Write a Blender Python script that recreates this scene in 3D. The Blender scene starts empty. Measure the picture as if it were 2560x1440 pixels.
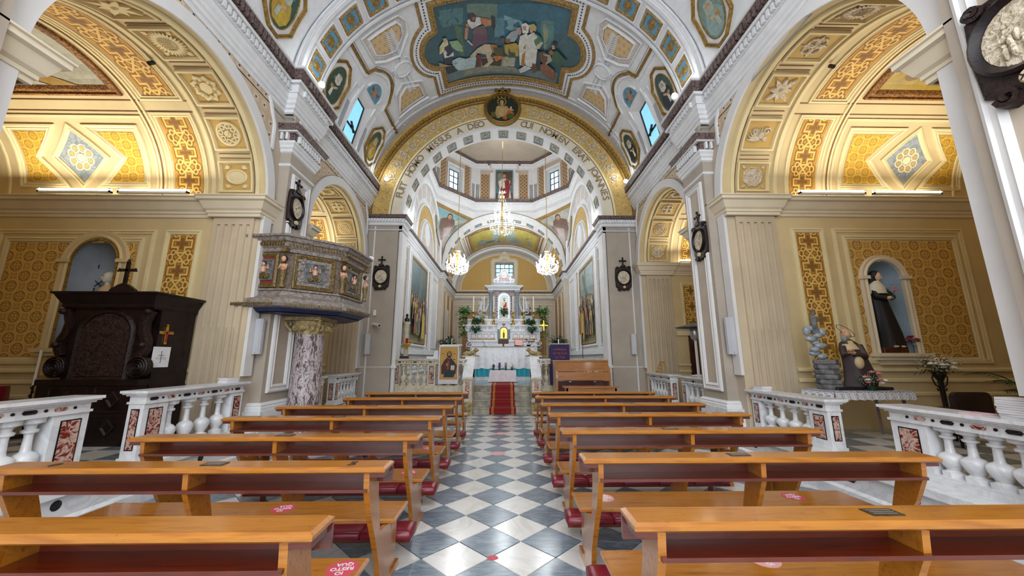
import bpy, bmesh, math, random
from mathutils import Vector, Matrix
from mathutils.geometry import delaunay_2d_cdt
random.seed(7)
PI = math.pi
SC = bpy.context.scene
COL = SC.collection
R = math.radians
XA = -0.1                       # nave axis
# ---------------------------------------------------------------- camera, world, lights, exposure
cd = bpy.data.cameras.new('camera'); cam = bpy.data.objects.new('camera', cd); COL.objects.link(cam)
cd.sensor_width = 36; cd.lens = 36 * 905 / 2560; cd.clip_start = 0.05; cd.clip_end = 200
cam.location = (0, 0, 1.6); cam.rotation_euler = (R(90 + 10.9), 0, R(-1.0))
SC.camera = cam
SC.view_settings.view_transform = 'Standard'; SC.view_settings.look = 'None'
SC.view_settings.gamma = 1; SC.view_settings.use_curve_mapping = False
SC.view_settings.exposure = 0.45
w = bpy.data.worlds.new('sky'); SC.world = w; w.use_nodes = True
bgn = w.node_tree.nodes['Background']; bgn.inputs[0].default_value = (0.80, 0.90, 1.0, 1); bgn.inputs[1].default_value = 2.0
def light(name, kind, loc, power, col=(1, 1, 1), size=0.1, rot=None, sy=None, spot=None):
 l = bpy.data.lights.new(name, kind); l.energy = power; l.color = col
 if kind == 'AREA':
  l.size = size
  if sy: l.shape = 'RECTANGLE'; l.size_y = sy
 else: l.shadow_soft_size = size
 if kind == 'SPOT' and spot: l.spot_size = R(spot); l.spot_blend = 0.6
 o = bpy.data.objects.new(name, l); o.location = loc
 if rot: o.rotation_euler = rot
 COL.objects.link(o); return o
WARM = (1.0, 0.92, 0.76); COOL = (0.90, 0.96, 1.0)
light('nave_fill', 'AREA', (XA, 0.2, 7.4), 150, (0.97, 0.98, 1.0), 5.0, (0, 0, 0), 5.0)  # added soft fill from overhead, not a fitting of the nave
light('nave_fill', 'AREA', (XA, -3.2, 4.2), 200, (1, .98, .96), 7.0, (R(78), 0, 0), 5.5)  # added unseen fill behind the camera, aimed towards the altar
for s in (-1, 1):
 for y, z in ((6.9, 7.45), (10.75, 7.4)):
  light('cornice_lamp', 'POINT', (XA + s * 3.75, y - .1, z + .05), 6, COOL, .12)
 light('cornice_lamp', 'POINT', (XA + s * 3.0, 11.95, 6.35), 14, COOL, .12)
 light('chapel_lamp', 'AREA', (XA + s * 6.9, 5.72, 4.55 + .15 * (s > 0)), 44, WARM, 3.4, (R(207), 0, 0), .2)
 light('chapel_lamp', 'AREA', (XA + s * 6.3, 10.3, 4.62), 30, WARM, 2.6, (R(207), 0, 0), .2)
light('crossing_lamp', 'POINT', (XA, 15.3, 8.0), 170, COOL, .35)
for s in (-1, 1): light('crossing_lamp', 'POINT', (XA + s * 1.5, 13.3, 5.1), 75, COOL, .25)
light('sanctuary_lamp', 'POINT', (XA, 19.6, 7.3), 130, COOL, .2)
light('drum_lamp', 'POINT', (XA, 14.9, 11.2), 45, (1, .97, .93), .3)
# ---------------------------------------------------------------- node helper
def lin(h):
 h = h.lstrip('#'); c = [int(h[i:i + 2], 16) / 255 for i in (0, 2, 4)]
 return tuple(x / 12.92 if x <= .04045 else ((x + .055) / 1.055) ** 2.4 for x in c) + (1,)
class X:
 """maths expression over shader sockets"""
 nt = None
 def __init__(s, v): s.v = v
 def _m(op, *a, clamp=False):
  n = X.nt.nodes.new('ShaderNodeMath'); n.operation = op; n.use_clamp = clamp
  for i, q in enumerate(a):
   q = q.v if isinstance(q, X) else q
   if isinstance(q, (int, float)): n.inputs[i].default_value = q
   else: X.nt.links.new(q, n.inputs[i])
  return X(n.outputs[0])
 def __add__(s, o): return X._m('ADD', s, o)
 __radd__ = __add__
 def __sub__(s, o): return X._m('SUBTRACT', s, o)
 def __rsub__(s, o): return X._m('SUBTRACT', o, s)
 def __mul__(s, o): return X._m('MULTIPLY', s, o)
 __rmul__ = __mul__
 def __truediv__(s, o): return X._m('DIVIDE', s, o)
 def fr(s): return X._m('FRACT', s)
 def ab(s): return X._m('ABSOLUTE', s)
 def fl(s): return X._m('FLOOR', s)
 def lt(s, o): return X._m('LESS_THAN', s, o)
 def gt(s, o): return X._m('GREATER_THAN', s, o)
 def mn(s, o): return X._m('MINIMUM', s, o)
 def mx(s, o): return X._m('MAXIMUM', s, o)
 def sq(s): return X._m('SQRT', s)
 def cl(s): return X._m('ADD', s, 0.0, clamp=True)
 def sin(s): return X._m('SINE', s)
 def at2(s, o): return X._m('ARCTAN2', s, o)
def hyp(a, b): return (a * a + b * b).sq()
def line(d, w): return d.ab().lt(w)
MATS = {}
def newmat(name):
 m = bpy.data.materials.new(name); m.use_nodes = True
 nt = m.node_tree; X.nt = nt
 b = nt.nodes['Principled BSDF']
 MATS[name] = m
 return m, nt, b
def coords(nt, kind='Object', sc=(1, 1, 1)):
 t = nt.nodes.new('ShaderNodeTexCoord'); mp = nt.nodes.new('ShaderNodeMapping')
 mp.inputs['Scale'].default_value = sc; nt.links.new(t.outputs[kind], mp.inputs[0]); return mp.outputs[0]
def uvxy(nt):
 t = nt.nodes.new('ShaderNodeTexCoord'); sp = nt.nodes.new('ShaderNodeSeparateXYZ')
 nt.links.new(t.outputs['UV'], sp.inputs[0]); return X(sp.outputs[0]), X(sp.outputs[1])
def noise(nt, co, scale, detail=3, dist=0, rough=.55):
 n = nt.nodes.new('ShaderNodeTexNoise'); n.inputs['Scale'].default_value = scale
 n.inputs['Detail'].default_value = detail; n.inputs['Distortion'].default_value = dist; n.inputs['Roughness'].default_value = rough
 nt.links.new(co, n.inputs['Vector']); return n.outputs['Fac']
def mix(nt, f, a, b, mode='MIX'):
 n = nt.nodes.new('ShaderNodeMix'); n.data_type = 'RGBA'; n.blend_type = mode
 f = f.v if isinstance(f, X) else f
 for s, q in ((n.inputs[0], f), (n.inputs[6], a), (n.inputs[7], b)):
  if isinstance(q, (int, float)): s.default_value = q
  elif isinstance(q, tuple): s.default_value = q
  else: nt.links.new(q, s)
 return n.outputs[2]
def ramp(nt, f, stops):
 n = nt.nodes.new('ShaderNodeValToRGB'); e = n.color_ramp.elements
 for i, (p, c) in enumerate(stops):
  if i > 1: e.new(p)
  e[i].position = p; e[i].color = c if isinstance(c, tuple) else lin(c)
 nt.links.new(f.v if isinstance(f, X) else f, n.inputs[0]); return n.outputs[0]
def fin(nt, b, c, rough=.6, metal=0, bump=None, bs=.2, spec=None, coat=0, bd=.01):
 if isinstance(c, tuple): b.inputs['Base Color'].default_value = c
 else: nt.links.new(c, b.inputs['Base Color'])
 b.inputs['Roughness'].default_value = rough; b.inputs['Metallic'].default_value = metal
 if spec is not None: b.inputs['Specular IOR Level'].default_value = spec
 if coat: b.inputs['Coat Weight'].default_value = coat; b.inputs['Coat Roughness'].default_value = .12
 if bump is not None:
  n = nt.nodes.new('ShaderNodeBump'); n.inputs['Strength'].default_value = bs; n.inputs['Distance'].default_value = bd
  nt.links.new(bump.v if isinstance(bump, X) else bump, n.inputs['Height']); nt.links.new(n.outputs[0], b.inputs['Normal'])
def plain(name, c, rough=.6, metal=0, var=.10, sc=4, bs=.12, bsc=30, spec=None, coat=0):
 m, nt, b = newmat(name); co = coords(nt)
 c0 = lin(c); f = noise(nt, co, sc, 4)
 d = tuple(x * (1 - var * 2.2) for x in c0[:3]) + (1,); e = tuple(min(1, x * (1 + var)) for x in c0[:3]) + (1,)
 col = ramp(nt, f, [(.3, d), (.7, e)])
 fin(nt, b, col, rough, metal, noise(nt, co, bsc, 3) if bs else None, bs, spec, coat)
 return m
def emis(name, c, k):
 m, nt, b = newmat(name); b.inputs['Base Color'].default_value = lin(c)
 b.inputs['Emission Color'].default_value = lin(c); b.inputs['Emission Strength'].default_value = k; return m
# plain surfaces
plain('plaster_beige', '#c2b4a2', .75, var=.05, sc=1.6, bs=.08)
plain('plaster_brown', '#a89c8e', .75, var=.06, sc=1.5, bs=.08)
plain('plaster_white', '#d5d3d2', .7, var=.03, sc=2, bs=.05)
plain('stucco_white', '#dcdcdd', .6, var=.04, sc=6, bs=.15, bsc=60)
plain('cream', '#d8cbb2', .7, var=.04, sc=2)
plain('ochre', '#cdb98e', .72, var=.06, sc=1.3, bs=.08)
plain('ochre_pale', '#dccca0', .7, var=.05, sc=1.5, bs=.06)
plain('ochre_deep', '#c2a05c', .72, var=.07, sc=2)
plain('yellow_line', '#e0d2a8', .7, var=.04)
plain('brown_line', '#7a5a34', .7, var=.06); plain('letter_taupe', '#8c7860', .7, var=.05)
plain('grey_line', '#7f8893', .7, var=.05)
plain('taupe', '#b9ab9a', .72, var=.05, sc=2)
plain('pilaster_tan', '#bfae94', .75, var=.07, sc=1.2, bs=.1)
plain('gold', '#a07c3a', .4, .55, var=.25, sc=25, bs=.5, bsc=70)
plain('gold_dull', '#94712e', .5, .3, var=.25, sc=18, bs=.5, bsc=50)
plain('brass', '#e0b64a', .2, .9, var=.05, bs=0)
plain('sky_panel', '#5896b8', .6, var=.06)
plain('black_paint', '#14161c', .5, var=.1)
plain('dark_metal', '#2a2523', .4, .6, var=.1)
plain('dark_wood', '#1f1214', .38, var=.35, sc=7, bs=.25, spec=.35)
plain('dark_wood_carved', '#2a1916', .42, var=.45, sc=30, bs=.7, bsc=60, spec=.35)
plain('door_wood', '#4a1f12', .5, var=.25, sc=8)
plain('red_vinyl', '#7c1228', .3, var=.06, sc=8, bs=.08, bsc=12, spec=.6)
plain('grey_plastic', '#b4b5ba', .5, var=.02, bs=0)
plain('white_plastic', '#dfe0e0', .4, var=.02, bs=0)
plain('skin', '#c99a7c', .5, var=.05, bs=0)
plain('skin_pale', '#d8b79a', .5, var=.05, bs=0)
plain('hair', '#2a1b14', .6, var=.2)
plain('hair_grey', '#8f8f8b', .6, var=.3, sc=60)
plain('habit_black', '#101018', .6, var=.2, bs=.1)
plain('habit_white', '#d9d4c4', .6, var=.05)
plain('robe_brown', '#3f2f30', .6, var=.15, bs=.1)
plain('robe_cream', '#c9b48d', .6, var=.08)
plain('stone_grey', '#6f6f70', .8, var=.3, sc=9, bs=.6, bsc=12)
plain('stone_step', '#a8a08f', .55, var=.25, sc=5, bs=.2)
plain('stone_carved', '#b09b6c', .6, var=.3, sc=14, bs=.6, bsc=30)
plain('pulpit_wood', '#8b8078', .6, var=.28, sc=22, bs=.7, bsc=45)
plain('pulpit_dark', '#6d5d4c', .6, var=.3, sc=26, bs=.6, bsc=60)
plain('pulpit_gilt', '#80693c', .5, .2, var=.35, sc=28, bs=.5, bsc=60)
plain('pulpit_red', '#7d3324', .5, var=.4, sc=16, bs=.3)
plain('pulpit_blue', '#1f2c56', .5, var=.25, sc=9)
plain('leaf_dark', '#1d3d24', .45, var=.35, sc=9, bs=0)
plain('leaf', '#2c6a31', .45, var=.35, sc=9, bs=0)
plain('leaf_light', '#4d8a3c', .45, var=.3, sc=9, bs=0)
plain('petal_pink', '#e07c8c', .5, var=.15, sc=30, bs=0)
plain('petal_red', '#9c1c2a', .5, var=.2, sc=30, bs=0)
plain('petal_white', '#e9e6dc', .5, var=.05, sc=30, bs=0)
plain('paper', '#dcdce0', .7, var=.04, bs=0)
plain('paper_pink', '#cbaeb4', .7, var=.06, bs=0)
plain('candle_wax', '#eeeae0', .4, var=.02, bs=0)
plain('satin', '#cfc3c6', .35, var=.06, sc=8, bs=.05)
plain('teal_cloth', '#2aa9b8', .5, var=.08, sc=10)
plain('purple_cloth', '#2e1550', .7, var=.15, sc=10)
plain('purple_wax', '#4b2a78', .4, bs=0)
plain('pink_wax', '#c9838c', .4, bs=0)
plain('green_wax', '#1d2b22', .4, bs=0)
plain('red_glass', '#8c1022', .15, var=.1, bs=0)
plain('leather_brown', '#231519', .4, var=.15)
plain('terracotta_light', '#8a4a30', .6)
plain('silver', '#b9bcc0', .3, .8, var=.05, bs=0)
plain('sticker_red', '#c8485a', .5, var=.08, bs=0)
plain('sticker_pale', '#dba2a0', .5, var=.08, bs=0)
plain('plaque', '#4b4238', .35, .5, var=.3, sc=40, bs=.2)
plain('niche_tile', '#8f99a6', .6, var=.1, sc=3); plain('blue_niche', '#9fb4c6', .7, var=.1, sc=3)
plain('oil_dark', '#262f1f', .5, var=.2)
plain('light_wood', '#b98a4d', .5, var=.15, sc=9)
emis('tube_glow', '#fff6e0', 9.0)
emis('lamp_glow', '#f4fbff', 6.0)
emis('crystal_glow', '#eef6ff', 5.0)
emis('niche_glow', '#eaffff', 3.0)
def wood(name, c1, c2, rough=.28, sc=(1.2, 14, 14)):
 m, nt, b = newmat(name); co = coords(nt, 'Object', sc)
 f = noise(nt, co, 2.2, 6, .6); co2 = coords(nt); g = noise(nt, co2, 1.3, 3)
 col = ramp(nt, f, [(.28, c1), (.5, c2), (.78, c1)])
 col = mix(nt, X(g).cl() * .35, col, lin('#8a4a12'), 'MULTIPLY')
 sp = ramp(nt, noise(nt, co2, 26, 2), [(.28, (.35, .2, .1, 1)), (.34, (1, 1, 1, 1))])
 col = mix(nt, .35, col, sp, 'MULTIPLY')
 fin(nt, b, col, rough, 0, f, .05, .5, .55)
wood('pew_wood', '#94540f', '#b87722')
wood('pew_wood_red', '#481206', '#64220a')
wood('organ_wood', '#8a4d1c', '#b37636', .35)
def marble(name, base, vein, dark=.5, sc=2.2, rough=.2, thin=.03, co_sc=(1, 1, 1), rnd=False):
 m, nt, b = newmat(name); co = coords(nt, 'Object', co_sc)
 if rnd:
  oi = nt.nodes.new('ShaderNodeObjectInfo'); va = nt.nodes.new('ShaderNodeVectorMath'); va.operation = 'ADD'
  sc3 = nt.nodes.new('ShaderNodeVectorMath'); sc3.operation = 'SCALE'; sc3.inputs['Scale'].default_value = 1.0
  cb = nt.nodes.new('ShaderNodeCombineXYZ'); r = X(oi.outputs['Random'])
  for i, k in enumerate((37., 91., 13.)): nt.links.new((r * k).v, cb.inputs[i])
  nt.links.new(co, va.inputs[0]); nt.links.new(cb.outputs[0], va.inputs[1]); co = va.outputs[0]
 n1 = X(noise(nt, co, sc, 6, 1.6)); v = (n1 - .5).ab()
 f = ramp(nt, v, [(0, (1, 1, 1, 1)), (thin * 2, (0, 0, 0, 1))])
 cl = ramp(nt, noise(nt, co, sc * .6, 3), [(.35, lin(base)), (.8, tuple(x * .86 for x in lin(base)[:3]) + (1,))])
 fx = nt.nodes.new('ShaderNodeMath'); fx.operation = 'MULTIPLY'; fx.inputs[1].default_value = dark; nt.links.new(f, fx.inputs[0])
 c = mix(nt, fx.outputs[0], cl, lin(vein)); fin(nt, b, c, rough, 0, spec=.5)
marble('marble_white', '#e2e2e4', '#9aa0aa', .28)
marble('marble_cream', '#cfc4ad', '#8b7d66', .45, 3)
marble('marble_red', '#7a2a20', '#d8c4b4', .8, 9, thin=.05)
marble('marble_ochre', '#b3742c', '#6b3a16', .8, 9, thin=.05)
marble('marble_grey', '#9ba3a9', '#5d6a76', .6, 4)
marble('marble_pink', '#80444c', '#e0d0d0', .7, 8, thin=.06)
marble('tile_light', '#dbd9d6', '#a6a39b', .30, 1.6, .2, rnd=True)
marble('tile_dark', '#8492a0', '#48545f', .6, 3.2, .2, .06, (1.0, 4.5, 1), True)
marble('marble_black', '#15161b', '#3a3c44', .4, 6)
def breccia():
 m, nt, b = newmat('marble_breccia'); co = coords(nt, 'Object', (2.4, 2.4, .9)); n = noise(nt, co, 6, 8, 1.2, .7)
 fin(nt, b, ramp(nt, n, [(.40, '#4d3f42'), (.47, '#7d6c6c'), (.52, '#cfc6c8'), (.6, '#8a7a7c')]), .3, 0, n, .1)
breccia()
def inlay():   # carved white marble with brown inlay
 m, nt, b = newmat('marble_inlay'); co = coords(nt, 'Object', (3.2, 3.2, 2.2)); n = noise(nt, co, 5, 2, 2.5)
 fin(nt, b, ramp(nt, n, [(.36, '#6b4436'), (.42, '#a98f7c'), (.46, '#d8d8da')]), .3, 0, n, .2)
inlay()
# ---------- stencilled wall paintings (flat print, metres in UV)
def stencil_cross():
 m, nt, b = newmat('stencil_cross'); u, v = uvxy(nt)       # strip width 0.5
 P_ = .46
 x = u / P_; y = (v / P_ * .94).fr() - .5; x = x - .5
 ax, ay = x.ab(), y.ab()
 d = (ax - .36).mx(ay - .13).mn((ax - .13).mx(ay - .34))   # plus-shape distance
 out = line(d, .028)
 d2 = (ax - .2).mx(ay - .035).mn((ax - .035).mx(ay - .2)); core = d2.lt(.02)
 y2 = (v / P_ * .94 + .5).fr() - .5; ay2 = y2.ab()
 xx = line(ax - ay2 * .9, .045) * ay2.lt(.24)
 pet = (hyp(ax - .37, ay2 - .02) - .09); pet2 = hyp(ax - .27, ay2 - .17) - .08
 pp = line(pet, .022).mx(line(pet2, .022))
 brown = line(d - .06, .02).mx(core).mx(pet.lt(-.045)).mx(pet2.lt(-.04)).mx(line(pet - .05, .016)).mx(line(pet2 - .05, .016)).mx(line(ax - ay2 * .9, .085) * ay2.lt(.26) * (1 - xx)).mx(line(d + .055, .012))
 co = coords(nt); n = noise(nt, co, 3, 3)
 base = mix(nt, n, lin('#bd8c2e'), lin('#a87a34'))
 c = mix(nt, brown.cl(), base, lin('#7c5628'))
 yl = out.mx(xx).mx(pp)
 c = mix(nt, yl.cl() * .9, c, lin('#e0b862'))
 fin(nt, b, c, .7)
stencil_cross()
def stencil_rings(name, bg, ink, hl, p=.30):
 m, nt, b = newmat(name); u, v = uvxy(nt)
 q = p * .97; R0 = p * .29
 def lat(o, o2): x = ((u / p + o).fr() - .5) * p; y = ((v / q + o2).fr() - .5) * q; return x, y
 ink_f = hlf = None
 for o, o2 in ((0, 0), (.5, .5)):
  x, y = lat(o, o2); r = hyp(x, y); th = y.at2(x)
  ring = line(r - R0 * .84, R0 * .085); petal = line(r - (R0 * .34 + (th * 2).sin().ab() * R0 * .34), R0 * .07) * r.lt(R0 * .8)
  cr = line(x, R0 * .045).mx(line(y, R0 * .045)) * r.lt(R0 * .55)
  x2, y2 = lat(o + .5, o2); g = x2.ab().mx(y2.ab()); star = line(g - R0 * .42, R0 * .05).mx(line(x2.ab() - R0 * .2, R0 * .09) * line(y2.ab() - R0 * .2, R0 * .09))
  f = ring.mx(petal).mx(cr).mx(star * .7); h_ = line(r - R0 * 1.04, R0 * .1)
  ink_f = f if ink_f is None else ink_f.mx(f); hlf = h_ if hlf is None else hlf.mx(h_)
 co = coords(nt); n = noise(nt, co, 2.5, 3)
 c = mix(nt, (X(n) * .5).cl(), lin(bg), lin(hl)); c = mix(nt, hlf * .55, c, lin(hl)); c = mix(nt, ink_f.cl() * .85, c, lin(ink))
 fin(nt, b, c, .72)
stencil_rings('stencil_rings', '#c39a4a', '#7f5a2b', '#d6b36a', .36)
stencil_rings('stencil_rings_bright', '#c89a30', '#9a7020', '#e0bc58', .28)
def grid_tiles():
 m, nt, b = newmat('spandrel_tiles'); u, v = uvxy(nt); p = .22
 x = (u / p).fr() - .5; y = (v / p).fr() - .5
 g = x.ab().mx(y.ab()); ln = line(g - .38, .018).mx(line(g - .47, .012)); dot = hyp(x, y).lt(.09)
 fl = line(x.ab() - y.ab(), .03) * g.lt(.3) * g.gt(.12)
 c = mix(nt, (ln * .7).mx(fl * .45), lin('#cdb79c'), lin('#7d6450')); c = mix(nt, dot, c, lin('#28221f')); fin(nt, b, c, .7)
grid_tiles()
def lattice(name, bg, ink, p=.13):
 m, nt, b = newmat(name); u, v = uvxy(nt)
 a = ((u + v) / p).fr() - .5; c_ = ((u - v) / p).fr() - .5
 f = line(a, .17).mx(line(c_, .17)); e = line(a.ab() - .2, .06).mx(line(c_.ab() - .2, .06))
 c = mix(nt, f.cl(), lin(ink), lin(bg)); c = mix(nt, e * .5, c, lin(ink)); fin(nt, b, c, .7)
lattice('trellis', '#c7a171', '#8a6238')
lattice('trellis_grey', '#b79a74', '#77593c', .2)
def mesh_gold():
 m, nt, b = newmat('gold_grid'); u, v = uvxy(nt); p = .085
 x = (u / p).fr() - .5; y = (v / p).fr() - .5
 f = line(x, .2).mx(line(y, .2)); n = noise(nt, coords(nt), 1.5, 3)
 c = mix(nt, f, lin('#8a6420'), lin('#cfa54e')); c = mix(nt, X(n).cl() * .4, c, lin('#c9a878')); fin(nt, b, c, .65)
mesh_gold()
def arabesque(name, bg, ink, sc=9, k=.07):
 m, nt, b = newmat(name); co = coords(nt, 'UV'); n = X(noise(nt, co, sc, 2, 2.2)); f = line(n - .5, k).mx(line(n - .62, k * .4))
 fin(nt, b, mix(nt, f * .75, lin(bg), lin(ink)), .7, 0, n, .3)
arabesque('arabesque_cream', '#cdb48d', '#8d755c')
arabesque('arabesque_white', '#d6cfc8', '#a18d80', 12, .05)
arabesque('scroll_gold', '#c6a45e', '#94763e', 5, .035)
arabesque('damask', '#a98247', '#6e4d28', 7, .09)
def dots(name, bg, ink, p=.2):
 m, nt, b = newmat(name); u, v = uvxy(nt); row = (v / p).fl(); x = (u / p + (row * .5).fr()).fr() - .5; y = (v / p).fr() - .5
 r = hyp(x, y); f = r.lt(.11).mx(line(r - .33, .03) * .6)
 fin(nt, b, mix(nt, f, lin(bg), lin(ink)), .7)
dots('rosette_print', '#cdb083', '#8d6a3c', .17)
def carved(name, c1, c2, sc=22, ms=.9):
 m, nt, b = newmat(name); co = coords(nt); n = noise(nt, co, sc, 4, 1.0)
 fin(nt, b, ramp(nt, n, [(.35, c1), (.6, c2)]), .5, 0, n, ms, bd=.03)
carved('carved_brown', '#33231f', '#7a6560')
carved('carved_gold', '#5e421c', '#b89352', 30); carved('lattice_brown', '#2c1a18', '#4e342c', 20)
carved('carved_frame', '#4a1c0c', '#9c6a24', 26)
carved('relief_cream', '#a8977c', '#dccfb8', 22)
carved('relief_gold', '#8a6c34', '#c9aa64', 26)
def lace():
 m, nt, b = newmat('lace_cloth'); t = nt.nodes.new('ShaderNodeTexCoord'); sp = nt.nodes.new('ShaderNodeSeparateXYZ'); nt.links.new(t.outputs['Object'], sp.inputs[0])
 x = (X(sp.outputs[0]) / .105).fr() - .5; y = (X(sp.outputs[1]) / .105).fr() - .5; z = ((X(sp.outputs[2]) - 1.045) / .105)
 r = hyp(x, z); f = line(r - .4, .05).mx(line(r - .2, .05)).mx(line((x.ab() - z.ab()), .05) * r.gt(.42)).mx(r.lt(.08)); n = X(noise(nt, coords(nt), 90, 2)); g = n.gt(.5)
 fin(nt, b, mix(nt, (f.mx(g * .5)).cl(), lin('#86868e'), lin('#e6e6ea')), .7)
lace()
def carpet():
 m, nt, b = newmat('carpet_red'); u, v = uvxy(nt)      # u across 0..1
 e = line((u - .5).ab() - .40, .012).mx(line((u - .5).ab() - .35, .01)); z = line((v * 9).fr() - .5 - ((u * 26).fr() - .5).ab() * .6 + .15, .09)
 c = mix(nt, z * .35, lin('#7c1016'), lin('#b5402c')); c = mix(nt, e, c, lin('#c89a3e')); fin(nt, b, c, .9)
carpet()
def paint():
 m, nt, b = newmat('paint'); a = nt.nodes.new('ShaderNodeVertexColor'); a.layer_name = 'Col'; co = coords(nt)
 n = noise(nt, co, 3.5, 5, .8); n2 = noise(nt, co, 14, 4, .5)
 c = mix(nt, .55, a.outputs[0], ramp(nt, n, [(.3, (.45, .45, .45, 1)), (.7, (1, 1, 1, 1))]), 'MULTIPLY')
 c = mix(nt, .35, c, ramp(nt, n2, [(.35, (.4, .38, .35, 1)), (.6, (1, 1, 1, 1))]), 'MULTIPLY'); fin(nt, b, c, .45)
paint()
def colorless():
 m, nt, b = newmat('print'); a = nt.nodes.new('ShaderNodeVertexColor'); a.layer_name = 'Col'; fin(nt, b, a.outputs[0], .6)
colorless()
def crystal():
 m, nt, b = newmat('crystal'); fin(nt, b, lin('#f2f6fb'), .08, 0, spec=.9)
 b.inputs['Emission Color'].default_value = (.9, .96, 1, 1); b.inputs['Emission Strength'].default_value = .08  # slight glow put into the crystal itself, which is no light source
crystal()
def glass(name, c):
 m, nt, b = newmat(name); tr = nt.nodes.new('ShaderNodeBsdfTransparent'); tr.inputs[0].default_value = lin(c)
 ms = nt.nodes.new('ShaderNodeMixShader'); ms.inputs[0].default_value = .25
 gl = nt.nodes.new('ShaderNodeBsdfGlossy'); gl.inputs['Roughness'].default_value = .1
 nt.links.new(tr.outputs[0], ms.inputs[1]); nt.links.new(gl.outputs[0], ms.inputs[2]); nt.links.new(ms.outputs[0], nt.nodes['Material Output'].inputs[0])
glass('window_glass', '#d4e8f0'); glass('vault_glass', '#78aec6')
glass('vitrine_glass', '#cfd8de')
M = MATS
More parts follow.
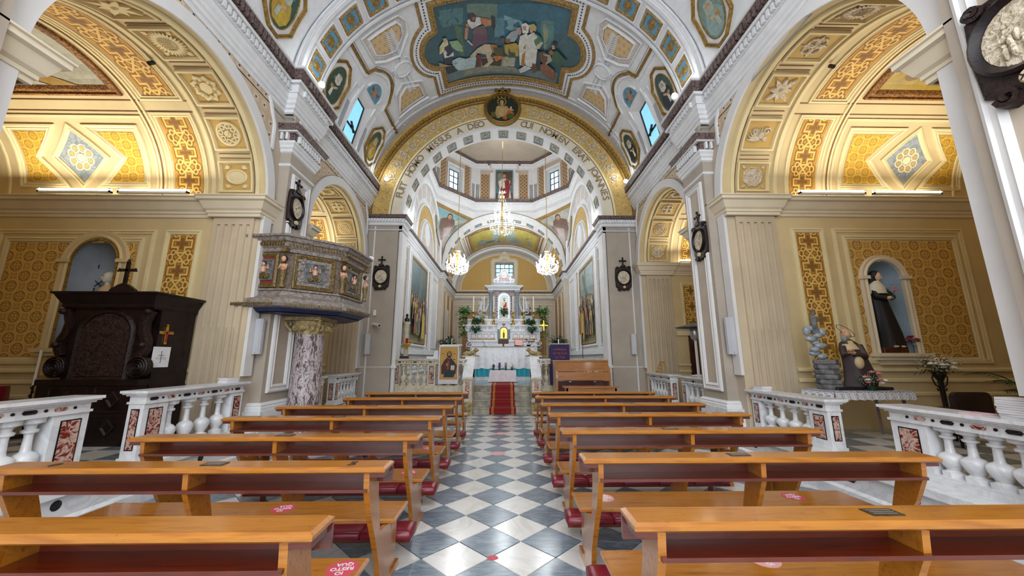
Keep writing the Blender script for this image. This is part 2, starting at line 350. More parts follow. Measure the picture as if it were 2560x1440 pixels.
# ---------------------------------------------------------------- mesh builder
class MB:
 def __init__(s): s.v = []; s.f = []; s.c = []; s.uv = {}
 def add(s, vs, fs, col=None, uv=None):
  o = len(s.v); s.v += [tuple(p) for p in vs]
  for f in fs: s.f.append(tuple(i + o for i in f)); s.c.append(col)
  if uv:
   for i, q in enumerate(uv): s.uv[o + i] = q
  return s
 def box(s, a, b, col=None):
  x0, y0, z0 = a; x1, y1, z1 = b
  if x0 > x1: x0, x1 = x1, x0
  if y0 > y1: y0, y1 = y1, y0
  if z0 > z1: z0, z1 = z1, z0
  v = [(x0, y0, z0), (x1, y0, z0), (x1, y1, z0), (x0, y1, z0), (x0, y0, z1), (x1, y0, z1), (x1, y1, z1), (x0, y1, z1)]
  return s.add(v, [(0, 3, 2, 1), (4, 5, 6, 7), (0, 1, 5, 4), (1, 2, 6, 5), (2, 3, 7, 6), (3, 0, 4, 7)], col)
 def bbox(s, a, b, r=.01, col=None):      # box with chamfered vertical/top edges: octagonal stack
  x0, y0, z0 = a; x1, y1, z1 = b
  def ring(i, z): return [(x0 + i + r, y0 + i, z), (x1 - i - r, y0 + i, z), (x1 - i, y0 + i + r, z), (x1 - i, y1 - i - r, z), (x1 - i - r, y1 - i, z), (x0 + i + r, y1 - i, z), (x0 + i, y1 - i - r, z), (x0 + i, y0 + i + r, z)]
  return s.rings([ring(r, z0), ring(0, z0 + r), ring(0, z1 - r), ring(r, z1)], True, col)
 def rings(s, rs, cap=True, col=None, closed=True):
  n = len(rs[0]); v = [p for r in rs for p in r]; f = []
  for k in range(len(rs) - 1):
   for i in range(n if closed else n - 1):
    j = (i + 1) % n; f.append((k * n + i, k * n + j, (k + 1) * n + j, (k + 1) * n + i))
  if cap and closed: f.append(tuple(range(n - 1, -1, -1))); f.append(tuple((len(rs) - 1) * n + i for i in range(n)))
  return s.add(v, f, col)
 def lathe(s, prof, c=(0, 0, 0), n=12, sx=1, sy=1, col=None, a0=0):
  rs = [[(c[0] + r * sx * math.cos(2 * PI * i / n + a0), c[1] + r * sy * math.sin(2 * PI * i / n + a0), c[2] + z) for i in range(n)] for r, z in prof]
  return s.rings(rs, True, col)
 def tube(s, pts, r, n=6, col=None):
  pts = [Vector(p) for p in pts]; rs = []
  rr = r if isinstance(r, (list, tuple)) else [r] * len(pts)
  up = None
  for i, p in enumerate(pts):
   d = (pts[min(i + 1, len(pts) - 1)] - pts[max(i - 1, 0)]).normalized()
   if up is None: up = Vector((0, 0, 1)) if abs(d.z) < .9 else Vector((1, 0, 0))
   a = d.cross(up).normalized(); b = a.cross(d).normalized(); up = b
   rs.append([tuple(p + (a * math.cos(2 * PI * k / n) + b * math.sin(2 * PI * k / n)) * rr[i]) for k in range(n)])
  return s.rings(rs, True, col)
 def ell(s, c, r, n=10, m=6, col=None, rot=None):
  rs = []
  for k in range(m + 1):
   t = PI * k / m; t = min(max(t, .05), PI - .05); ring = []
   for i in range(n):
    p = Vector((r[0] * math.sin(t) * math.cos(2 * PI * i / n), r[1] * math.sin(t) * math.sin(2 * PI * i / n), -r[2] * math.cos(t)))
    if rot: p = rot @ p
    ring.append((c[0] + p.x, c[1] + p.y, c[2] + p.z))
   rs.append(ring)
  return s.rings(rs, True, col)
 def prism(s, poly, f0, f1, col=None):    # f0,f1: functions (a,b)->3d
  n = len(poly); v = [f0(*p) for p in poly] + [f1(*p) for p in poly]
  f = [tuple(range(n - 1, -1, -1)), tuple(range(n, 2 * n))] + [(i, (i + 1) % n, n + (i + 1) % n, n + i) for i in range(n)]
  return s.add(v, f, col)
 def xf(s, mat, start=0):
  for i in range(start, len(s.v)): s.v[i] = tuple(mat @ Vector(s.v[i]))
  return s
 def build(s, name, mat, parent=None, smooth=False, local=False, kind=None, fix=True):
  me = bpy.data.meshes.new(name); vs = s.v
  if parent is not None and not local:
   o = gloc(parent); vs = [(x - o[0], y - o[1], z - o[2]) for x, y, z in vs]
  me.from_pydata(vs, [], s.f)
  if s.uv:
   l = me.uv_layers.new(name='UVMap'); li = [0] * len(me.loops); me.loops.foreach_get('vertex_index', li)
   fl = []
   for i in li: fl += s.uv.get(i, (0, 0))
   l.data.foreach_set('uv', fl)
  if any(c is not None for c in s.c):
   ca = me.color_attributes.new('Col', 'FLOAT_COLOR', 'CORNER'); dat = []
   for p in me.polygons:
    c = s.c[p.index] or (.5, .5, .5, 1)
    dat += list(c[:3] + (1,)) * p.loop_total
   ca.data.foreach_set('color', dat)
  me.materials.append(M[mat] if isinstance(mat, str) else mat)
  if fix:
   bm = bmesh.new(); bm.from_mesh(me); bmesh.ops.recalc_face_normals(bm, faces=bm.faces); bm.to_mesh(me); bm.free()
  if smooth:
   me.polygons.foreach_set('use_smooth', [True] * len(me.polygons))
   try: me.set_sharp_from_angle(angle=R(45))
   except Exception: pass
  o = bpy.data.objects.new(name, me); COL.objects.link(o)
  if parent is not None: o.parent = parent
  if kind: o['kind'] = kind
  return o
def gloc(o):
 p = Vector(o.location)
 while o.parent: o = o.parent; p += o.location
 return p
def thing(name, label, cat, loc=(0, 0, 0), group=None, rz=0):
 o = bpy.data.objects.new(name, None); COL.objects.link(o); o.location = loc; o.rotation_euler = (0, 0, rz); o.empty_display_size = .1
 o['label'] = label; o['category'] = cat
 if group: o['group'] = group
 return o
def tag(o, label, cat, group=None):
 o['label'] = label; o['category'] = cat
 if group: o['group'] = group
 return o
def struct(o): o['kind'] = 'structure'; return o
KIDS = {}
def dup(root, loc, label, group=None, rz=None):
 """copy a thing with its parts and sub-parts"""
 def cp(o, par):
  c = o.copy(); COL.objects.link(c)
  if par is not None: c.parent = par
  for ch in list(o.children): cp(ch, c)
  return c
 r = cp(root, None); r.location = loc; r['label'] = label
 if group: r['group'] = group
 if rz is not None: r.rotation_euler = (0, 0, rz)
 return r
# ---------------------------------------------------------------- relief on surfaces  S(u,v,h) -> xyz
def area(p): return sum(p[i][0] * p[(i + 1) % len(p)][1] - p[(i + 1) % len(p)][0] * p[i][1] for i in range(len(p))) / 2
def ccw(p): return list(p) if area(p) > 0 else list(reversed(p))
def subdiv(pts, step, closed):
 out = []; n = len(pts)
 for i in range(n if closed else n - 1):
  a, b = pts[i], pts[(i + 1) % n]; L = math.hypot(b[0] - a[0], b[1] - a[1]); k = max(1, int(math.ceil(L / step)))
  for j in range(k): out.append((a[0] + (b[0] - a[0]) * j / k, a[1] + (b[1] - a[1]) * j / k))
 if not closed: out.append(pts[-1])
 return out
def sweep(mb, S, pts, prof, closed=True, step=9, cap=True, col=None):
 """sweep profile [(d,h)] along uv path, d to the left"""
 raw = list(pts); n = len(raw); nor = []
 for i in range(n):
  a = raw[i - 1] if (closed or i > 0) else None; b = raw[i]; c = raw[(i + 1) % n] if (closed or i < n - 1) else None
  def nn(p, q):
   dx, dy = q[0] - p[0], q[1] - p[1]; L = math.hypot(dx, dy) or 1; return (-dy / L, dx / L)
  n1 = nn(a, b) if a else None; n2 = nn(b, c) if c else None
  if n1 is None: m = n2
  elif n2 is None: m = n1
  else:
   k = 1 + n1[0] * n2[0] + n1[1] * n2[1]; k = max(k, .25); m = ((n1[0] + n2[0]) / k, (n1[1] + n2[1]) / k)
  nor.append(m)
 P_ = []; N_ = []
 for i in range(n if closed else n - 1):
  j = (i + 1) % n; L = math.hypot(raw[j][0] - raw[i][0], raw[j][1] - raw[i][1]); k = max(1, int(math.ceil(L / step)))
  for q in range(k):
   t = q / k; P_.append((raw[i][0] * (1 - t) + raw[j][0] * t, raw[i][1] * (1 - t) + raw[j][1] * t)); N_.append((nor[i][0] * (1 - t) + nor[j][0] * t, nor[i][1] * (1 - t) + nor[j][1] * t))
 if not closed: P_.append(raw[-1]); N_.append(nor[-1])
 m = len(prof); vs = []; uv = []
 for p, q in zip(P_, N_):
  for d, h in prof: a, b = p[0] + q[0] * d, p[1] + q[1] * d; vs.append(S(a, b, h)); uv.append((a, b))
 fs = []; K = len(P_)
 for i in range(K if closed else K - 1):
  j = (i + 1) % K
  for k in range(m - 1): fs.append((i * m + k, j * m + k, j * m + k + 1, i * m + k + 1))
 if not closed and cap: fs.append(tuple(range(m))); fs.append(tuple((K - 1) * m + k for k in range(m - 1, -1, -1)))
 mb.add(vs, fs, col, uv); return mb
def frame(mb, S, poly, prof, step=9, col=None): return sweep(mb, S, ccw(poly), prof, True, step, col=col)
def patch(mb, S, poly, h=0, step=None, holes=(), col=None, uvo=(0, 0), uvs=1):
 poly = ccw(poly)
 loops = [subdiv(poly, step, True) if step else poly] + [list(reversed(ccw(subdiv(q, step, True) if step else q))) for q in holes]
 pts = [p for l in loops for p in l]; fcs = []; o = 0
 for l in loops: fcs.append(list(range(o, o + len(l)))); o += len(l)
 if step:
  def inside(p, q):
   c = False; n = len(q)
   for i in range(n):
    a, b = q[i], q[i - 1]
    if (a[1] > p[1]) != (b[1] > p[1]) and p[0] < (b[0] - a[0]) * (p[1] - a[1]) / (b[1] - a[1]) + a[0]: c = not c
   return c
  xs = [p[0] for p in poly]; ys = [p[1] for p in poly]
  y = min(ys) + step * .5; r_ = 0
  while y < max(ys):
   x = min(xs) + step * (.25 + .5 * (r_ % 2))
   while x < max(xs):
    if inside((x, y), poly) and not any(inside((x, y), q) for q in holes): pts.append((x, y))
    x += step
   y += step; r_ += 1
 vo, _, fo, _, _, _ = delaunay_2d_cdt([Vector(p) for p in pts], [], fcs, 2, 1e-6)
 vs = [S(p.x, p.y, h) for p in vo]
 e = vo[fo[0][0]]
 mb.add(vs, [tuple(f) for f in fo], col, [((p.x + uvo[0]) * uvs, (p.y + uvo[1]) * uvs) for p in vo]); return mb
def relief(mb, S, poly, h0, h1, ins=0, col=None):
 p = ccw(poly); n = len(p); prof = [(0, h0), (0, h1)] if not ins else [(0, h0), (0, h1 - ins), (ins, h1)]
 sweep(mb, S, p, prof, True, col=col)
 cx = sum(q[0] for q in p) / n; cy = sum(q[1] for q in p) / n
 q_ = p if not ins else [(a + (cx - a) * ins / max(.02, math.hypot(cx - a, cy - b)), b + (cy - b) * ins / max(.02, math.hypot(cx - a, cy - b))) for a, b in p]
 mb.add([S(a, b, h1) for a, b in q_], [tuple(range(n))], col, q_); return mb
def circ(cx, cy, rx, ry=None, n=24, a0=0):
 ry = ry or rx; return [(cx + rx * math.cos(2 * PI * i / n + a0), cy + ry * math.sin(2 * PI * i / n + a0)) for i in range(n)]
def rect(x0, y0, x1, y1): return [(x0, y0), (x1, y0), (x1, y1), (x0, y1)]
def arcpts(cx, cy, r, a0, a1, n=24, ry=None):
 ry = ry or r; return [(cx + r * math.cos(a0 + (a1 - a0) * i / n), cy + ry * math.sin(a0 + (a1 - a0) * i / n)) for i in range(n + 1)]
def archpoly(cx, y0, ys, r, n=16): return [(cx - r, y0), (cx + r, y0)] + arcpts(cx, ys, r, 0, PI, n)
BEAD = [(0, 0), (0, .02), (.015, .035), (.03, .035), (.035, .02), (.05, .02), (.06, 0)]
DBL = [(0, 0), (0, .025), (.03, .03), (.035, .012), (.05, .012), (.055, .022), (.075, .018), (.08, 0)]
def text(body, S3, size, mat, name='lettering', parent=None, ext=.004, align='CENTER'):
 c = bpy.data.curves.new(name, 'FONT'); c.body = body; c.size = size; c.extrude = ext; c.align_x = align; c.align_y = 'CENTER'
 c.resolution_u = 3; c.offset = size * .022
 t_ = bpy.data.objects.new('t', c); me = bpy.data.meshes.new_from_object(t_); bpy.data.objects.remove(t_); me.name = name; me.materials.clear()
 me.materials.append(M[mat]); o = bpy.data.objects.new(name, me); COL.objects.link(o)
 mt = S3.copy()
 if parent is not None:
  mt.translation = mt.translation - gloc(parent); o.parent = parent
 o.matrix_local = mt; return o
def basis(o, x, y):   # matrix with given x and y axes
 x = Vector(x).normalized(); y = Vector(y).normalized(); z = x.cross(y).normalized()
 m = Matrix((x, y, z)).transposed().to_4x4(); m.translation = Vector(o); return m
# ================================================================ ARCHITECTURE
AW = 4.25                                     # nave half width
def SW(s, a): return lambda u, v, h: (XA + s * (a - h), u, v)
def SF(s, y): return lambda u, v, h: (XA + s * u, y - h, v)
def SV(u, v, h):
 t = u / 4.0; return (XA + (4.25 - h) * math.sin(t), v, 7.1 + (3.55 - h) * math.cos(t))
def SP(z0=0): return lambda u, v, h: (u, v, z0 + h)
def SCH(s, yc, r, zs): return lambda u, v, h: (XA + s * u, yc + (r - h) * math.cos(v / r), zs + (r - h) * math.sin(v / r))
def plan(mb, path, prof, z0=0, flip=1, closed=False): return sweep(mb, SP(z0), path, [(d * flip, h) for d, h in prof], closed)
def dents(mb, path, d0, d1, z0, z1, gap=.1, wd=.05, flip=1):
 for i in range(len(path) - 1):
  a = Vector(path[i]); b = Vector(path[i + 1]); L = (b - a).length; n = max(1, int(L / gap)); t = (b - a) / L; q = Vector((-t.y, t.x)) * flip
  for k in range(n):
   c = a + t * ((k + .5) * L / n); p = [c + t * wd / 2 + q * d0, c - t * wd / 2 + q * d0, c - t * wd / 2 + q * d1, c + t * wd / 2 + q * d1]
   mb.add([(x.x, x.y, z) for z in (z0, z1) for x in p], [(0, 1, 2, 3), (4, 5, 6, 7), (0, 1, 5, 4), (1, 2, 6, 5), (2, 3, 7, 6), (3, 0, 4, 7)])
 return mb
# ---- floor -------------------------------------------------------------
fl = MB(); fl.box((-11, -4, -.3), (11, 11.05, -.02)); floor = struct(fl.build('floor', 'marble_grey'))
D = .5472; TX0, TY0 = -0.1317, 3.307          # tile lattice measured on the aisle
def tile_mb():
 h = D / 2 - .004; t = MB(); r = .004
 lo = [(h, 0, -.02), (0, h, -.02), (-h, 0, -.02), (0, -h, -.02)]; hi = [(h - r, 0, 0), (0, h - r, 0), (-h + r, 0, 0), (0, -h + r, 0)]
 return t.rings([lo, hi], True)
td = tile_mb().build('tile', 'tile_dark', floor, local=True); tl = tile_mb().build('tile', 'tile_light', floor, local=True)
far = {0: MB(), 1: MB()}; cnt = 0
cand = []
for j in range(-16, 32):
 for i in range(-32, 33):
  if (i + j) % 2: continue
  # tile centres sit between lattice corners
  x = TX0 + (i + .0) * D / 2; y = TY0 + (j + 1) * D / 2
  if abs(x - XA) > 4.35 or y < -1.5 or y > 10.95: continue
  cand.append((abs(x - XA) * 1.5 + abs(y - 4) * .35, x, y, j % 2))
cand.sort()
first = {0: td, 1: tl}; used = {0: 0, 1: 0}
for k, (q, x, y, c) in enumerate(cand):
 if k < 290:
  o = first[c] if not used[c] else first[c].copy()
  if used[c]: COL.objects.link(o); o.parent = floor
  used[c] = 1; o.location = (x, y, 0)
 else:
  m = far[c]; h = D / 2 - .004; m.add([(x + h, y, 0), (x, y + h, 0), (x - h, y, 0), (x, y - h, 0)], [(0, 1, 2, 3)])
for c, n in ((0, 'tile_dark'), (1, 'tile_light')):
 o = far[c].build('far_tiles', n, floor, kind='stuff')
# ---- nave side walls ---------------------------------------------------
BAY = {-1: [(4.51, 1.66, 4.38), (9.2, 1.6, 4.44)], 1: [(4.66, 1.73, 4.57), (9.2, 1.6, 4.44)]}
PIL = {-1: [(1.55, 2.62), (6.45, 7.27)], 1: [(1.55, 2.70), (6.62, 7.42)]}
FZ = .42                                      # chapel floor level
for s, side in ((-1, 'left'), (1, 'right')):
 S = SW(s, AW)
 out = [(-3.6, -.05)]
 for yc, r, zs in BAY[s]:
  out += [(yc - r, -.05), (yc - r, zs)] + arcpts(yc, zs, r, PI, 0, 28)[1:-1] + [(yc + r, zs), (yc + r, -.05)]
 out += [(11.02, -.05), (11.02, 7.15), (-3.6, 7.15)]
 wall = MB(); patch(wall, S, out); W_ = struct(wall.build('wall_' + side, 'taupe'))
 k = MB()                                  # jamb returns of the arch openings
 for yc, r, zs in BAY[s]:
  for yy in (yc - r, yc + r): k.add([S(yy, 0, 0), S(yy, zs, 0), S(yy, zs, -.35), S(yy, 0, -.35)], [(0, 1, 2, 3)])
 k.build('jamb', 'cream', W_)
 av = MB(); sp = MB(); fm = MB(); ln = MB()
 for bi, (yc, r, zs) in enumerate(BAY[s]):
  path = [(yc + r, 1.3)] + arcpts(yc, zs, r, 0, PI, 40) + [(yc - r, 1.3)]
  sweep(av, S, path, [(0, 0), (0, .05), (-.2, .05), (-.2, .0)], False)
  y1 = [PIL[s][1][0] - .34, 10.78][bi]; y0 = [PIL[s][0][1] + .12, PIL[s][1][1] + .17][bi]
  top = 6.02
  # spandrel panels either side of the crown
  ro = r + .22
  for (e, sg) in ((y1, 1), (y0, -1)):
   if (e - yc) * sg < .8: continue
   rr = ro; ex = (e - yc) * sg
   zc_ = zs + math.sqrt(max(0, rr * rr - ex * ex)) if ex < rr else zs + .25
   a_s = math.atan2(zc_ - zs, min(ex, rr - .001));
   topz = max(top, zs + ro + .03)
   pl = [(ex, zc_ + .02), (ex, topz - .42), (ex - .22, topz), (.0, topz)] + [(rr * math.sin(q), zs + rr * math.cos(q)) for q in [i / 16 * (PI / 2 - a_s) for i in range(17)]]
   pl = [(yc + sg * a, b) for a, b in pl]
   patch(sp, S, pl, .012)
   sweep(fm, S, [pl[0], pl[1], pl[2], pl[3]], [(q * sg, h) for q, h in [(0, 0), (0, .03), (-.02, .04), (-.035, .015), (-.05, .015), (-.055, .035), (-.085, .03), (-.09, 0)]], False)
 av.build('archivolt', 'plaster_white', W_); sp.build('spandrel_panel', 'spandrel_tiles', W_); fm.build('spandrel_moulding', 'stucco_white', W_)
 # plinth: white marble base of nave wall (chapels one step up)
 X0, X1 = XA + s * 4.0, XA + s * 4.45
 pb = MB()
 f = -s
 path = [(XA + s * 4.28, -3.6), (XA + s * 4.28, 11.0)]
 def prof(z): return [(0, -.02), (.30, -.02), (.30, .12), (.27, .15), (.27, z - .10), (.32, z - .07), (.32, z), (-.12, z)]
 plan(pb, path, prof(FZ), 0, -s * -1 if s < 0 else 1)
 bp = pb.build('trim_plinth', 'marble_white', W_)
 pk = MB(); blk = MB()
 for i, yy in enumerate([2.95, 3.7, 4.5, 5.3, 6.1, 7.8, 8.6, 9.4, 10.2]):
  SS = SW(s, 4.28 - .27)
  if i % 2: relief(blk, SS, circ(yy, .27, .045, .045, 12), .001, .004)
  else: relief(blk, SS, [(yy - .22, .27), (yy - .17, .22), (yy + .17, .22), (yy + .22, .27), (yy + .17, .32), (yy - .17, .32)], .001, .004)
 blk.build('plinth_inlay', 'marble_black', W_)
 # pilasters with entablature
 for pi, (p0, p1) in enumerate(PIL[s]):
  pm = MB(); a = AW - .2
  pm.box((XA + s * a, p0, .72), (XA + s * (AW + .02), p1, 6.3))
  pm.build('pilaster', 'plaster_brown', W_)
  w = MB(); w.box((XA + s * (AW - .30), p0 - .12, 0), (XA + s * (AW + .02), p1 + .12, .72)); w.build('pilaster_plinth', 'marble_white', W_)
  bs = MB(); pth = [(XA + s * AW, p0), (XA + s * a, p0), (XA + s * a, p1), (XA + s * AW, p1)]
  fp = 1 if s > 0 else -1
  plan(bs, pth, [(0, .72), (.07, .72), (.07, .77), (.05, .79), (.06, .81), (.03, .84), (0, .85)], 0, fp)
  plan(bs, pth, [(0, 5.2), (.02, 5.21), (.03, 5.24), (.0, 5.27)], 0, fp)
  plan(bs, pth, [(0, 5.48), (.03, 5.5), (.03, 5.55), (.06, 5.58), (.06, 5.62), (.09, 5.66), (.09, 5.70)], 0, fp)
  plan(bs, pth, [(.09, 5.86), (.14, 5.86), (.15, 5.88)], 0, fp)
  bs.build('pilaster_moulding', 'stucco_white', W_)
  dn = MB(); dents(dn, pth, .0, .13, 5.71, 5.85, .085, .045, fp); dn.build('dentil_row', 'stucco_white', W_, kind='stuff')
  br = MB(); plan(br, pth, [(0, 5.7), (.07, 5.7), (.07, 5.86), (.15, 5.88), (.2, 6.0), (0, 6.0)], 0, fp); br.build('capital_band', 'carved_brown', W_)
  SS = SW(s, a); fr = MB(); m0, m1 = p0 + .13, p1 - .13
  frame(fr, SS, rect(m0 - .03, 1.0, m1 + .03, 5.1), [(0, 0), (0, .035), (.03, .05), (.05, .03), (.09, .03), (.1, .045), (.13, .02), (.14, 0)])
  frame(fr, SS, rect(m0, 6.05, m1, 6.27), [(0, 0), (0, .02), (.04, .025), (.05, 0)])
  fr.build('panel_frame', 'plaster_white', W_)
  pp = MB(); patch(pp, SS, rect(m0 + .1, 1.13, m1 - .1, 4.97), .004); pp.build('panel_field', 'cream' if 0 else 'taupe', W_)
 # main cornice, breaking forward over the pilasters
 ax = lambda d: XA + s * (AW - d)
 path = [(ax(0), -3.6)]
 for p0, p1 in PIL[s]: path += [(ax(0), p0 - .06), (ax(.17), p0 - .06), (ax(.17), p1 + .06), (ax(0), p1 + .06)]
 path += [(ax(0), 10.98)]
 fp = 1 if s < 0 else -1; fp = -fp
 co = MB(); plan(co, path, [(0, 6.28), (.03, 6.3), (.03, 6.36), (.06, 6.38), (.06, 6.44), (.09, 6.47), (.09, 6.52), (.12, 6.56), (.12, 6.66)], 0, fp)
 plan(co, path, [(.12, 6.66), (.14, 6.66), (.14, 6.83), (.2, 6.83), (.21, 6.88)], 0, fp)
 c_ = struct(co.build('trim_cornice_' + side, 'stucco_white'))
 cb = MB(); plan(cb, path, [(.19, 6.88), (.22, 6.92), (.22, 6.98), (.26, 7.08)], 0, fp); cb.build('carved_band', 'carved_brown', c_)
 ct = MB(); plan(ct, path, [(.26, 7.08), (.28, 7.09), (.28, 7.13), (-.1, 7.14)], 0, fp); ct.build('cornice_top', 'plaster_white', c_)
 # carved leaves along the brown band
 lf = MB()
 dents(lf, path[4 if 1 else 0:], .2, .265, 6.9, 7.06, .105, .075, fp); lf.build('carved_leaf_row', 'carved_brown', c_, kind='stuff')
 dn = MB(); dents(dn, path[3:], .12, .19, 6.69, 6.81, .1, .055, fp); dn.build('dentil_row', 'stucco_white', c_, kind='stuff')
 gl = MB(); plan(gl, path, [(.003, 6.18), (.012, 6.18), (.012, 6.2), (.003, 6.2)], 0, fp); gl.build('cornice_line', 'grey_line', c_)
# ---- chancel arch wall -------------------------------------------------
CR, CZ = 3.2, 6.0
SA = lambda u, v, h: (XA + u, 11.0 - h, v)
out = [(-4.25, -.05), (-3.2, -.05), (-3.2, CZ)] + arcpts(0, CZ, CR, PI, 0, 48)[1:-1] + [(3.2, CZ), (3.2, -.05), (4.25, -.05), (4.25, 7.1)] + [(4.25 * math.sin(t), 7.1 + 3.55 * math.cos(t)) for t in [PI / 2 - i * PI / 40 for i in range(1, 40)]] + [(-4.25, 7.1)]
m = MB(); patch(m, SA, out); WF = struct(m.build('wall_front', 'plaster_brown'))
def ring(mat, r0, r1, h, name, prof=None, a0=0, a1=PI, par=None, S=SA, cz=CZ):
 m = MB(); sweep(m, S, arcpts(0, cz, r0, a0, a1, 72), prof or [(0, 0), (0, h), (-(r1 - r0), h), (-(r1 - r0), 0)], False); return m.build(name, mat, par or WF)
ring('plaster_white', 3.2, 3.26, .03, 'archivolt_edge')
ring('cream', 3.26, 3.58, .012, 'archivolt_text_band')
ring('brown_line', 3.58, 3.6, .02, 'archivolt_line'); ring('yellow_line', 3.6, 3.66, .03, 'archivolt_fillet')
ring('scroll_gold', 3.66, 4.2, .012, 'archivolt_scroll_band'); ring('brown_line', 4.19, 4.21, .03, 'archivolt_line')
ring('gold', 4.21, 4.5, .06, 'archivolt_gilt_band', [(0, 0), (0, .05), (-.03, .08), (-.1, .05), (-.2, .07), (-.26, .1), (-.29, 0)])
# gilt egg row
eg = MB()
for i in range(110):
 t = PI * (i + .5) / 110; c = SA(4.34 * math.cos(t), CZ + 4.34 * math.sin(t), .07); eg.ell(c, (.04, .03, .05), 6, 4)
eg.build('gilt_egg_row', 'gold', WF, kind='stuff')
# stucco scroll foliage on the yellow band
sc_ = MB()
def spiral(mb, S, cx, cy, r, turns, a0, d, w=.028, h=.03, n=22):
 p = []
 for i in range(n + 1):
  f = i / n; rr = r * (1 - f * .82); a = a0 + d * turns * 2 * PI * f; p.append((cx + rr * math.cos(a), cy + rr * math.sin(a)))
 sweep(mb, S, p, [(-w / 2, 0), (-w / 3, h), (w / 3, h), (w / 2, 0)], False)
def leaf(mb, S, x, y, a, L, w, h=.03):
 c, s_ = math.cos(a), math.sin(a); pts = [(0, 0), (.3, .5), (.6, .42), (1, 0), (.6, -.42), (.3, -.5)]
 relief(mb, S, [(x + c * L * p - s_ * w * q, y + s_ * L * p + c * w * q) for p, q in pts], 0, h)
for sg in (-1, 1):
 for i in range(9):
  rad = .25 - .014 * i; ang = R(15.5 + i * 7.3 - i * i * .08); cx, cy = sg * 3.93 * math.sin(ang), CZ + 3.93 * math.cos(ang)
  spiral(sc_, SA, cx, cy, rad, 1.6, ang + i, sg * (1 if i % 2 else -1), .04, .045)
  for k in range(5): leaf(sc_, SA, cx + rad * .8 * math.cos(k * 1.3 + i), cy + rad * .8 * math.sin(k * 1.3 + i), k * 1.3 + i, .09, .07)
  relief(sc_, SA, circ(cx, cy, .04, n=8), 0, .045)
sc_.build('stucco_scrollwork', 'relief_cream', WF)
# inscription
for word, sg in (('FUIT HOMO MISSUS A DEO', -1), ('CUI NOMEN ERAT JOANNES', 1)):
 n = len(word); wd = [(.5 if ch in 'IJ' else 1.35 if ch in 'M' else 1.1 if ch in 'NODH' else .9 if ch != ' ' else 1.25) for ch in word]; tot = sum(wd); acc = 0
 for ch, wv in zip(word, wd):
  f = (acc + wv / 2) / tot; acc += wv
  if ch == ' ': continue
  ang = R(-79 + 68 * f) if sg < 0 else R(10 + 69.5 * f)
  x, z = 3.42 * math.sin(ang), CZ + 3.42 * math.cos(ang)
  text(ch, basis((XA + x, 10.98, z), (math.cos(ang), 0, -math.sin(ang)), (math.sin(ang), 0, math.cos(ang))), .31, 'letter_taupe', 'letter', WF, .003)
# soffit with blue coffers
SS = lambda u, v, h: (XA + (CR - h) * math.sin(v / CR), 11.0 + u, CZ + (CR - h) * math.cos(v / CR))
m = MB(); L = CR * PI / 2
m.add([SS(u, -L + 2 * L * i / 60, 0) for i in range(61) for u in (0, .62)], [(2 * i, 2 * i + 1, 2 * i + 3, 2 * i + 2) for i in range(60)])
m.box((XA - 3.3, 11, 0), (XA - 3.2, 11.62, CZ)); m.box((XA + 3.2, 11, 0), (XA + 3.3, 11.62, CZ)); m.build('arch_soffit', 'plaster_white', WF)
bl = MB(); gd = MB(); bo = MB()
for i in range(-7, 8):
 v = i * .62; q = rect(.12, v - .17, .5, v + .17)
 frame(gd, SS, q, [(0, 0), (0, .02), (.035, .025), (.045, .0)]); patch(bl, SS, rect(.165, v - .125, .455, v + .125), .004)
 frame(gd, SS, circ(.31, v, .085, n=12), [(0, 0), (0, .012), (.02, .012), (.025, 0)]); relief(bo, SS, circ(.31, v, .05, n=8), 0, .02)
bl.build('coffer_blue', 'sky_panel', WF); gd.build('coffer_frame', 'carved_gold', WF); bo.build('coffer_boss', 'gold_dull', WF)
# pier capitals of the chancel arch
for s in (-1, 1):
 pth = [(XA + s * 4.25, 10.97), (XA + s * 3.18, 10.97), (XA + s * 3.18, 11.62)]; fp = -1 if s < 0 else 1
 c = MB(); plan(c, pth, [(0, 5.55), (.03, 5.57), (.0, 5.6)], 0, fp); plan(c, pth, [(0, 5.72), (.03, 5.75), (.03, 5.8), (.06, 5.82), (.06, 5.92), (.1, 5.93)], 0, fp); c.build('pier_capital', 'stucco_white', WF)
 d_ = MB(); dents(d_, pth, .03, .11, 5.83, 5.92, .085, .045, fp); d_.build('dentil_row', 'stucco_white', WF, kind='stuff')
 b = MB(); plan(b, pth, [(.05, 5.93), (.12, 5.95), (.16, 6.04), (0, 6.05)], 0, fp); b.build('capital_band', 'carved_brown', WF)
 # engaged corner column white + vertical joints
 q = MB(); q.tube([(XA + s * 3.22, 10.99, .0), (XA + s * 3.22, 10.99, 5.5)], .06, 10); q.lathe([(.06, 0), (.1, .02), (.1, .08), (.07, .1), (.06, .16)], (XA + s * 3.22, 10.99, 1.28), 10); q.build('corner_column', 'plaster_white', WF)
 g = MB(); g.box((XA + s * 4.02, 10.985, 0), (XA + s * 4.06, 11.0, 5.7)); g.box((XA + s * 3.25, 10.99, 1.32), (XA + s * 4.2, 11.0, 1.34)); g.build('pier_joint', 'plaster_white', WF)
# ---- nave vault ---------------------------------------------------------
WIN = (4.36, 8.62, 6.02, 9.46)
EDGE = 4 * PI / 2
holes = [[(s * WIN[0], WIN[1]), (s * WIN[2], WIN[1]), (s * WIN[2], WIN[3]), (s * WIN[0], WIN[3])] for s in (-1, 1)]
m = MB(); patch(m, SV, rect(-EDGE, -3.6, EDGE, 11.0), 0, .45, holes); CE = struct(m.build('ceiling', 'stucco_white', smooth=True))
def mir(p, s): return [(s * a, b) for a, b in p]
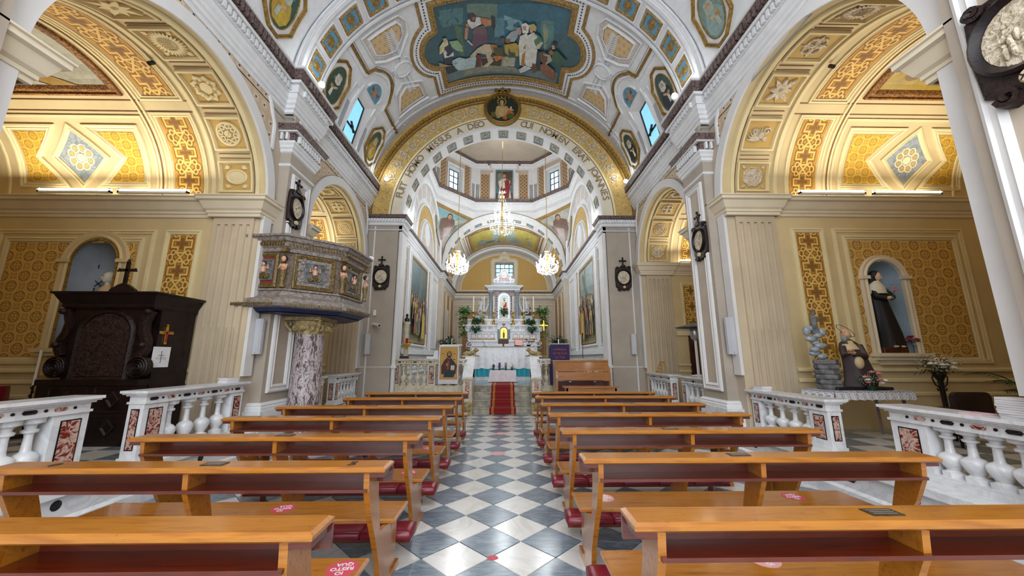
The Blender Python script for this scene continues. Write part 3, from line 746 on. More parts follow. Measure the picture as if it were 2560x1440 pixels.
# transverse rib
def strip(mb, u0, u1, y0, y1, h, n=60, S=SV):
 mb.add([S(u0 + (u1 - u0) * i / n, y, hh) for i in range(n + 1) for y, hh in ((y0, 0), (y0, h), (y1, h), (y1, 0))], [(4 * i + k, 4 * i + k + 1, 4 * i + k + 5, 4 * i + k + 4) for i in range(n) for k in range(3)]); return mb
m = MB(); strip(m, -EDGE, EDGE, 6.5, 7.36, .08); m.build('transverse_rib', 'plaster_white', CE, True)
m = MB()
for y0, y1, h in ((6.44, 6.5, .05), (7.36, 7.42, .05), (6.52, 6.6, .11), (7.28, 7.34, .11), (10.62, 10.68, .04), (10.8, 10.86, .04)): strip(m, -EDGE, EDGE, y0, y1, h)
m.build('rib_moulding', 'stucco_white', CE, True)
m = MB()
for y0 in (6.425, 6.61, 7.26, 7.43): strip(m, -EDGE, EDGE, y0, y0 + .012, .085 if 6.5 < y0 < 7.36 else .012)
m.build('rib_line', 'grey_line', CE)
bl = MB(); gd = MB(); bo = MB(); fr = MB()
for i in range(-7, 8):
 u = i * .77;
 S8 = lambda a, b, h: SV(a, b, h + .08)
 frame(fr, S8, rect(u - .33, 6.67, u + .33, 7.2), [(0, 0), (0, .03), (.03, .03), (.035, 0)], .3)
 frame(gd, S8, rect(u - .27, 6.71, u + .27, 7.16), [(0, 0), (0, .03), (.02, .045), (.05, .04), (.06, .0)], .3)
 patch(bl, S8, rect(u - .21, 6.77, u + .21, 7.10), .004); frame(gd, S8, circ(u, 6.935, .13, .13, 14), [(0, 0), (0, .02), (.02, .025), (.03, 0)]); relief(bo, S8, circ(u, 6.935, .085, .085, 10), 0, .035, .02)
bl.build('coffer_blue', 'sky_panel', CE); gd.build('coffer_frame', 'carved_gold', CE); bo.build('coffer_boss', 'gold_dull', CE); fr.build('coffer_border', 'stucco_white', CE)
wh = MB(); ros = MB(); gl_ = MB(); den = MB(); gy = MB(); arb = MB()
for s in (-1, 1):
 gp = [(4.08, 7.44), (4.02, 8.40), (3.74, 8.47)] + [(4.05 - .62 * math.cos(t), 9.07 + .62 * math.sin(t)) for t in [R(-50 + 100 * i / 12) for i in range(13)]] + [(3.82, 9.72), (4.02, 9.78), (4.02, 10.98)]
 sweep(gl_, SV, mir(gp, s), [(-.03, 0), (-.03, .06), (-.01, .08), (.01, .05), (.03, .05), (.035, 0)], False, .3)
 g2 = [(a + .12 if 1 else a, b) for a, b in gp]; sweep(wh, SV, mir(g2, s), [(-.03, 0), (-.03, .04), (.03, .04), (.03, 0)], False, .3)
 g3 = [(a - .1, b) for a, b in gp]; sweep(gy, SV, mir(g3, s), [(-.006, .0), (-.006, .01), (.006, .01), (.006, 0)], False, .3)
 c1 = [(3.8, 7.5), (2.62, 7.5), (2.45, 7.75), (2.5, 8.1), (2.92, 8.6), (3.4, 8.5), (3.72, 8.3)]; i1 = [(3.58, 7.68), (2.74, 7.68), (2.66, 7.82), (2.7, 8.08), (2.98, 8.36), (3.3, 8.3), (3.55, 8.14)]
 c2 = [(3.52, 9.66), (3.15, 9.42), (2.5, 9.72), (2.42, 10.5), (3.75, 10.55)]; i2 = [(3.36, 9.84), (3.08, 9.66), (2.68, 9.85), (2.62, 10.34), (3.6, 10.38)]
 for c, i_ in ((c1, i1), (c2, i2)):
  frame(wh, SV, mir(c, s), [(0, 0), (0, .06), (.02, .07), (.05, .04), (.06, .02)], .4); frame(wh, SV, mir(i_, s), [(0, 0), (-.001, .06), (-.02, .05), (-.04, .03), (-.05, 0)], .4)
  patch(arb, SV, mir(c, s), .012, .25); patch(ros, SV, mir(i_, s), .022, .25)
  frame(gy, SV, mir(i_, s), [(0, 0), (0, .03), (.01, .03), (.01, 0)], .4)
  for q in range(9):
   x = i_[0][0] * .5 + i_[2][0] * .5;
 for k in range(26):       # dentils round the niche head
  t = R(-80 + 160 * k / 25); c = (4.05 - .47 * math.cos(t), 9.07 + .47 * math.sin(t)); relief(den, SV, mir([(c[0] - .018, c[1] - .018), (c[0] + .018, c[1] - .018), (c[0] + .018, c[1] + .018), (c[0] - .018, c[1] + .018)], s), 0, .03)
 for k in range(14):
  for yy in (None,): relief(den, SV, mir(rect(4.18 - .02, 7.5 + k * .06, 4.18 + .02, 7.53 + k * .06), s), 0, .03)
 for yy in (9.86, 10.5): pass
 sweep(wh, SV, mir(arcpts(4.18, 9.07, .36, PI / 2, 3 * PI / 2, 14), s), [(-.025, 0), (-.02, .05), (.02, .05), (.025, 0)], False)
 for y0, y1 in ((8.32, 8.56), (9.52, 9.76)):
  frame(wh, SV, mir(rect(4.45, y0, 6.0, y1), s), [(0, 0), (0, .03), (.02, .03), (.03, 0)], .4)
  for q in range(3): patch(gy, SV, mir(rect(5.0, y0 + .06 + q * .055, 5.85, y0 + .08 + q * .055), s), .012)
 frame(wh, SV, mir(rect(WIN[0] - .06, WIN[1] - .06, WIN[2] + .1, WIN[3] + .06), s), [(0, 0), (0, .04), (.03, .05), (.05, .0)], .4)
wh.build('vault_moulding', 'stucco_white', CE); ros.build('coffer_field', 'rosette_print', CE); arb.build('coffer_border', 'arabesque_white', CE); gl_.build('gilt_moulding', 'gold_dull', CE)
den.build('dentil_row', 'stucco_white', CE, kind='stuff'); gy.build('painted_line', 'grey_line', CE)
# shields and palms
for s in (-1, 1):
 p = MB(); cx, cy = 2.98, 9.0
 relief(p, SV, mir(circ(cx, cy, .25, .2, 18), s), 0, .05, .02); frame(p, SV, mir(circ(cx, cy, .3, .25, 18), s), [(0, 0), (0, .06), (.03, .08), (.05, .0)])
 for (dx, dy, L) in ((.02, -1, 1.0), (-.1, 1, .65)):
  ax_, ay_ = cx + dx * .2, cy + dy * .2
  sweep(p, SV, mir([(ax_, ay_), (ax_ + dx * L, ay_ + dy * L)], s), [(-.012, 0), (0, .06), (.012, 0)], False)
  for k in range(13):
   f = (k + 1) / 14; x = ax_ + dx * L * f; y = ay_ + dy * L * f
   for sd in (-1, 1): leaf(p, SV, s * x, y, (PI / 2 * dy) + s * sd * .75 if 1 else 0, .26 * (1 - .5 * abs(f - .4)), .03, .04)
 for k in range(7): spiral(p, SV, s * (cx + .3 * math.cos(k)), cy + .3 * math.sin(k), .07, 1.2, k, 1, .02, .04, 10)
 p.build('stucco_shield_and_palms', 'stucco_white', CE)
# windows in the vault
for n_, s in ((1, -1), (2, 1)):
 w4 = [SV(s * u, y, 0) for u, y in ((WIN[0], WIN[1]), (WIN[2], WIN[1]), (WIN[2], WIN[3]), (WIN[0], WIN[3]))]
 y0, y1 = WIN[1] + .03, WIN[3] - .20
 A0 = Vector((XA + s * 4.30, 0, 7.13)); q = SV(4.60, 0, -.10); B0 = Vector((XA + s * (q[0] - XA), 0, q[2])); E = (B0 - A0); NV = Vector((-s * E.z, 0, s * E.x)).normalized() * .02
 def WP(v, y, h): p = A0 + E * v + NV * h; return (p.x, y, p.z)
 g4 = [WP(1, y0, 0), WP(0, y0, 0), WP(0, y1, 0), WP(1, y1, 0)]
 m = MB(); m.add(w4 + g4, [(0, 1, 5, 4), (1, 2, 6, 5), (2, 3, 7, 6), (3, 0, 4, 7)]); m.build('window_reveal', 'plaster_white', CE)
 f = MB()
 def bar(v0, v1, a, b): f.add([WP(v, y, h) for h in (-.5, 1) for v, y in ((v0, a), (v1, a), (v1, b), (v0, b))], [(0, 1, 2, 3), (4, 5, 6, 7), (0, 1, 5, 4), (1, 2, 6, 5), (2, 3, 7, 6), (3, 0, 4, 7)])
 bar(0, .02, y0, y1); bar(.98, 1, y0, y1); bar(0, 1, y0, y0 + .025); bar(0, 1, y1 - .025, y1); bar(.44, .47, y0, y1)
 wf = struct(f.build('window_%d' % n_, 'dark_metal'))
 g = MB(); g.add([WP(0, y0, 0), WP(1, y0, 0), WP(1, y1, 0), WP(0, y1, 0)], [(0, 1, 2, 3)]); g.build('pane', 'vault_glass', wf)
 h = MB(); h.tube([WP(.5, 8.85, 2), WP(.45, 8.88, 5), WP(.43, 9.05, 2)], .018, 6); h.tube([WP(.52, 8.83, 2), WP(.40, 9.1, 2)], .03, 4); h.build('window_opener', 'dark_metal', wf)
# back of nave stays open towards the entrance: floor and vault run on behind the camera
# ================================================================ SIDE CHAPELS
def vault_ornament(mb, S, k, a, t, q=.21):
 """stucco ornament number k centred at a,t"""
 if k == 0:
  frame(mb, S, circ(a, t, q * .95, q * .68, 20), [(0, 0), (0, .03), (.02, .04), (.04, .02), (.05, .02)]); relief(mb, S, circ(a, t, q * .75, q * .5, 18), 0, .02)
  for sx in (-1, 1):
   for sy in (-1, 1): leaf(mb, S, a + sx * q * .55, t + sy * q * .95, (0 if sx > 0 else PI) + sy * sx * -.5, q * .5, .07, .03)
 elif k == 1:
  frame(mb, S, circ(a, t, q, q, 24), [(0, 0), (0, .03), (.03, .04), (.05, .0)])
  for i in range(8):
   c = (a + q * .62 * math.cos(i * PI / 4 + .2), t + q * .62 * math.sin(i * PI / 4 + .2)); frame(mb, S, circ(c[0], c[1], q * .24, n=8), [(0, 0), (0, .035), (.02, .03), (.025, 0)])
  for i in range(10): leaf(mb, S, a, t, i * PI / 5, q * .36, .04, .04)
  relief(mb, S, circ(a, t, q * .12, n=8), 0, .06)
 elif k == 2:
  pts = []
  for i in range(16): rr = q * (1.08 if i % 2 else .82); pts.append((a + rr * math.cos(i * PI / 8), t + rr * math.sin(i * PI / 8)))
  frame(mb, S, pts, [(0, 0), (0, .03), (.035, .035), (.05, .01)])
  for i in range(8): relief(mb, S, circ(a + q * .72 * math.cos(i * PI / 4), t + q * .72 * math.sin(i * PI / 4), q * .15, n=8), 0, .05, .01)
  relief(mb, S, circ(a, t, q * .45, n=14), 0, .02)
 elif k == 3:
  for i in range(28): leaf(mb, S, a + q * .5 * math.cos(i * PI / 14), t + q * .5 * math.sin(i * PI / 14), i * PI / 14, q * .6, .035, .035)
  relief(mb, S, circ(a, t, q * .55, q * .5, 18), 0, .045, .02)
  for i in range(5): sweep(mb, S, [(a - q * .35, t - q * .3 + i * q * .15), (a + q * .35, t - q * .3 + i * q * .15)], [(-.008, .045), (0, .06), (.008, .045)], False)
  for sx in (-1, 1):
   for sy in (-1, 1): leaf(mb, S, a + sx * q * .7, t + sy * q * .75, math.atan2(sy, sx), q * .4, .06, .03)
 elif k == 4:
  for i in range(8): leaf(mb, S, a, t, i * PI / 4, q * (1.3 if i % 2 else 1.0), .085, .045)
  relief(mb, S, circ(a, t, q * .2, n=10), 0, .07, .02); frame(mb, S, circ(a, t, q * .55, n=16), [(0, 0), (0, .02), (.02, .02), (.02, 0)])
 elif k == 5:
  relief(mb, S, circ(a, t, q * .9, n=8, a0=PI / 8), 0, .02, .01); frame(mb, S, circ(a, t, q, n=8, a0=PI / 8), [(0, 0), (0, .03), (.02, .04), (.04, .02)])
  for sx in (-1, 1):
   for sy in (-1, 1): leaf(mb, S, a + sx * q * .8, t + sy * q * .8, math.atan2(sy, sx), q * .4, .06, .03)
 elif k == 6:
  for r_ in (1, .75, .45, .2): frame(mb, S, circ(a, t, q * r_, n=18), [(0, 0), (0, .03), (.02, .035), (.03, .005)])
 elif k == 7:
  for i in range(9): leaf(mb, S, a - q * .2, t - q * .5, PI * .25 + i * PI * .09, q * 1.1, .045, .04)
  for sx in (-1, 1):
   spiral(mb, S, a + sx * q * .5, t + q * .3, q * .35, 1.2, 0, sx, .03, .04, 14); relief(mb, S, circ(a + sx * q * .45, t - q * .35, q * .22, n=8), 0, .04)
  relief(mb, S, circ(a, t, q * .25, n=8), 0, .06)
 elif k == 8:
  for i in range(4): frame(mb, S, circ(a + q * .45 * math.cos(i * PI / 2 + PI / 4), t + q * .45 * math.sin(i * PI / 2 + PI / 4), q * .42, n=12), [(0, 0), (0, .03), (.03, .04), (.04, .0)])
  for i in range(4): leaf(mb, S, a, t, i * PI / 2, q, .08, .03)
def fluted(mb, S, a0, a1, z0, z1, n=5, zc=None):
 w = (a1 - a0) / (n * 2 + 1); pts = [(a0, 0), (a0, .05)]
 for i in range(n):
  x = a0 + w * (2 * i + 1); pts += [(x, .05), (x + .12 * w, .02), (x + .5 * w, .005), (x + .88 * w, .02), (x + w, .05)]
 pts += [(a1, .05), (a1, 0)]
 vs = [S(u, z, h) for z in (z0 + .3, z1 - .12) for u, h in pts]; n_ = len(pts)
 mb.add(vs, [(i, i + 1, n_ + i + 1, n_ + i) for i in range(n_ - 1)])
 for za, zb in ((z0, z0 + .3), (z1 - .12, z1)):
  mb.add([S(a0, za, 0), S(a0, za, .05), S(a1, za, .05), S(a1, za, 0), S(a0, zb, 0), S(a0, zb, .05), S(a1, zb, .05), S(a1, zb, 0)], [(0, 1, 5, 4), (1, 2, 6, 5), (2, 3, 7, 6), (0, 1, 2, 3), (4, 5, 6, 7)])
 if zc:   # cabled lower third
  for i in range(n):
   x = a0 + w * (2 * i + 1.5); v = []
   for z in (z0 + .3, zc): v += [S(x - .3 * w, z, .01), S(x - .15 * w, z, .035), S(x + .15 * w, z, .035), S(x + .3 * w, z, .01)]
   mb.add(v, [(0, 1, 5, 4), (1, 2, 6, 5), (2, 3, 7, 6), (4, 5, 6, 7)])
FR3 = [(0, 0), (0, .025), (.025, .03), (.04, .012), (.055, .012), (.06, .028), (.10, .024), (.11, .008), (.12, .0)]
ORN = {-1: [0, 1, 2, 3, 4, 3, 2, 1, 0], 1: [5, 7, 4, 8, 3, 8, 4, 7, 5]}
CH = {}
for s, side in ((-1, 'left'), (1, 'right')):
 off = {-1: 0, 1: .1}[s]
 for bi, (yc, r, zs) in enumerate(BAY[s]):
  yf = yc + r - .005; S = SF(s, yf); T = SCH(s, yc, r - .003, zs); TL = PI * r
  AO = 9.9
  ni = None
  if bi == 0: ni = (6.95 if s < 0 else 7.03, .42 if s < 0 else .33, 1.75 if s < 0 else 1.68, 3.22 if s < 0 else 3.03)   # niche centre, radius, sill, spring
  wl = MB(); hl = []
  if ni: hl = [archpoly(ni[0], ni[2], ni[3], ni[1], 18)]
  patch(wl, S, rect(4.26, 0, AO, zs), 0, None, hl); W_ = struct(wl.build('wall_' + side, 'ochre'))
  CH[(s, bi)] = W_
  b = MB(); S2 = lambda u, v, h, yc=yc, r=r, s=s: (XA + s * u, yc - r + .01 + h, v)
  patch(b, S2, rect(4.26, 0, AO, zs)); b.build('near_wall', 'ochre', W_)
  b = MB(); b.add([(XA + s * AO, yc - r - .1, 0), (XA + s * AO, yc + r + .1, 0), (XA + s * AO, yc + r + .1, zs), (XA + s * AO, yc + r + .1, zs + r + .1), (XA + s * AO, yc - r - .1, zs + r + .1)], [(0, 1, 2, 3, 4)]); b.build('outer_wall', 'ochre', W_)
  # vault
  v = MB(); n = 36; v.add([T(a, TL * i / n, 0) for i in range(n + 1) for a in (4.24, AO)], [(2 * i, 2 * i + 1, 2 * i + 3, 2 * i + 2) for i in range(n)])
  V_ = struct(v.build('ceiling', 'ochre', smooth=True))
  # chapel floor
  fb = MB(); fb.box((XA + s * 4.3, yc - r, FZ - .1), (XA + s * AO, yc + r, FZ - .008)); F_ = struct(fb.build('floor', 'marble_grey'))
  if bi == 0:
   proto = None
   for iy in range(8):
    for ix in range(12):
     x0 = 4.32 + ix * .45; y0 = yc - r + iy * .45
     if x0 > 8.6 or y0 + .45 > yc + r + .05: continue
     t = MB(); t.rings([[(0, 0, -.02), (.445, 0, -.02), (.445, .445, -.02), (0, .445, -.02)], [(0, 0, 0), (.445, 0, 0), (.445, .445, 0), (0, .445, 0)]]) if proto is None else None
     if proto is None: proto = {0: t.build('tile', 'tile_dark', F_, local=True), 1: None}; proto[1] = proto[0].copy(); proto[1].data = proto[0].data.copy(); proto[1].data.materials[0] = M['tile_light']; COL.objects.link(proto[1]); fresh = {0: 1, 1: 1}
     c = (ix + iy) % 2
     if fresh[c]: o = proto[c]; fresh[c] = 0
     else: o = proto[c].copy(); COL.objects.link(o)
     o.parent = F_; o.location = (XA + s * x0 - (.445 if s < 0 else 0), y0, FZ)
  # arch rib with coffers
  rb = MB(); om = MB(); dp = MB(); ln = MB()
  a0, a1 = 4.47 + off * .6, 5.01 + off * .8
  for aa in (4.36 + off * .5, 5.13 + off): strip(rb, 0, TL, aa - .035, aa + .035, .04, 40, lambda t, a, h: T(a, t, h))
  for aa in (4.42 + off * .5, 5.17 + off): strip(ln, 0, TL, aa, aa + .012, .012, 40, lambda t, a, h: T(a, t, h))
  pitch = (TL - .1) / 7 if bi == 0 else (TL - .05) / 7
  nn = 7
  for k in range(nn):
   tc = TL / 2 + (k - nn // 2) * pitch; t0, t1 = tc - .25, tc + .25
   T2 = lambda a, t, h: T(a, t, h)
   frame(rb, T2, rect(a0 - .03, t0 - .03, a1 + .03, t1 + .03), [(0, 0), (0, .045), (.03, .05), (.05, .0)], .2)
   patch(dp, T2, rect(a0, t0, a1, t1), .006, .25); vault_ornament(om, T2, ORN[s][k] if bi == 0 else [5, 6, 8, 3, 8, 6, 5][k], (a0 + a1) / 2, tc, .2)
   for tt in (t1 + .075, t1 + .15): strip(ln, a0, a1, tt, tt + .014, .012, 1, lambda a, t, h: T(a, t, h))
  rb.build('rib_moulding', 'ochre_pale', V_); om.build('stucco_ornament', 'ochre_pale' if s < 0 else 'relief_cream', V_); dp.build('coffer_field', 'ochre_deep', V_)  # coffer fields lie flat; the deeper ochre paints in their recess shade
  # painted strips
  st = MB(); fr = MB()
  sa0, sa1 = 5.34 + off * 1.9, 5.84 + off * 1.9
  segs = [(.10, TL * .27), (TL * .335, TL * .665), (TL * .73, TL - .1)]
  for t0, t1 in segs:
   patch(st, T, rect(sa0, t0, sa1, t1), .006, .3, uvo=(-(sa0 + sa1) / 2 + .23, -t0)); frame(fr, T, rect(sa0 - .1, t0 - .08, sa1 + .1, t1 + .08), DBL, .2)
  # big panels of the vault
  b0, b1 = 6.12 + off * 2, 8.75
  for tt in (TL * .285, TL * .318, TL * .682, TL * .715): strip(ln, 5.2, AO, tt, tt + .012, .012, 1, lambda a, t, h: T(a, t, h));
  for aa in (5.98 + off * 2, 6.06 + off * 2): strip(fr, 0, TL, aa, aa + .03, .02, 40, lambda t, a, h: T(a, t, h))
  for aa in (6.0 + off * 2 + .045,): strip(ln, 0, TL, aa, aa + .012, .012, 40, lambda t, a, h: T(a, t, h))
  pm = MB(); di = MB(); ros = MB(); dk = MB()
  for t0, t1 in ((segs[0][0] - .05, segs[0][1] + .02), (segs[2][0] - .02, segs[2][1] + .05)):
   frame(fr, T, rect(b0, t0, b1, t1), [(0, 0), (0, .02), (.03, .022), (.04, .0)], .25)
   ct = (t0 + t1) / 2; hc = (t1 - t0) / 2 - .13; ca = 7.43 if s < 0 else 7.76; hw = .50
   frame(fr, T, [(ca, ct - hc), (ca + hw, ct), (ca, ct + hc), (ca - hw, ct)], DBL, .2)
   patch(dk, T, [(ca, ct - hc + .12), (ca + hw - .11, ct), (ca, ct + hc - .12), (ca - hw + .11, ct)], .008, .2)
   for i in range(8):
    ang = i * PI / 4 + .39; c = (ca + .155 * math.cos(ang), ct + .16 * math.sin(ang))
    frame(ros, T, circ(c[0], c[1], .075, .08, 10), [(0, .0), (0, .014), (.02, .014), (.022, 0)]); relief(di, T, circ(c[0], c[1], .04, n=8), .0, .012)
   relief(ros, T, circ(ca, ct, .075, n=10), 0, .022, .01)
   for sx, xo in ((-1, b0 + .15 if 1 else 0), (1, b1 - .25)):
    # chevron panel beside the diamond
    if sx < 0: x_out = b0 + .14; x_in = ca - .22
    else: x_out = ca + 1.12; x_in = ca + .22
    p = [(x_out, t0 + .15), (x_in, t0 + .15), (ca + sx * (hw + .19), ct), (x_in, t1 - .15), (x_out, t1 - .15)]
    frame(fr, T, p, [(0, 0), (0, .025), (.03, .03), (.05, .01), (.07, .02), (.09, .0)], .25)
    pi_ = [(x_out - sx * .13, t0 + .27), (ca + sx * .44, t0 + .27), (ca + sx * (hw + .30), ct), (ca + sx * .44, t1 - .27), (x_out - sx * .13, t1 - .27)]
    patch(pm, T, pi_, .006, .25)
  st.build('stencil_strip', 'stencil_cross', V_); pm.build('stencil_panel', 'stencil_rings_bright', V_); dk.build('diamond_field', 'blue_niche' if 0 else 'marble_grey', V_); di.build('rosette_eye', 'ochre_deep', V_); ros.build('painted_rosette', 'yellow_line', V_)
  fr.build('panel_moulding', 'ochre_pale', V_); ln.build('painted_line', 'brown_line', V_)
  # lower walls
  b = MB(); patch(b, S, rect(4.26, 0, 5.07 + off, zs - .3), .006); b.build('pilaster_ground', 'pilaster_tan', W_)
  pl = MB(); fluted(pl, S, 4.34 + off * .6, 5.04 + off, FZ, zs - .36, 5, 2.1); pl.build('fluted_pilaster', 'pilaster_tan', W_)
  fr = MB(); st = MB(); rg = MB(); ln = MB()
  zt = zs - .58
  zlo = 1.42
  wa0, wa1 = 5.24 + off * 2, 5.86 + off * 2
  if bi == 0:
   frame(fr, S, rect(wa0, zlo - .12, wa1, zt), DBL); patch(st, S, rect(wa0 + .085, zlo - .03, wa1 - .085, zt - .09), .006, None, uvo=(-(wa0 + wa1) / 2 + .23, -zt))
   w0, w1 = 6.02 + off * 2, 8.72
   # frame broken by the niche head on the left
   frame(fr, S, rect(w0, 1.5, w1, zt), DBL)
   q0, q1, z0, z1 = w0 + .28, w1 - .25, 1.62, zt - .24
   hh = [archpoly(ni[0], ni[2] - .02, ni[3], ni[1] + .12, 18)] if ni else []
   frame(fr, S, rect(q0 - .1, z0 - .1, q1 + .1, z1 + .1), DBL)
   patch(rg, S, rect(q0, z0 - .0, q1, z1), .006, None, hh)
  else:
   frame(fr, S, rect(wa0, 2.4, wa1, zt), DBL); patch(st, S, rect(wa0 + .085, 2.49, wa1 - .085, zt - .09), .006, None, uvo=(-(wa0 + wa1) / 2 + .23, -zt))
   frame(fr, S, rect(6.2, 1.5, 8.7, zt), DBL); patch(rg, S, rect(6.4, 1.7, 8.5, zt - .2), .006)
   # dark wooden door in the chapel end wall
   dm = MB(); dm.box((XA + s * (5.35 + off * 2), yf - .06, FZ), (XA + s * 6.25, yf, 2.25)); dr = struct(dm.build('door_%d' % (1 if s < 0 else 2), 'door_wood'))
   pn = MB()
   for i in range(2):
    for j in range(4): u0 = 5.4 + off * 2 + i * .42; frame(pn, SF(s, yf - .06), rect(u0, FZ + .08 + j * .45, u0 + .36, FZ + .45 + j * .45), [(0, 0), (0, .02), (.02, .025), (.04, .0)])
   pn.build('door_panel', 'door_wood', dr)
   cf = MB(); plan(cf, [(XA + s * 5.2, yf), (XA + s * 6.4, yf)], [(0, 2.25), (.05, 2.25), (.05, 2.4), (.08, 2.42), (.12, 2.5), (.0, 2.52)], 0, -1 if s > 0 else 1); cf.build('door_cornice', 'ochre_pale', dr)
  for z, d in ((1.36, .05), (1.18, .03), (.95, .02)):
   plan(fr, [(XA + s * (5.08 + off), yf), (XA + s * AO, yf)], [(0, z), (d, z + .01), (d, z + .05), (0, z + .07)], 0, -1 if s > 0 else 1)
  fr.build('wall_moulding', 'ochre_pale', W_); st.build('stencil_strip', 'stencil_cross', W_); rg.build('stencil_panel', 'stencil_rings', W_)
  # impost cornice
  fp = 1 if s > 0 else -1
  cn = MB(); e = 4.25
  pth = [(XA + s * AO, yf), (XA + s * (5.09 + off), yf), (XA + s * (5.09 + off), yf - .07), (XA + s * (e - .01), yf - .07), (XA + s * (e - .01), yf + (.30 if bi == 0 else .12))]
  pf = [(0, zs - .36), (.03, zs - .35), (.03, zs - .30), (.05, zs - .29), (.05, zs - .25), (.08, zs - .22), (.13, zs - .10), (.17, zs - .08), (.17, zs - .03), (.19, zs - .02), (.19, zs), (-.1, zs + .01)]
  plan(cn, pth, pf, 0, fp)
  yn = yc - r + .005      # matching impost on the near jamb
  pth = [(XA + s * AO, yn), (XA + s * (5.09 + off), yn), (XA + s * (5.09 + off), yn + .07), (XA + s * (e - .01), yn + .07), (XA + s * (e - .01), yn - .30 if bi == 0 else yn - .1)]
  plan(cn, pth, pf, 0, -fp); cn.build('impost_cornice', 'cream', W_)
 # vault picture frames in the big near chapels
for s in (-1, 1):
 yc, r, zs = BAY[s][0]; T = SCH(s, yc, r - .003, zs); TL = PI * r; b0 = 6.16 + (.2 if s > 0 else 0)
 t0, t1 = TL * .335, TL * .665
 lab = ('framed vault painting of a cloudy sky over an ochre arched building, upper left chapel', 'framed golden yellow painting on the vault of the right-hand chapel')[s > 0]
 th = thing('vault_painting', lab, 'painting', (XA + s * 7.3, yc, zs + r))
 f = MB(); frame(f, T, rect(b0, t0, 8.9, t1), [(0, 0), (0, .05), (.03, .06), (.05, .035), (.10, .045), (.13, .03), (.16, .01)], .2); f.build('picture_frame', 'carved_frame', th)
 p = MB(); S_ = T
 if s < 0:
  patch(p, T, rect(b0 + .15, t0 + .15, 8.75, t1 - .15), .008, .2, col=lin('#9a9684'))
  for i in range(16):
   a = 6.5 + random.random() * 2; t = t0 + .7 + random.random() * (t1 - t0 - 1); patch(p, T, circ(a, t, .12 + .2 * random.random(), .05 + .06 * random.random(), 9), .010 + i * .0004, .2, col=lin(random.choice(['#b0a890', '#8f9390', '#bdb6a2', '#7f7c70', '#a39a86'])))
  patch(p, T, [(6.75, t0 + .15), (8.7, t0 + .15), (8.7, t0 + .62), (8.2, t0 + .68), (7.9, t0 + .56), (7.3, t0 + .42)], .018, .2, col=lin('#a07c36'))
  patch(p, T, [(7.15, t0 + .155), (8.5, t0 + .155), (8.3, t0 + .34), (7.9, t0 + .38), (7.5, t0 + .3)], .021, .2, col=lin('#3f352c'))
  patch(p, T, [(7.2, t0 + .16), (7.75, t0 + .16), (7.65, t0 + .28), (7.4, t0 + .26)], .024, .2, col=lin('#b0aca0')); patch(p, T, rect(8.0, t0 + .16, 8.3, t0 + .28), .024, .2, col=lin('#c09a5e'))
 else:
  patch(p, T, rect(b0 + .15, t0 + .15, 8.75, t1 - .15), .008, .2, col=lin('#a98a1e'))
  for i in range(14):
   a = 6.8 + random.random() * 1.8; t = t0 + .4 + random.random() * (t1 - t0 - .8); patch(p, T, circ(a, t, .1 + .2 * random.random(), .08 + .1 * random.random(), 9), .010 + i * .0004, .2, col=lin(random.choice(['#8e7420', '#c09a28', '#7a5c1c', '#a8862c', '#d0ac3c'])))
 p.build('canvas', 'paint', th)
# niches of the near chapels
for s in (-1, 1):
 yc, r, zs = BAY[s][0]; yf = yc + r - .005; S = SF(s, yf)
 ca, rr, zb, zp = (6.95, .42, 1.75, 3.22) if s < 0 else (7.03, .33, 1.68, 3.03)
 m = MB(); n = 14      # curved apse surface
 rows = []
 for z in [zb, zp] + [zp + rr * math.sin(PI / 2 * i / 6) for i in range(1, 7)]:
  q = rr if z <= zp else math.sqrt(max(0.0004, rr * rr - (z - zp) ** 2)); dd = .42 if z <= zp else .42 * q / rr
  rows.append([S(ca - q * math.cos(PI * i / n), z, -dd * math.sin(PI * i / n) * 1.0) for i in range(n + 1)])
 k = n + 1; m.add([p for r_ in rows for p in r_], [(a * k + i, a * k + i + 1, (a + 1) * k + i + 1, (a + 1) * k + i) for a in range(len(rows) - 1) for i in range(n)])
 m.add([S(ca - rr * math.cos(PI * i / n), zb, -.42 * math.sin(PI * i / n)) for i in range(n + 1)], [tuple(range(n + 1))])
 m.build('niche_shell', 'blue_niche' if s > 0 else 'niche_tile', CH[(s, 0)], True)
 f = MB(); op = [(ca + rr, zb)] + arcpts(ca, zp, rr, 0, PI, 20) + [(ca - rr, zb)]
 w_ = .13 if s < 0 else .10
 sweep(f, S, op, [(0, 0), (0, .05), (-.03, .07), (-.06, .05), (-w_, .06), (-w_ - .01, 0)], False)
 for sg in (-1, 1): f.box(tuple(S(ca + sg * (rr - .02), zp - .02, .0)), tuple(S(ca + sg * (rr + w_ + .03), zp + .04, .09)))
 f.box(tuple(S(ca - rr - .16, zb - .06, -.05)), tuple(S(ca + rr + .16, zb, .16)))
 f.box(tuple(S(ca - rr - .12, zb - .12, -.05)), tuple(S(ca + rr + .12, zb - .06, .12)))
 if s > 0: f.box(tuple(S(ca - rr - .04, zb - .2, 0)), tuple(S(ca + rr + .04, zb - .12, .07)))
 f.build('niche_surround', 'ochre' if s < 0 else 'cream', CH[(s, 0)])
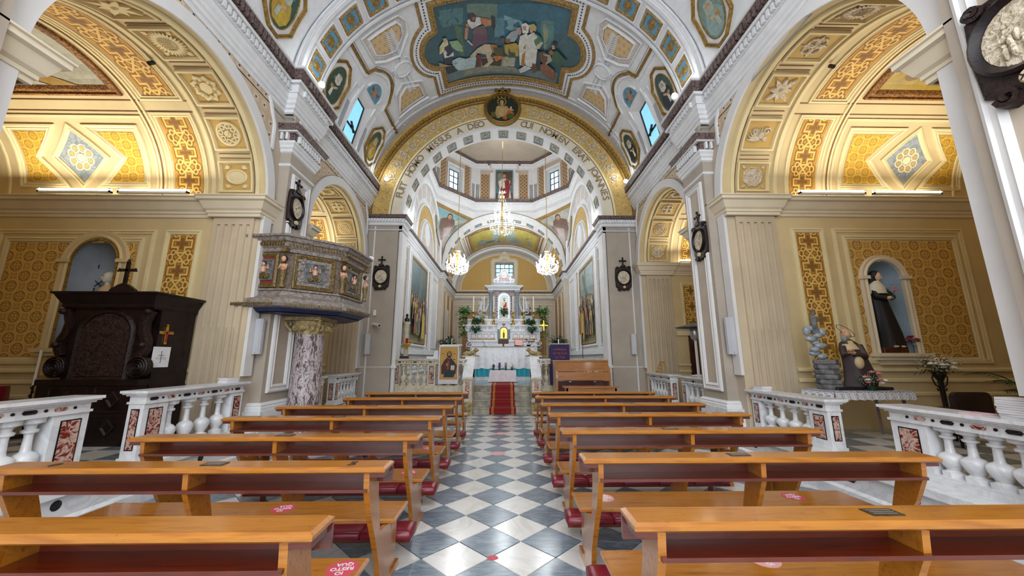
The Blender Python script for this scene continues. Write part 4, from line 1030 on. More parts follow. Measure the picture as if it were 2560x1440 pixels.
# fluorescent tubes on the chapel cornices
for s in (-1, 1):
 yc, r, zs = BAY[s][0]; yf = yc + r - .21
 for i, (a0, a1) in enumerate(((5.42, 6.62), (6.74, 7.98)) if s < 0 else ((5.55, 6.8), (6.95, 8.25))):
  lab = '%s of two glowing fluorescent tubes on the %s chapel cornice' % (('right-hand' if s < 0 else 'left-hand') if i == 0 else ('left-hand' if s < 0 else 'right-hand'), 'left' if s < 0 else 'right')
  t = thing('fluorescent_tube', lab, 'lamp', (XA + s * (a0 + a1) / 2, yf, zs + .02), 'fluorescent tubes on the chapel cornices')
  m = MB(); m.tube([(XA + s * a0, yf, zs + .075), (XA + s * a1, yf, zs + .075)], .022, 8); m.build('tube', 'tube_glow', t)
  m = MB(); m.box((XA + s * a0, yf - .02, zs + .015), (XA + s * a1, yf + .03, zs + .05)); m.box((XA + s * a0, yf - .02, zs + .02), (XA + s * (a0 + .03), yf + .03, zs + .1)); m.box((XA + s * (a1 - .03), yf - .02, zs + .02), (XA + s * a1, yf + .03, zs + .1)); m.build('fitting', 'white_plastic', t)
 yc, r, zs = BAY[s][1]; yf = yc + r - .21
 t = thing('fluorescent_tube', 'fluorescent tube on the cornice of the far %s chapel' % ('left' if s < 0 else 'right'), 'lamp', (XA + s * 6.0, yf, zs + .02), 'fluorescent tubes on the chapel cornices')
 m = MB(); m.tube([(XA + s * 5.4, yf, zs + .075), (XA + s * 6.6, yf, zs + .075)], .022, 8); m.build('tube', 'tube_glow', t)
 m = MB(); m.box((XA + s * 5.4, yf - .02, zs + .015), (XA + s * 6.6, yf + .03, zs + .05)); m.build('fitting', 'white_plastic', t)
# ================================================================ CROSSING
CZF = .76; XH = 3.3
fl2 = MB(); fl2.box((XA - 3.6, 11.95, .3), (XA + 3.6, 24.2, CZF)); struct(fl2.build('floor', 'marble_grey'))
PR = [(0, 5.55), (.03, 5.57), (.03, 5.62), (.06, 5.66), (.06, 5.72), (.1, 5.76), (.1, 5.82)]
for s, side in ((-1, 'left'), (1, 'right')):
 S = SW(s, XH)
 m = MB(); patch(m, S, rect(11.6, 0, 18.25, 9.4)); W_ = struct(m.build('wall_' + side, 'plaster_white'))
 pr = MB(); pth = [(XA + s * XH, 11.62), (XA + s * XH, 18.0), (XA + s * (XH - .18), 18.0), (XA + s * (XH - .18), 18.75), (XA + s * (XH + .05), 18.75), (XA + s * (XH + .05), 24.0)]
 fp = 1 if s < 0 else -1; fp = -fp
 plan(pr, pth, PR, 0, fp); plan(pr, pth, [(.1, 5.82), (.14, 5.86), (.0, 5.96)], 0, fp); pr.build('crossing_cornice', 'stucco_white', W_)
 pr = MB(); plan(pr, pth, [(.1, 5.84), (.17, 5.86), (.19, 5.93), (0, 5.965)], 0, fp); pr.build('cornice_band', 'carved_brown', W_)
 st = MB(); gp = MB()
 # pilasters with grotesque panels and frames
 for y0, y1 in ((11.75, 12.15), (15.45, 15.95)):
  frame(st, S, rect(y0, 2.0, y1, 5.35), [(0, 0), (0, .03), (.03, .04), (.05, .01)]); patch(gp, S, rect(y0 + .06, 2.06, y1 - .06, 5.29), .006)
 for y0, y1 in ((12.2, 12.36), (15.22, 15.38), (16.2, 16.3)): relief(st, S, rect(y0, 1.9, y1, 5.45), 0, .07)
 relief(st, S, rect(11.65, 1.72, 18.2, 1.9), 0, .1); relief(st, S, rect(11.65, 1.05, 18.2, 1.12), 0, .06)
 frame(st, S, rect(12.5, 2.02, 15.25, 5.32), [(0, 0), (0, .06), (.04, .07), (.08, .03)])
 frame(st, S, rect(16.5, 2.0, 17.7, 5.3), DBL); frame(st, S, rect(12.6, 1.2, 15.1, 1.62), DBL)
 st.build('wall_moulding', 'stucco_white', W_); gp.build('grotesque_panel', 'arabesque_cream', W_)
 # blind arch above the cornice
 yc = 14.9; st = MB(); ar = MB(); oc = MB(); fd = MB()
 for r_, w_, h in ((2.95, .22, .12), (1.95, .10, .06), (1.25, .08, .06)):
  p = [(yc + r_, 5.96)] + arcpts(yc, 6.1, r_, 0, PI, 36) + [(yc - r_, 5.96)]
  sweep(st, S, p, [(0, 0), (0, h), (w_ * .5, h + .03), (w_, h), (w_, 0)], False)
 patch(fd, S, [(yc + 1.12, 5.97)] + arcpts(yc, 6.1, 1.12, 0, PI, 20) + [(yc - 1.12, 5.97)], .01)
 p = arcpts(yc, 6.1, 1.85, 0, PI, 24) + list(reversed(arcpts(yc, 6.1, 1.32, 0, PI, 24))); patch(oc, S, p, .01)
 for k in range(9):
  a = PI * (k + .15) / 9, PI * (k + .85) / 9; p = arcpts(yc, 6.1, 2.78, a[0], a[1], 4) + list(reversed(arcpts(yc, 6.1, 2.15, a[0], a[1], 4))); patch(ar, S, p, .01); frame(st, S, p, [(0, 0), (0, .02), (.02, .02), (.02, 0)])
 relief(st, S, circ(yc, 6.75, .45, .55, 16), 0, .04, .02)
 st.build('blind_arch_moulding', 'stucco_white', W_); ar.build('grotesque_panel', 'arabesque_white', W_); oc.build('gilt_arch_band', 'scroll_gold', W_); fd.build('lunette_field', 'arabesque_white', W_)
# wall towards the sanctuary with its arch
SB = lambda u, v, h: (XA + u, 18.2 - h, v)
AR, AB, AZ = 3.1, 2.9, 5.97
m = MB(); out = [(-3.3, .7), (-3.12, .7), (-AR, AZ)] + arcpts(0, AZ, AR, PI, 0, 40, AB)[1:-1] + [(AR, AZ), (3.12, .7), (3.3, .7), (3.3, 9.4), (-3.3, 9.4)]
patch(m, SB, out); WB = struct(m.build('wall_back', 'plaster_white'))
m = MB()
for s in (-1, 1): m.box((XA + s * 3.12, 18.0, .76), (XA + s * 3.34, 18.75, 5.97))
m.build('arch_pier', 'plaster_beige', WB)
def eringe(mat, r0, dr, h, name, par=WB, S=SB, y=None, cz=AZ, b0=None):
 m = MB(); sweep(m, S, arcpts(0, cz, r0, 0, PI, 48, b0), [(0, 0), (0, h), (-dr, h), (-dr, 0)], False); return m.build(name, mat, par)
eringe('stucco_white', AR, .30, .05, 'archivolt', b0=AB); eringe('gold_dull', AR + .31, .02, .055, 'archivolt_line', b0=AB + .31)
m = MB(); n = 48; T2 = lambda u, v, h: (XA + (AR - h) * math.cos(v), 18.2 + u, AZ + (AB - h) * math.sin(v))
m.add([T2(u, PI * i / n, 0) for i in range(n + 1) for u in (0, .55)], [(2 * i, 2 * i + 1, 2 * i + 3, 2 * i + 2) for i in range(n)]); m.build('arch_soffit', 'plaster_white', WB, True)
g = MB(); b = MB()
for i in range(13):
 t = PI * (i + .8) / 13.6; q = rect(.1, t - .065, .42, t + .065); frame(g, T2, q, [(0, 0), (0, .02), (.02, .02), (.03, 0)]); patch(b, T2, rect(.14, t - .04, .38, t + .04), .006)
g.build('coffer_frame', 'carved_gold', WB); b.build('coffer_blue', 'sky_panel', WB)
# pendentives
def pend(s, name, lab):
 n = 14; A = []; Bp = []
 for i in range(n + 1):
  t = i / n
  # edge on the side wall: quarter curve down to the corner ; edge on the back wall likewise
  a = PI / 2 * t
  A.append(Vector((XA + s * 3.29, 16.35 + 1.85 * (1 - math.cos(a)) , 9.32 - 3.1 * math.sin(a) if 0 else 9.32 - 3.1 * (t ** .8))))
  th = math.acos(min(1, (1.57 + (3.1 - 1.57) * t) / AR)); zz = AZ + .32 + (AB + .02) * math.sin(th); zz = zz * (1 - t) + 6.22 * t if t > .9 else zz
  Bp.append(Vector((XA + s * (1.57 + 1.72 * t), 18.18, 9.32 if i == 0 else min(9.32, zz))))
 def P3(u, t, h):
  k = min(n - 1, int(t * n)); f = t * n - k; a = A[k].lerp(A[k + 1], f); b = Bp[k].lerp(Bp[k + 1], f); p = a.lerp(b, u)
  d = Vector((-s * .6, -.65, -.35)).normalized(); bulge = math.sin(PI * u) * .16 * (1 - t); return tuple(p - d * bulge + d * h)
 m = MB(); k = 9; m.add([P3(i / 8, t / n, 0) for t in range(n + 1) for i in range(9)], [(t * 9 + i, t * 9 + i + 1, (t + 1) * 9 + i + 1, (t + 1) * 9 + i) for t in range(n) for i in range(8)])
 m.build('pendentive', 'plaster_white', WB, True)
 return P3
PEND = {s: pend(s, '', '') for s in (-1, 1)}
# octagonal ring cornice and drum
OCT = [(-1.57, 18.2), (-3.3, 16.35), (-3.3, 13.45), (-1.57, 11.62), (1.57, 11.62), (3.3, 13.45), (3.3, 16.35), (1.57, 18.2)]
OC = [(XA + a, b) for a, b in OCT]
m = MB(); plan(m, OC, [(0, 9.2), (.05, 9.22), (.05, 9.5), (.09, 9.53), (.09, 9.6), (.15, 9.62), (.15, 9.72)], 0, 1, True); DR = struct(m.build('wall_drum', 'stucco_white'))
m = MB(); plan(m, OC, [(.12, 9.72), (.2, 9.73), (.24, 9.86), (.0, 9.9)], 0, 1, True); m.build('cornice_band', 'carved_brown', DR)
m = MB(); dents(m, OC + [OC[0]], .1, .17, 9.63, 9.71, .09, .05, 1); m.build('dentil_row', 'stucco_white', DR, kind='stuff')
m = MB(); plan(m, OC, [(.05, 9.24), (.11, 9.25), (.11, 9.28), (.05, 9.3)], 0, 1, True); m.build('cornice_line', 'plaster_white', DR)
Z0, Z1 = 9.88, 11.95
wl = MB(); tr = MB(); wp = MB(); gr = MB()
wn = 2
for i in range(8):
 a, b = Vector(OC[i]), Vector(OC[(i + 1) % 8]); L = (b - a).length; t = (b - a) / L; nrm = Vector((-t.y, t.x))   # inward (left)
 def SD(u, v, h, a=a, t=t, nrm=nrm, L=L): p = a + t * (u + L / 2) + nrm * (h - .12); return (p.x, p.y, v)
 diag = i in (0, 2, 4, 6)
 hl = []
 if i in (0, 6, 2, 4): hl = [rect(-.42, Z0 + .06, .42, Z0 + 1.42)]
 patch(wl, SD, rect(-L / 2 - .1, Z0 - .1, L / 2 + .1, Z1 + .1), 0, None, hl)
 if hl:
  op = hl[0]; frame(wp, SD, [(op[0][0] - .14, op[0][1] - .1), (op[1][0] + .14, op[1][1] - .1), (op[2][0] + .14, op[2][1] + .16), (op[3][0] - .14, op[3][1] + .16)], [(0, 0), (0, .05), (.05, .07), (.12, .04), (.13, 0)])
  for q in range(4): A_, B_ = op[q], op[(q + 1) % 4]; wp.add([SD(*A_, 0), SD(*B_, 0), SD(*B_, -.35), SD(*A_, -.35)], [(0, 1, 2, 3)])
  wn += 1; f = MB()
  for x in (-.42, -.14, .14, .39): f.add([SD(x, Z0 + .06, -.3), SD(x + .03, Z0 + .06, -.3), SD(x + .03, Z0 + 1.42, -.3), SD(x, Z0 + 1.42, -.3), SD(x, Z0 + .06, -.33), SD(x + .03, Z0 + .06, -.33), SD(x + .03, Z0 + 1.42, -.33), SD(x, Z0 + 1.42, -.33)], [(0, 1, 2, 3), (4, 5, 6, 7), (0, 1, 5, 4), (1, 2, 6, 5), (2, 3, 7, 6), (3, 0, 4, 7)])
  for z in (.06, .38, .72, 1.06, 1.39): f.add([SD(-.42, Z0 + z, -.3), SD(.42, Z0 + z, -.3), SD(.42, Z0 + z + .03, -.3), SD(-.42, Z0 + z + .03, -.3), SD(-.42, Z0 + z, -.33), SD(.42, Z0 + z, -.33), SD(.42, Z0 + z + .03, -.33), SD(-.42, Z0 + z + .03, -.33)], [(0, 1, 2, 3), (4, 5, 6, 7), (0, 1, 5, 4), (1, 2, 6, 5), (2, 3, 7, 6), (3, 0, 4, 7)])
  wo = struct(f.build('window_%d' % wn, 'dark_metal'))
  g = MB(); patch(g, SD, op, -.315); g.build('pane', 'window_glass', wo)
 else:
  if i in (7, 3):
   frame(wp, SD, archpoly(0, Z0 + .05, 11.7, .5, 14), [(0, 0), (-.02, .06), (-.07, .08), (-.12, .06), (-.13, 0)])
 for sx in (-1, 1):
  if hl: patch(tr, SD, rect(min(sx * .62, sx * (L / 2 - .32)), Z0 + .18, max(sx * .62, sx * (L / 2 - .32)), Z1 - .12), .01)
  elif i in (7, 3): patch(tr, SD, rect(min(sx * .82, sx * (L / 2 - .3)), Z0 + .18, max(sx * .82, sx * (L / 2 - .3)), Z1 - .5), .01); relief(wp, SD, rect(min(sx * .6, sx * .78), Z0, max(sx * .6, sx * .78), Z1 - .4), 0, .07)
  else: patch(tr, SD, rect(min(sx * .1, sx * (L / 2 - .32)), Z0 + .18, max(sx * .1, sx * (L / 2 - .32)), Z1 - .5), .01)
  x0, x1 = sorted((sx * (L / 2 - .26), sx * (L / 2 + .02))); relief(wp, SD, rect(x0, Z0, x1, Z1 - .12), 0, .08)
  for q in range(3): xx = x0 + .05 + q * .065; relief(gr, SD, rect(xx, Z0 + .12, xx + .03, Z0 + .95), .08, .084)
wl.build('drum_wall', 'taupe', DR); tr.build('trellis_panel', 'trellis_grey', DR); wp.build('drum_pilaster', 'plaster_white', DR); gr.build('pilaster_flute', 'black_paint', DR)
m = MB(); plan(m, OC, [(-.12, 11.72), (.0, 11.74), (.0, 11.8), (.06, 11.84), (.06, 11.92), (.12, 11.96)], 0, 1, True); m.build('upper_cornice', 'stucco_white', DR)
m = MB(); plan(m, OC, [(.10, 11.96), (.18, 11.98), (.2, 12.07), (-.12, 12.11)], 0, 1, True); m.build('upper_cornice_band', 'carved_brown', DR)
# arched head over the painted niche
SD7 = lambda u, v, h: (XA + u, 18.32 - h, v)
m = MB(); sweep(m, SD7, arcpts(0, 11.72, .62, 0, PI, 20), [(0, 0), (0, .2), (-.08, .24), (-.16, .2), (-.18, 0)], False); m.build('niche_head', 'stucco_white', DR)
m = MB(); sweep(m, SD7, arcpts(0, 11.72, .81, R(12), R(168), 20), [(0, .1), (0, .3), (-.09, .34), (-.12, .1)], False); m.build('niche_head_band', 'carved_brown', DR)
# dome webs
m = MB(); rs = []
for k in range(7):
 t = k / 6 * PI / 2 * .92; f = math.cos(t); z = 12.1 + 2.6 * math.sin(t); rs.append([(XA + a * f, 14.9 + (b - 14.9) * f, z) for a, b in OCT])
m.rings(rs, True); DM = struct(m.build('ceiling_dome', 'taupe'))
m = MB()
for q in range(8):
 pts = [rs[k][q] for k in range(7)]; m.tube([(p[0] + (XA - p[0]) * .02, p[1] + (14.9 - p[1]) * .02, p[2]) for p in pts], .09, 6)
m.build('dome_rib', 'plaster_white', DM)
SDm = lambda u, v, h: (XA + u * (1 - .12 * v), 18.15 - .42 * v * v - .1 * v - h * .7, 12.28 + 1.25 * v - h * .7)
m = MB(); patch(m, SDm, [(-1.1, .05), (1.1, .05), (.85, 1.4), (-.85, 1.4)], .03, .3); m.build('dome_panel', 'carved_gold' if 0 else 'scroll_gold', DM)
m = MB(); frame(m, SDm, [(-1.2, .0), (1.2, .0), (.95, 1.5), (-.95, 1.5)], DBL, .3); frame(m, SDm, circ(0, .62, .36, .26, 18), [(0, .03), (0, .07), (.03, .08), (.05, .03)]); m.build('dome_panel_frame', 'stucco_white', DM)
text('IHS', basis(SDm(0, .62, .1), (1, 0, 0), (0, -.45, 1)), .34, 'brown_line', 'lettering', DM, .01)
# ================================================================ SANCTUARY
SX = 3.35
for s, side in ((-1, 'left'), (1, 'right')):
 S = SW(s, SX); m = MB(); patch(m, S, rect(18.7, .7, 24.05, 6)); W_ = struct(m.build('wall_' + side, 'plaster_beige'))
 f = MB(); p = MB()
 for y0, y1 in ((19.0, 20.6), (20.9, 22.1), (22.4, 23.7)): frame(f, S, rect(y0, 1.4, y1, 5.3), DBL); patch(p, S, rect(y0 + .12, 1.52, y1 - .12, 5.18), .006)
 f.build('wall_moulding', 'cream', W_); p.build('trellis_panel', 'trellis', W_)
SE = lambda u, v, h: (XA + u, 24.0 - h, v)
m = MB(); wh_ = rect(-.62, 7.05, .62, 8.0); patch(m, SE, [(-3.4, .7), (3.4, .7), (3.4, 6)] + arcpts(0, 6, 3.4, 0, PI, 24, 2.95)[1:-1] + [(-3.4, 6)], 0, None, [wh_]); WE = struct(m.build('wall_back', 'plaster_beige'))
LR, LB = 3.0, 2.6
m = MB(); patch(m, SE, [(LR - .1, 6.05)] + arcpts(0, 6.05, LR - .1, 0, PI, 30, LB - .05)[1:-1] + [(-LR + .1, 6.05)], .012, None, [rect(-.85, 6.1, .85, 8.25)]); m.build('gold_grid_field', 'gold_grid', WE)
m = MB(); frame(m, SE, [(LR, 5.98)] + arcpts(0, 6.0, LR, 0, PI, 30, LB)[1:-1] + [(-LR, 5.98)], [(0, 0), (0, .05), (.04, .06), (.08, .02)]); m.build('lunette_frame', 'cream', WE)
m = MB()
for z0, z1, d in ((5.7, 5.84, .1), (5.55, 5.68, .05), (5.05, 5.1, .03)): m.box((XA - 3.4, 24 - d, z0), (XA + 3.4, 24.05, z1))
for u0, u1 in ((-3.1, -1.3), (1.3, 3.1)):
 z0, z1 = 1.4, 4.95; c = .18; q = [(u0, z0), (u1, z0), (u1, z1 - c), (u1 - c, z1), (u0 + c, z1), (u0, z1 - c)]; frame(m, SE, q, DBL); frame(m, SE, [(a + (.22 if a < (u0 + u1) / 2 else -.22), b + (.22 if b < 3 else -.22)) for a, b in q], DBL)
m.build('wall_moulding', 'cream', WE)
m = MB()
for u0, u1 in ((-3.1, -1.3), (1.3, 3.1)): patch(m, SE, rect(u0 + .35, 1.75, u1 - .35, 4.6), .008)
m.build('trellis_panel', 'trellis', WE)
m = MB(); dents(m, [(XA - 3.35, 24), (XA + 3.35, 24)], .05, .12, 5.45, 5.55, .1, .05, -1); m.build('dentil_row', 'stucco_white', WE, kind='stuff')
m = MB(); m.box((XA - 3.4, 23.84, 5.84), (XA + 3.4, 24.05, 5.93)); m.build('cornice_band', 'carved_brown', WE)
# window with scrolled surround
f = MB()
q = rect(-.62, 7.05, .62, 8.0)
for a in range(4): A_, B_ = q[a], q[(a + 1) % 4]; f.add([SE(*A_, 0), SE(*B_, 0), SE(*B_, -.5), SE(*A_, -.5)], [(0, 1, 2, 3)])
frame(f, SE, [(-.9, 6.0), (.9, 6.0), (.95, 8.05), (.8, 8.25), (.4, 8.3), (.3, 8.5), (-.3, 8.5), (-.4, 8.3), (-.8, 8.25), (-.95, 8.05)], [(0, 0), (0, .08), (.06, .12), (.12, .06), (.24, .05), (.26, 0)])
spiral(f, SE, -.16, 8.55, .14, 1.3, 0, 1, .05, .1, 14); spiral(f, SE, .16, 8.55, .14, 1.3, PI, -1, .05, .1, 14); relief(f, SE, circ(0, 8.62, .17, .13, 12), 0, .12, .03)
f.build('window_surround', 'cream', WE)
f = MB()
for x in (-.62, -.3, .0, .3, .58): f.box((XA + x, 24.4, 7.05), (XA + x + .04, 24.44, 8.0))
for z in (7.05, 7.35, 7.65, 7.95): f.box((XA - .62, 24.4, z), (XA + .62, 24.44, z + .04))
wo = struct(f.build('window_%d' % (wn + 1), 'dark_metal')); g = MB(); g.box((XA - .62, 24.415, 7.05), (XA + .62, 24.42, 8.0)); g.build('pane', 'window_glass', wo)
# barrel vault
TS = lambda u, v, h: (XA + (3.4 - h) * math.cos(v), u, 5.96 + (2.95 - h) * math.sin(v))
m = MB(); n = 40; m.add([TS(u, PI * i / n, 0) for i in range(n + 1) for u in (18.7, 24.05)], [(2 * i, 2 * i + 1, 2 * i + 3, 2 * i + 2) for i in range(n)]); VS = struct(m.build('ceiling', 'plaster_beige', smooth=True))
m = MB(); g = MB(); ln = MB()
for y0, y1, h in ((23.2, 23.9, .18), (22.9, 23.0, .06), (19.0, 19.1, .06), (18.72, 18.85, .05)): strip(m, 0, PI, y0, y1, h, 36, lambda v, u, h: TS(u, v, h))
for v0, v1 in ((.15, .68), (PI - .68, PI - .15)):
 frame(m, TS, rect(19.25, v0, 22.75, v1), [(0, 0), (0, .03), (.01, .04), (.02, .02), (.03, 0)], .3); patch(g, TS, rect(19.5, v0 + .06, 22.5, v1 - .06), .01, .3)
for vv in (.78, .86, PI - .86, PI - .78): strip(m, 19.1, 22.9, vv, vv + .02, .04, 1, lambda u, v, h: TS(u, v, h))
for y in (19.12, 22.86, 23.18): strip(ln, 0, PI, y, y + .02, .02, 36, lambda v, u, h: TS(u, v, h))
m.build('vault_moulding', 'stucco_white', VS); g.build('gold_grid_field', 'gold_grid', VS); ln.build('painted_line', 'gold_dull', VS)
TP = lambda u, v, h: TS(22.55 - v, PI / 2 - u / 3.0, h)       # u across, v towards viewer
# ================================================================ PEWS
PL = 2.46
def pew_proto():
 """local frame: x 0..PL, y=0 rear edge of the book board, +y towards the altar"""
 r = thing('pew', '', 'pew', (0, 0, 0))
 m = MB(); b = .022
 m.rings([[(0 + i, 0 + i, z), (PL - i, 0 + i, z), (PL - i, .19 - i, z), (0 + i, .19 - i, z)] for i, z in ((.012, .893), (0, .903), (0, .918), (.018, .93))], True); m.build('book_board', 'pew_wood', r, local=True)
 m = MB(); m.box((.0, .168, .80), (PL, .188, .893)); m.box((.01, .02, .868), (.10, .17, .893)); m.box((PL - .1, .02, .868), (PL - .01, .17, .893)); m.build('front_rail', 'pew_wood_red', r, local=True)
 m = MB(); m.rings([[(.11, .01, z), (PL - .11, .01, z), (PL - .11, .2, z), (.11, .2, z)] for z in (.782, .8)], True); m.build('shelf', 'pew_wood_red', r, local=True)
 m = MB(); m.add([(.11, .19, .8), (PL - .11, .19, .8), (PL - .11, .19, .893), (.11, .19, .893), (.11, .21, .8), (PL - .11, .21, .8), (PL - .11, .21, .893), (.11, .21, .893)], [(0, 1, 2, 3), (4, 5, 6, 7), (0, 1, 5, 4), (2, 3, 7, 6)]); m.build('backrest', 'pew_wood_red', r, local=True)
 def side(x0, x1, w=1.0):
  pts = [(.02, .893), (.20, .893), (.22, .72), (.30, .45), (.54, .41), (.58, .30), (.58, .06), (.60, .0), (.38, .0), (.37, .06), (.33, .22), (.21, .44), (.10, .62), (.03, .78)]
  q = MB(); q.prism(pts, lambda a, b: (x0, a, b), lambda a, b: (x1, a, b)); return q
 side(.10, .135).build('end_support', 'pew_wood', r, local=True); side(PL - .135, PL - .10).build('end_support', 'pew_wood', r, local=True)
 side(PL / 2 - .017, PL / 2 + .017).build('centre_support', 'pew_wood', r, local=True)
 m = MB(); m.rings([[(.05 + i, .47 + i, z), (PL - .05 - i, .47 + i, z), (PL - .05 - i, .83 - i, z), (.05 + i, .83 - i, z)] for i, z in ((.01, .42), (0, .428), (0, .444), (.012, .452))], True); m.build('seat', 'pew_wood', r, local=True)
 m = MB(); m.box((.09, .76, .36), (PL - .09, .78, .42)); m.build('seat_apron', 'pew_wood_red', r, local=True)
 for x in (.11, PL - .15):
  m = MB(); m.box((x, .60, .0), (x + .04, .74, .42)); m.box((x - .015, .36, 0), (x + .055, .80, .045)); m.build('foot', 'pew_wood', r, local=True)
 # kneeler behind the pew
 k = MB(); k.box((.03, -.0, .118), (PL - .35, .22, .14)); kn = k.build('kneeler', 'pew_wood_red', r, local=True)
 n = 5; L = (PL - .38) / n
 for i in range(n):
  x0 = .03 + i * L; c = MB(); rs = []
  for z, ins in ((.14, .0), (.16, -.006), (.185, 0), (.2, .02), (.206, .05)): rs.append([(x0 + .003 + ins + .01, -.0 + ins, z), (x0 + L - .013 - ins, -.0 + ins, z), (x0 + L - .003 - ins, .01 + ins, z), (x0 + L - .003 - ins, .21 - ins, z), (x0 + L - .013 - ins, .22 - ins, z), (x0 + .013 + ins, .22 - ins, z), (x0 + .003 + ins, .21 - ins, z), (x0 + .003 + ins, .01 + ins, z)])
  c.rings(rs, True); c.build('cushion', 'red_vinyl', kn, True, local=True)
 for x in (.18, PL - .55):
  m = MB(); m.box((x, .07, .03), (x + .03, .13, .118)); m.box((x - .012, .05, 0), (x + .042, .15, .03)); m.tube([(x - .03, .06, .12), (x - .03, .45, .03)], .013, 4); m.build('kneeler_leg', 'pew_wood_red', kn, local=True)
 return r
P0 = pew_proto()
ordn = ['nearest', 'second nearest', 'third', 'fourth', 'fifth', 'sixth', 'frontmost']
LY = [1.57, 2.43, 3.31, 4.34, 5.31, 6.36, 7.31]; RY = [1.63, 2.60, 3.55, 4.56, 5.56, 6.56, 7.40]
LX = [-3.2, -3.02, -3.09, -3.09, -3.15, -2.76, -2.70]
first_pew = True
PEWS = []
import itertools
for side, ys in (('left', LY), ('right', RY)):
 for i, y in enumerate(ys):
  # the kneeler overhangs towards the aisle; left pews are turned copies mirrored in x
  x0 = {'left': -.745 - PL, 'right': .53}[side]
  extra = {0: ', its board cut by the bottom edge of the picture' if side == 'right' else ', worn board ending in a chipped corner', 6: ', before the altar steps', 5: ', with a plain board', 1: ' with a 5 written on its board' if side == 'left' else ', two stickers on its seat'}.get(i, '')
  lab = 'honey brown wooden pew of the %s block, %s row from the camera%s' % (side, ordn[i] if i < 6 else 'the', extra) if i < 6 else 'honey brown wooden pew of the %s block, frontmost row before the altar steps' % side
  lab = ' '.join(lab.split())
  if len(lab.split()) > 16: lab = 'honey brown pew of the %s block, %s row from the camera' % (side, ordn[i])
  if first_pew: p = P0; p.location = (x0, y, 0); p['label'] = lab; first_pew = False; p['group'] = 'pews of the nave'
  else: p = dup(P0, (x0, y, 0), lab, 'pews of the nave')
  if side == 'left' and i < 5: p.scale = (1.0, 1, 1)
  p['group'] = 'pews of the nave'
  PEWS.append((side, i, p, x0, y))
# mirror kneelers of the left block so that they reach the aisle
for side, i, p, x0, y in PEWS:
 if side == 'left':
  for c in p.children:
   if c.name.startswith('kneeler'):
    c.location.x = .35 - .03 + .0
 # shorten the two front left pews
 if side == 'left' and i >= 5: p.scale.x = .81; p.location.x = -.745 - PL * .81
# name plates, numbers and floor-distance stickers
for side, i, p, x0, y in PEWS:
 if i == 5 or i == 6: continue
 xc = (x0 + (1.13 if side == 'left' else 1.42)) if not (side == 'left' and i == 0) else -2.33
 xc = {('left', 0): -2.27, ('left', 1): -1.86, ('left', 2): -1.93, ('left', 3): -1.93, ('left', 4): -1.9, ('right', 0): 1.66, ('right', 1): 1.64, ('right', 2): 1.58, ('right', 3): 1.6, ('right', 4): 1.85}[(side, i)]
 m = MB(); m.box((xc - .07, y + .06, .929), (xc + .07, y + .13, .934)); q = m.build('name_plate', 'plaque', None); q.parent = p; q.location = (-p.location.x, -p.location.y, 0)
 m = MB()
 for k in range(3): m.box((xc - .055, y + .075 + k * .018, .934), (xc + .055, y + .080 + k * .018, .9346))
 e = m.build('engraving', 'silver', None); e.parent = q
def on_pew(p, o): o.parent = p; o.matrix_local.translation = o.matrix_local.translation - Vector(p.location)
def top_text(body, x, y, z, size, mat, par, rz=0, ext=.0006, nm='lettering'):
 a = R(rz); o = text(body, basis((x, y, z), (math.cos(a), math.sin(a), 0), (-math.sin(a), math.cos(a), 0)), size, mat, nm, par, ext); return o
pw = {(s_, i): p for s_, i, p, _, _ in PEWS}
top_text('5', -.98, 2.52, .9312, .11, 'black_paint', pw[('left', 1)]); top_text('0', -2.86, 2.52, .9312, .10, 'black_paint', pw[('left', 1)])
stk = [('left', 0, -.90, 1.60 + .68, 'sticker_red'), ('left', 1, -1.72, 2.43 + .68, 'sticker_red'), ('left', 2, -.98, 3.31 + .68, 'sticker_red'), ('left', 3, -.98, 4.34 + .66, 'sticker_red'), ('left', 3, -2.2, 4.34 + .66, 'sticker_pale'),
 ('right', 0, 1.50, 1.63 + .70, 'sticker_pale'), ('right', 1, .82, 2.60 + .68, 'sticker_pale'), ('right', 1, 2.42, 2.6 + .68, 'sticker_red'), ('right', 2, .90, 3.55 + .66, 'sticker_pale'), ('right', 3, 1.35, 4.56 + .66, 'sticker_pale'), ('right', 5, .72, 6.56 + .66, 'sticker_pale')]
for side, i, x, y, mt in stk:
 p = pw[(side, i)]; m = MB(); rs = [[(x + .085 * math.cos(2 * PI * k / 20), y + .085 * math.sin(2 * PI * k / 20), z) for k in range(20)] for z in (.4515, .4532)]
 m.rings(rs, True); q = m.build('sticker', mt, p)
 for k, w_ in enumerate(('IO', 'RESTO', 'QUA')): top_text(w_, x, y - .045 + k * .042, .4535, .042, 'paper', p, 180 + 8, .0004)
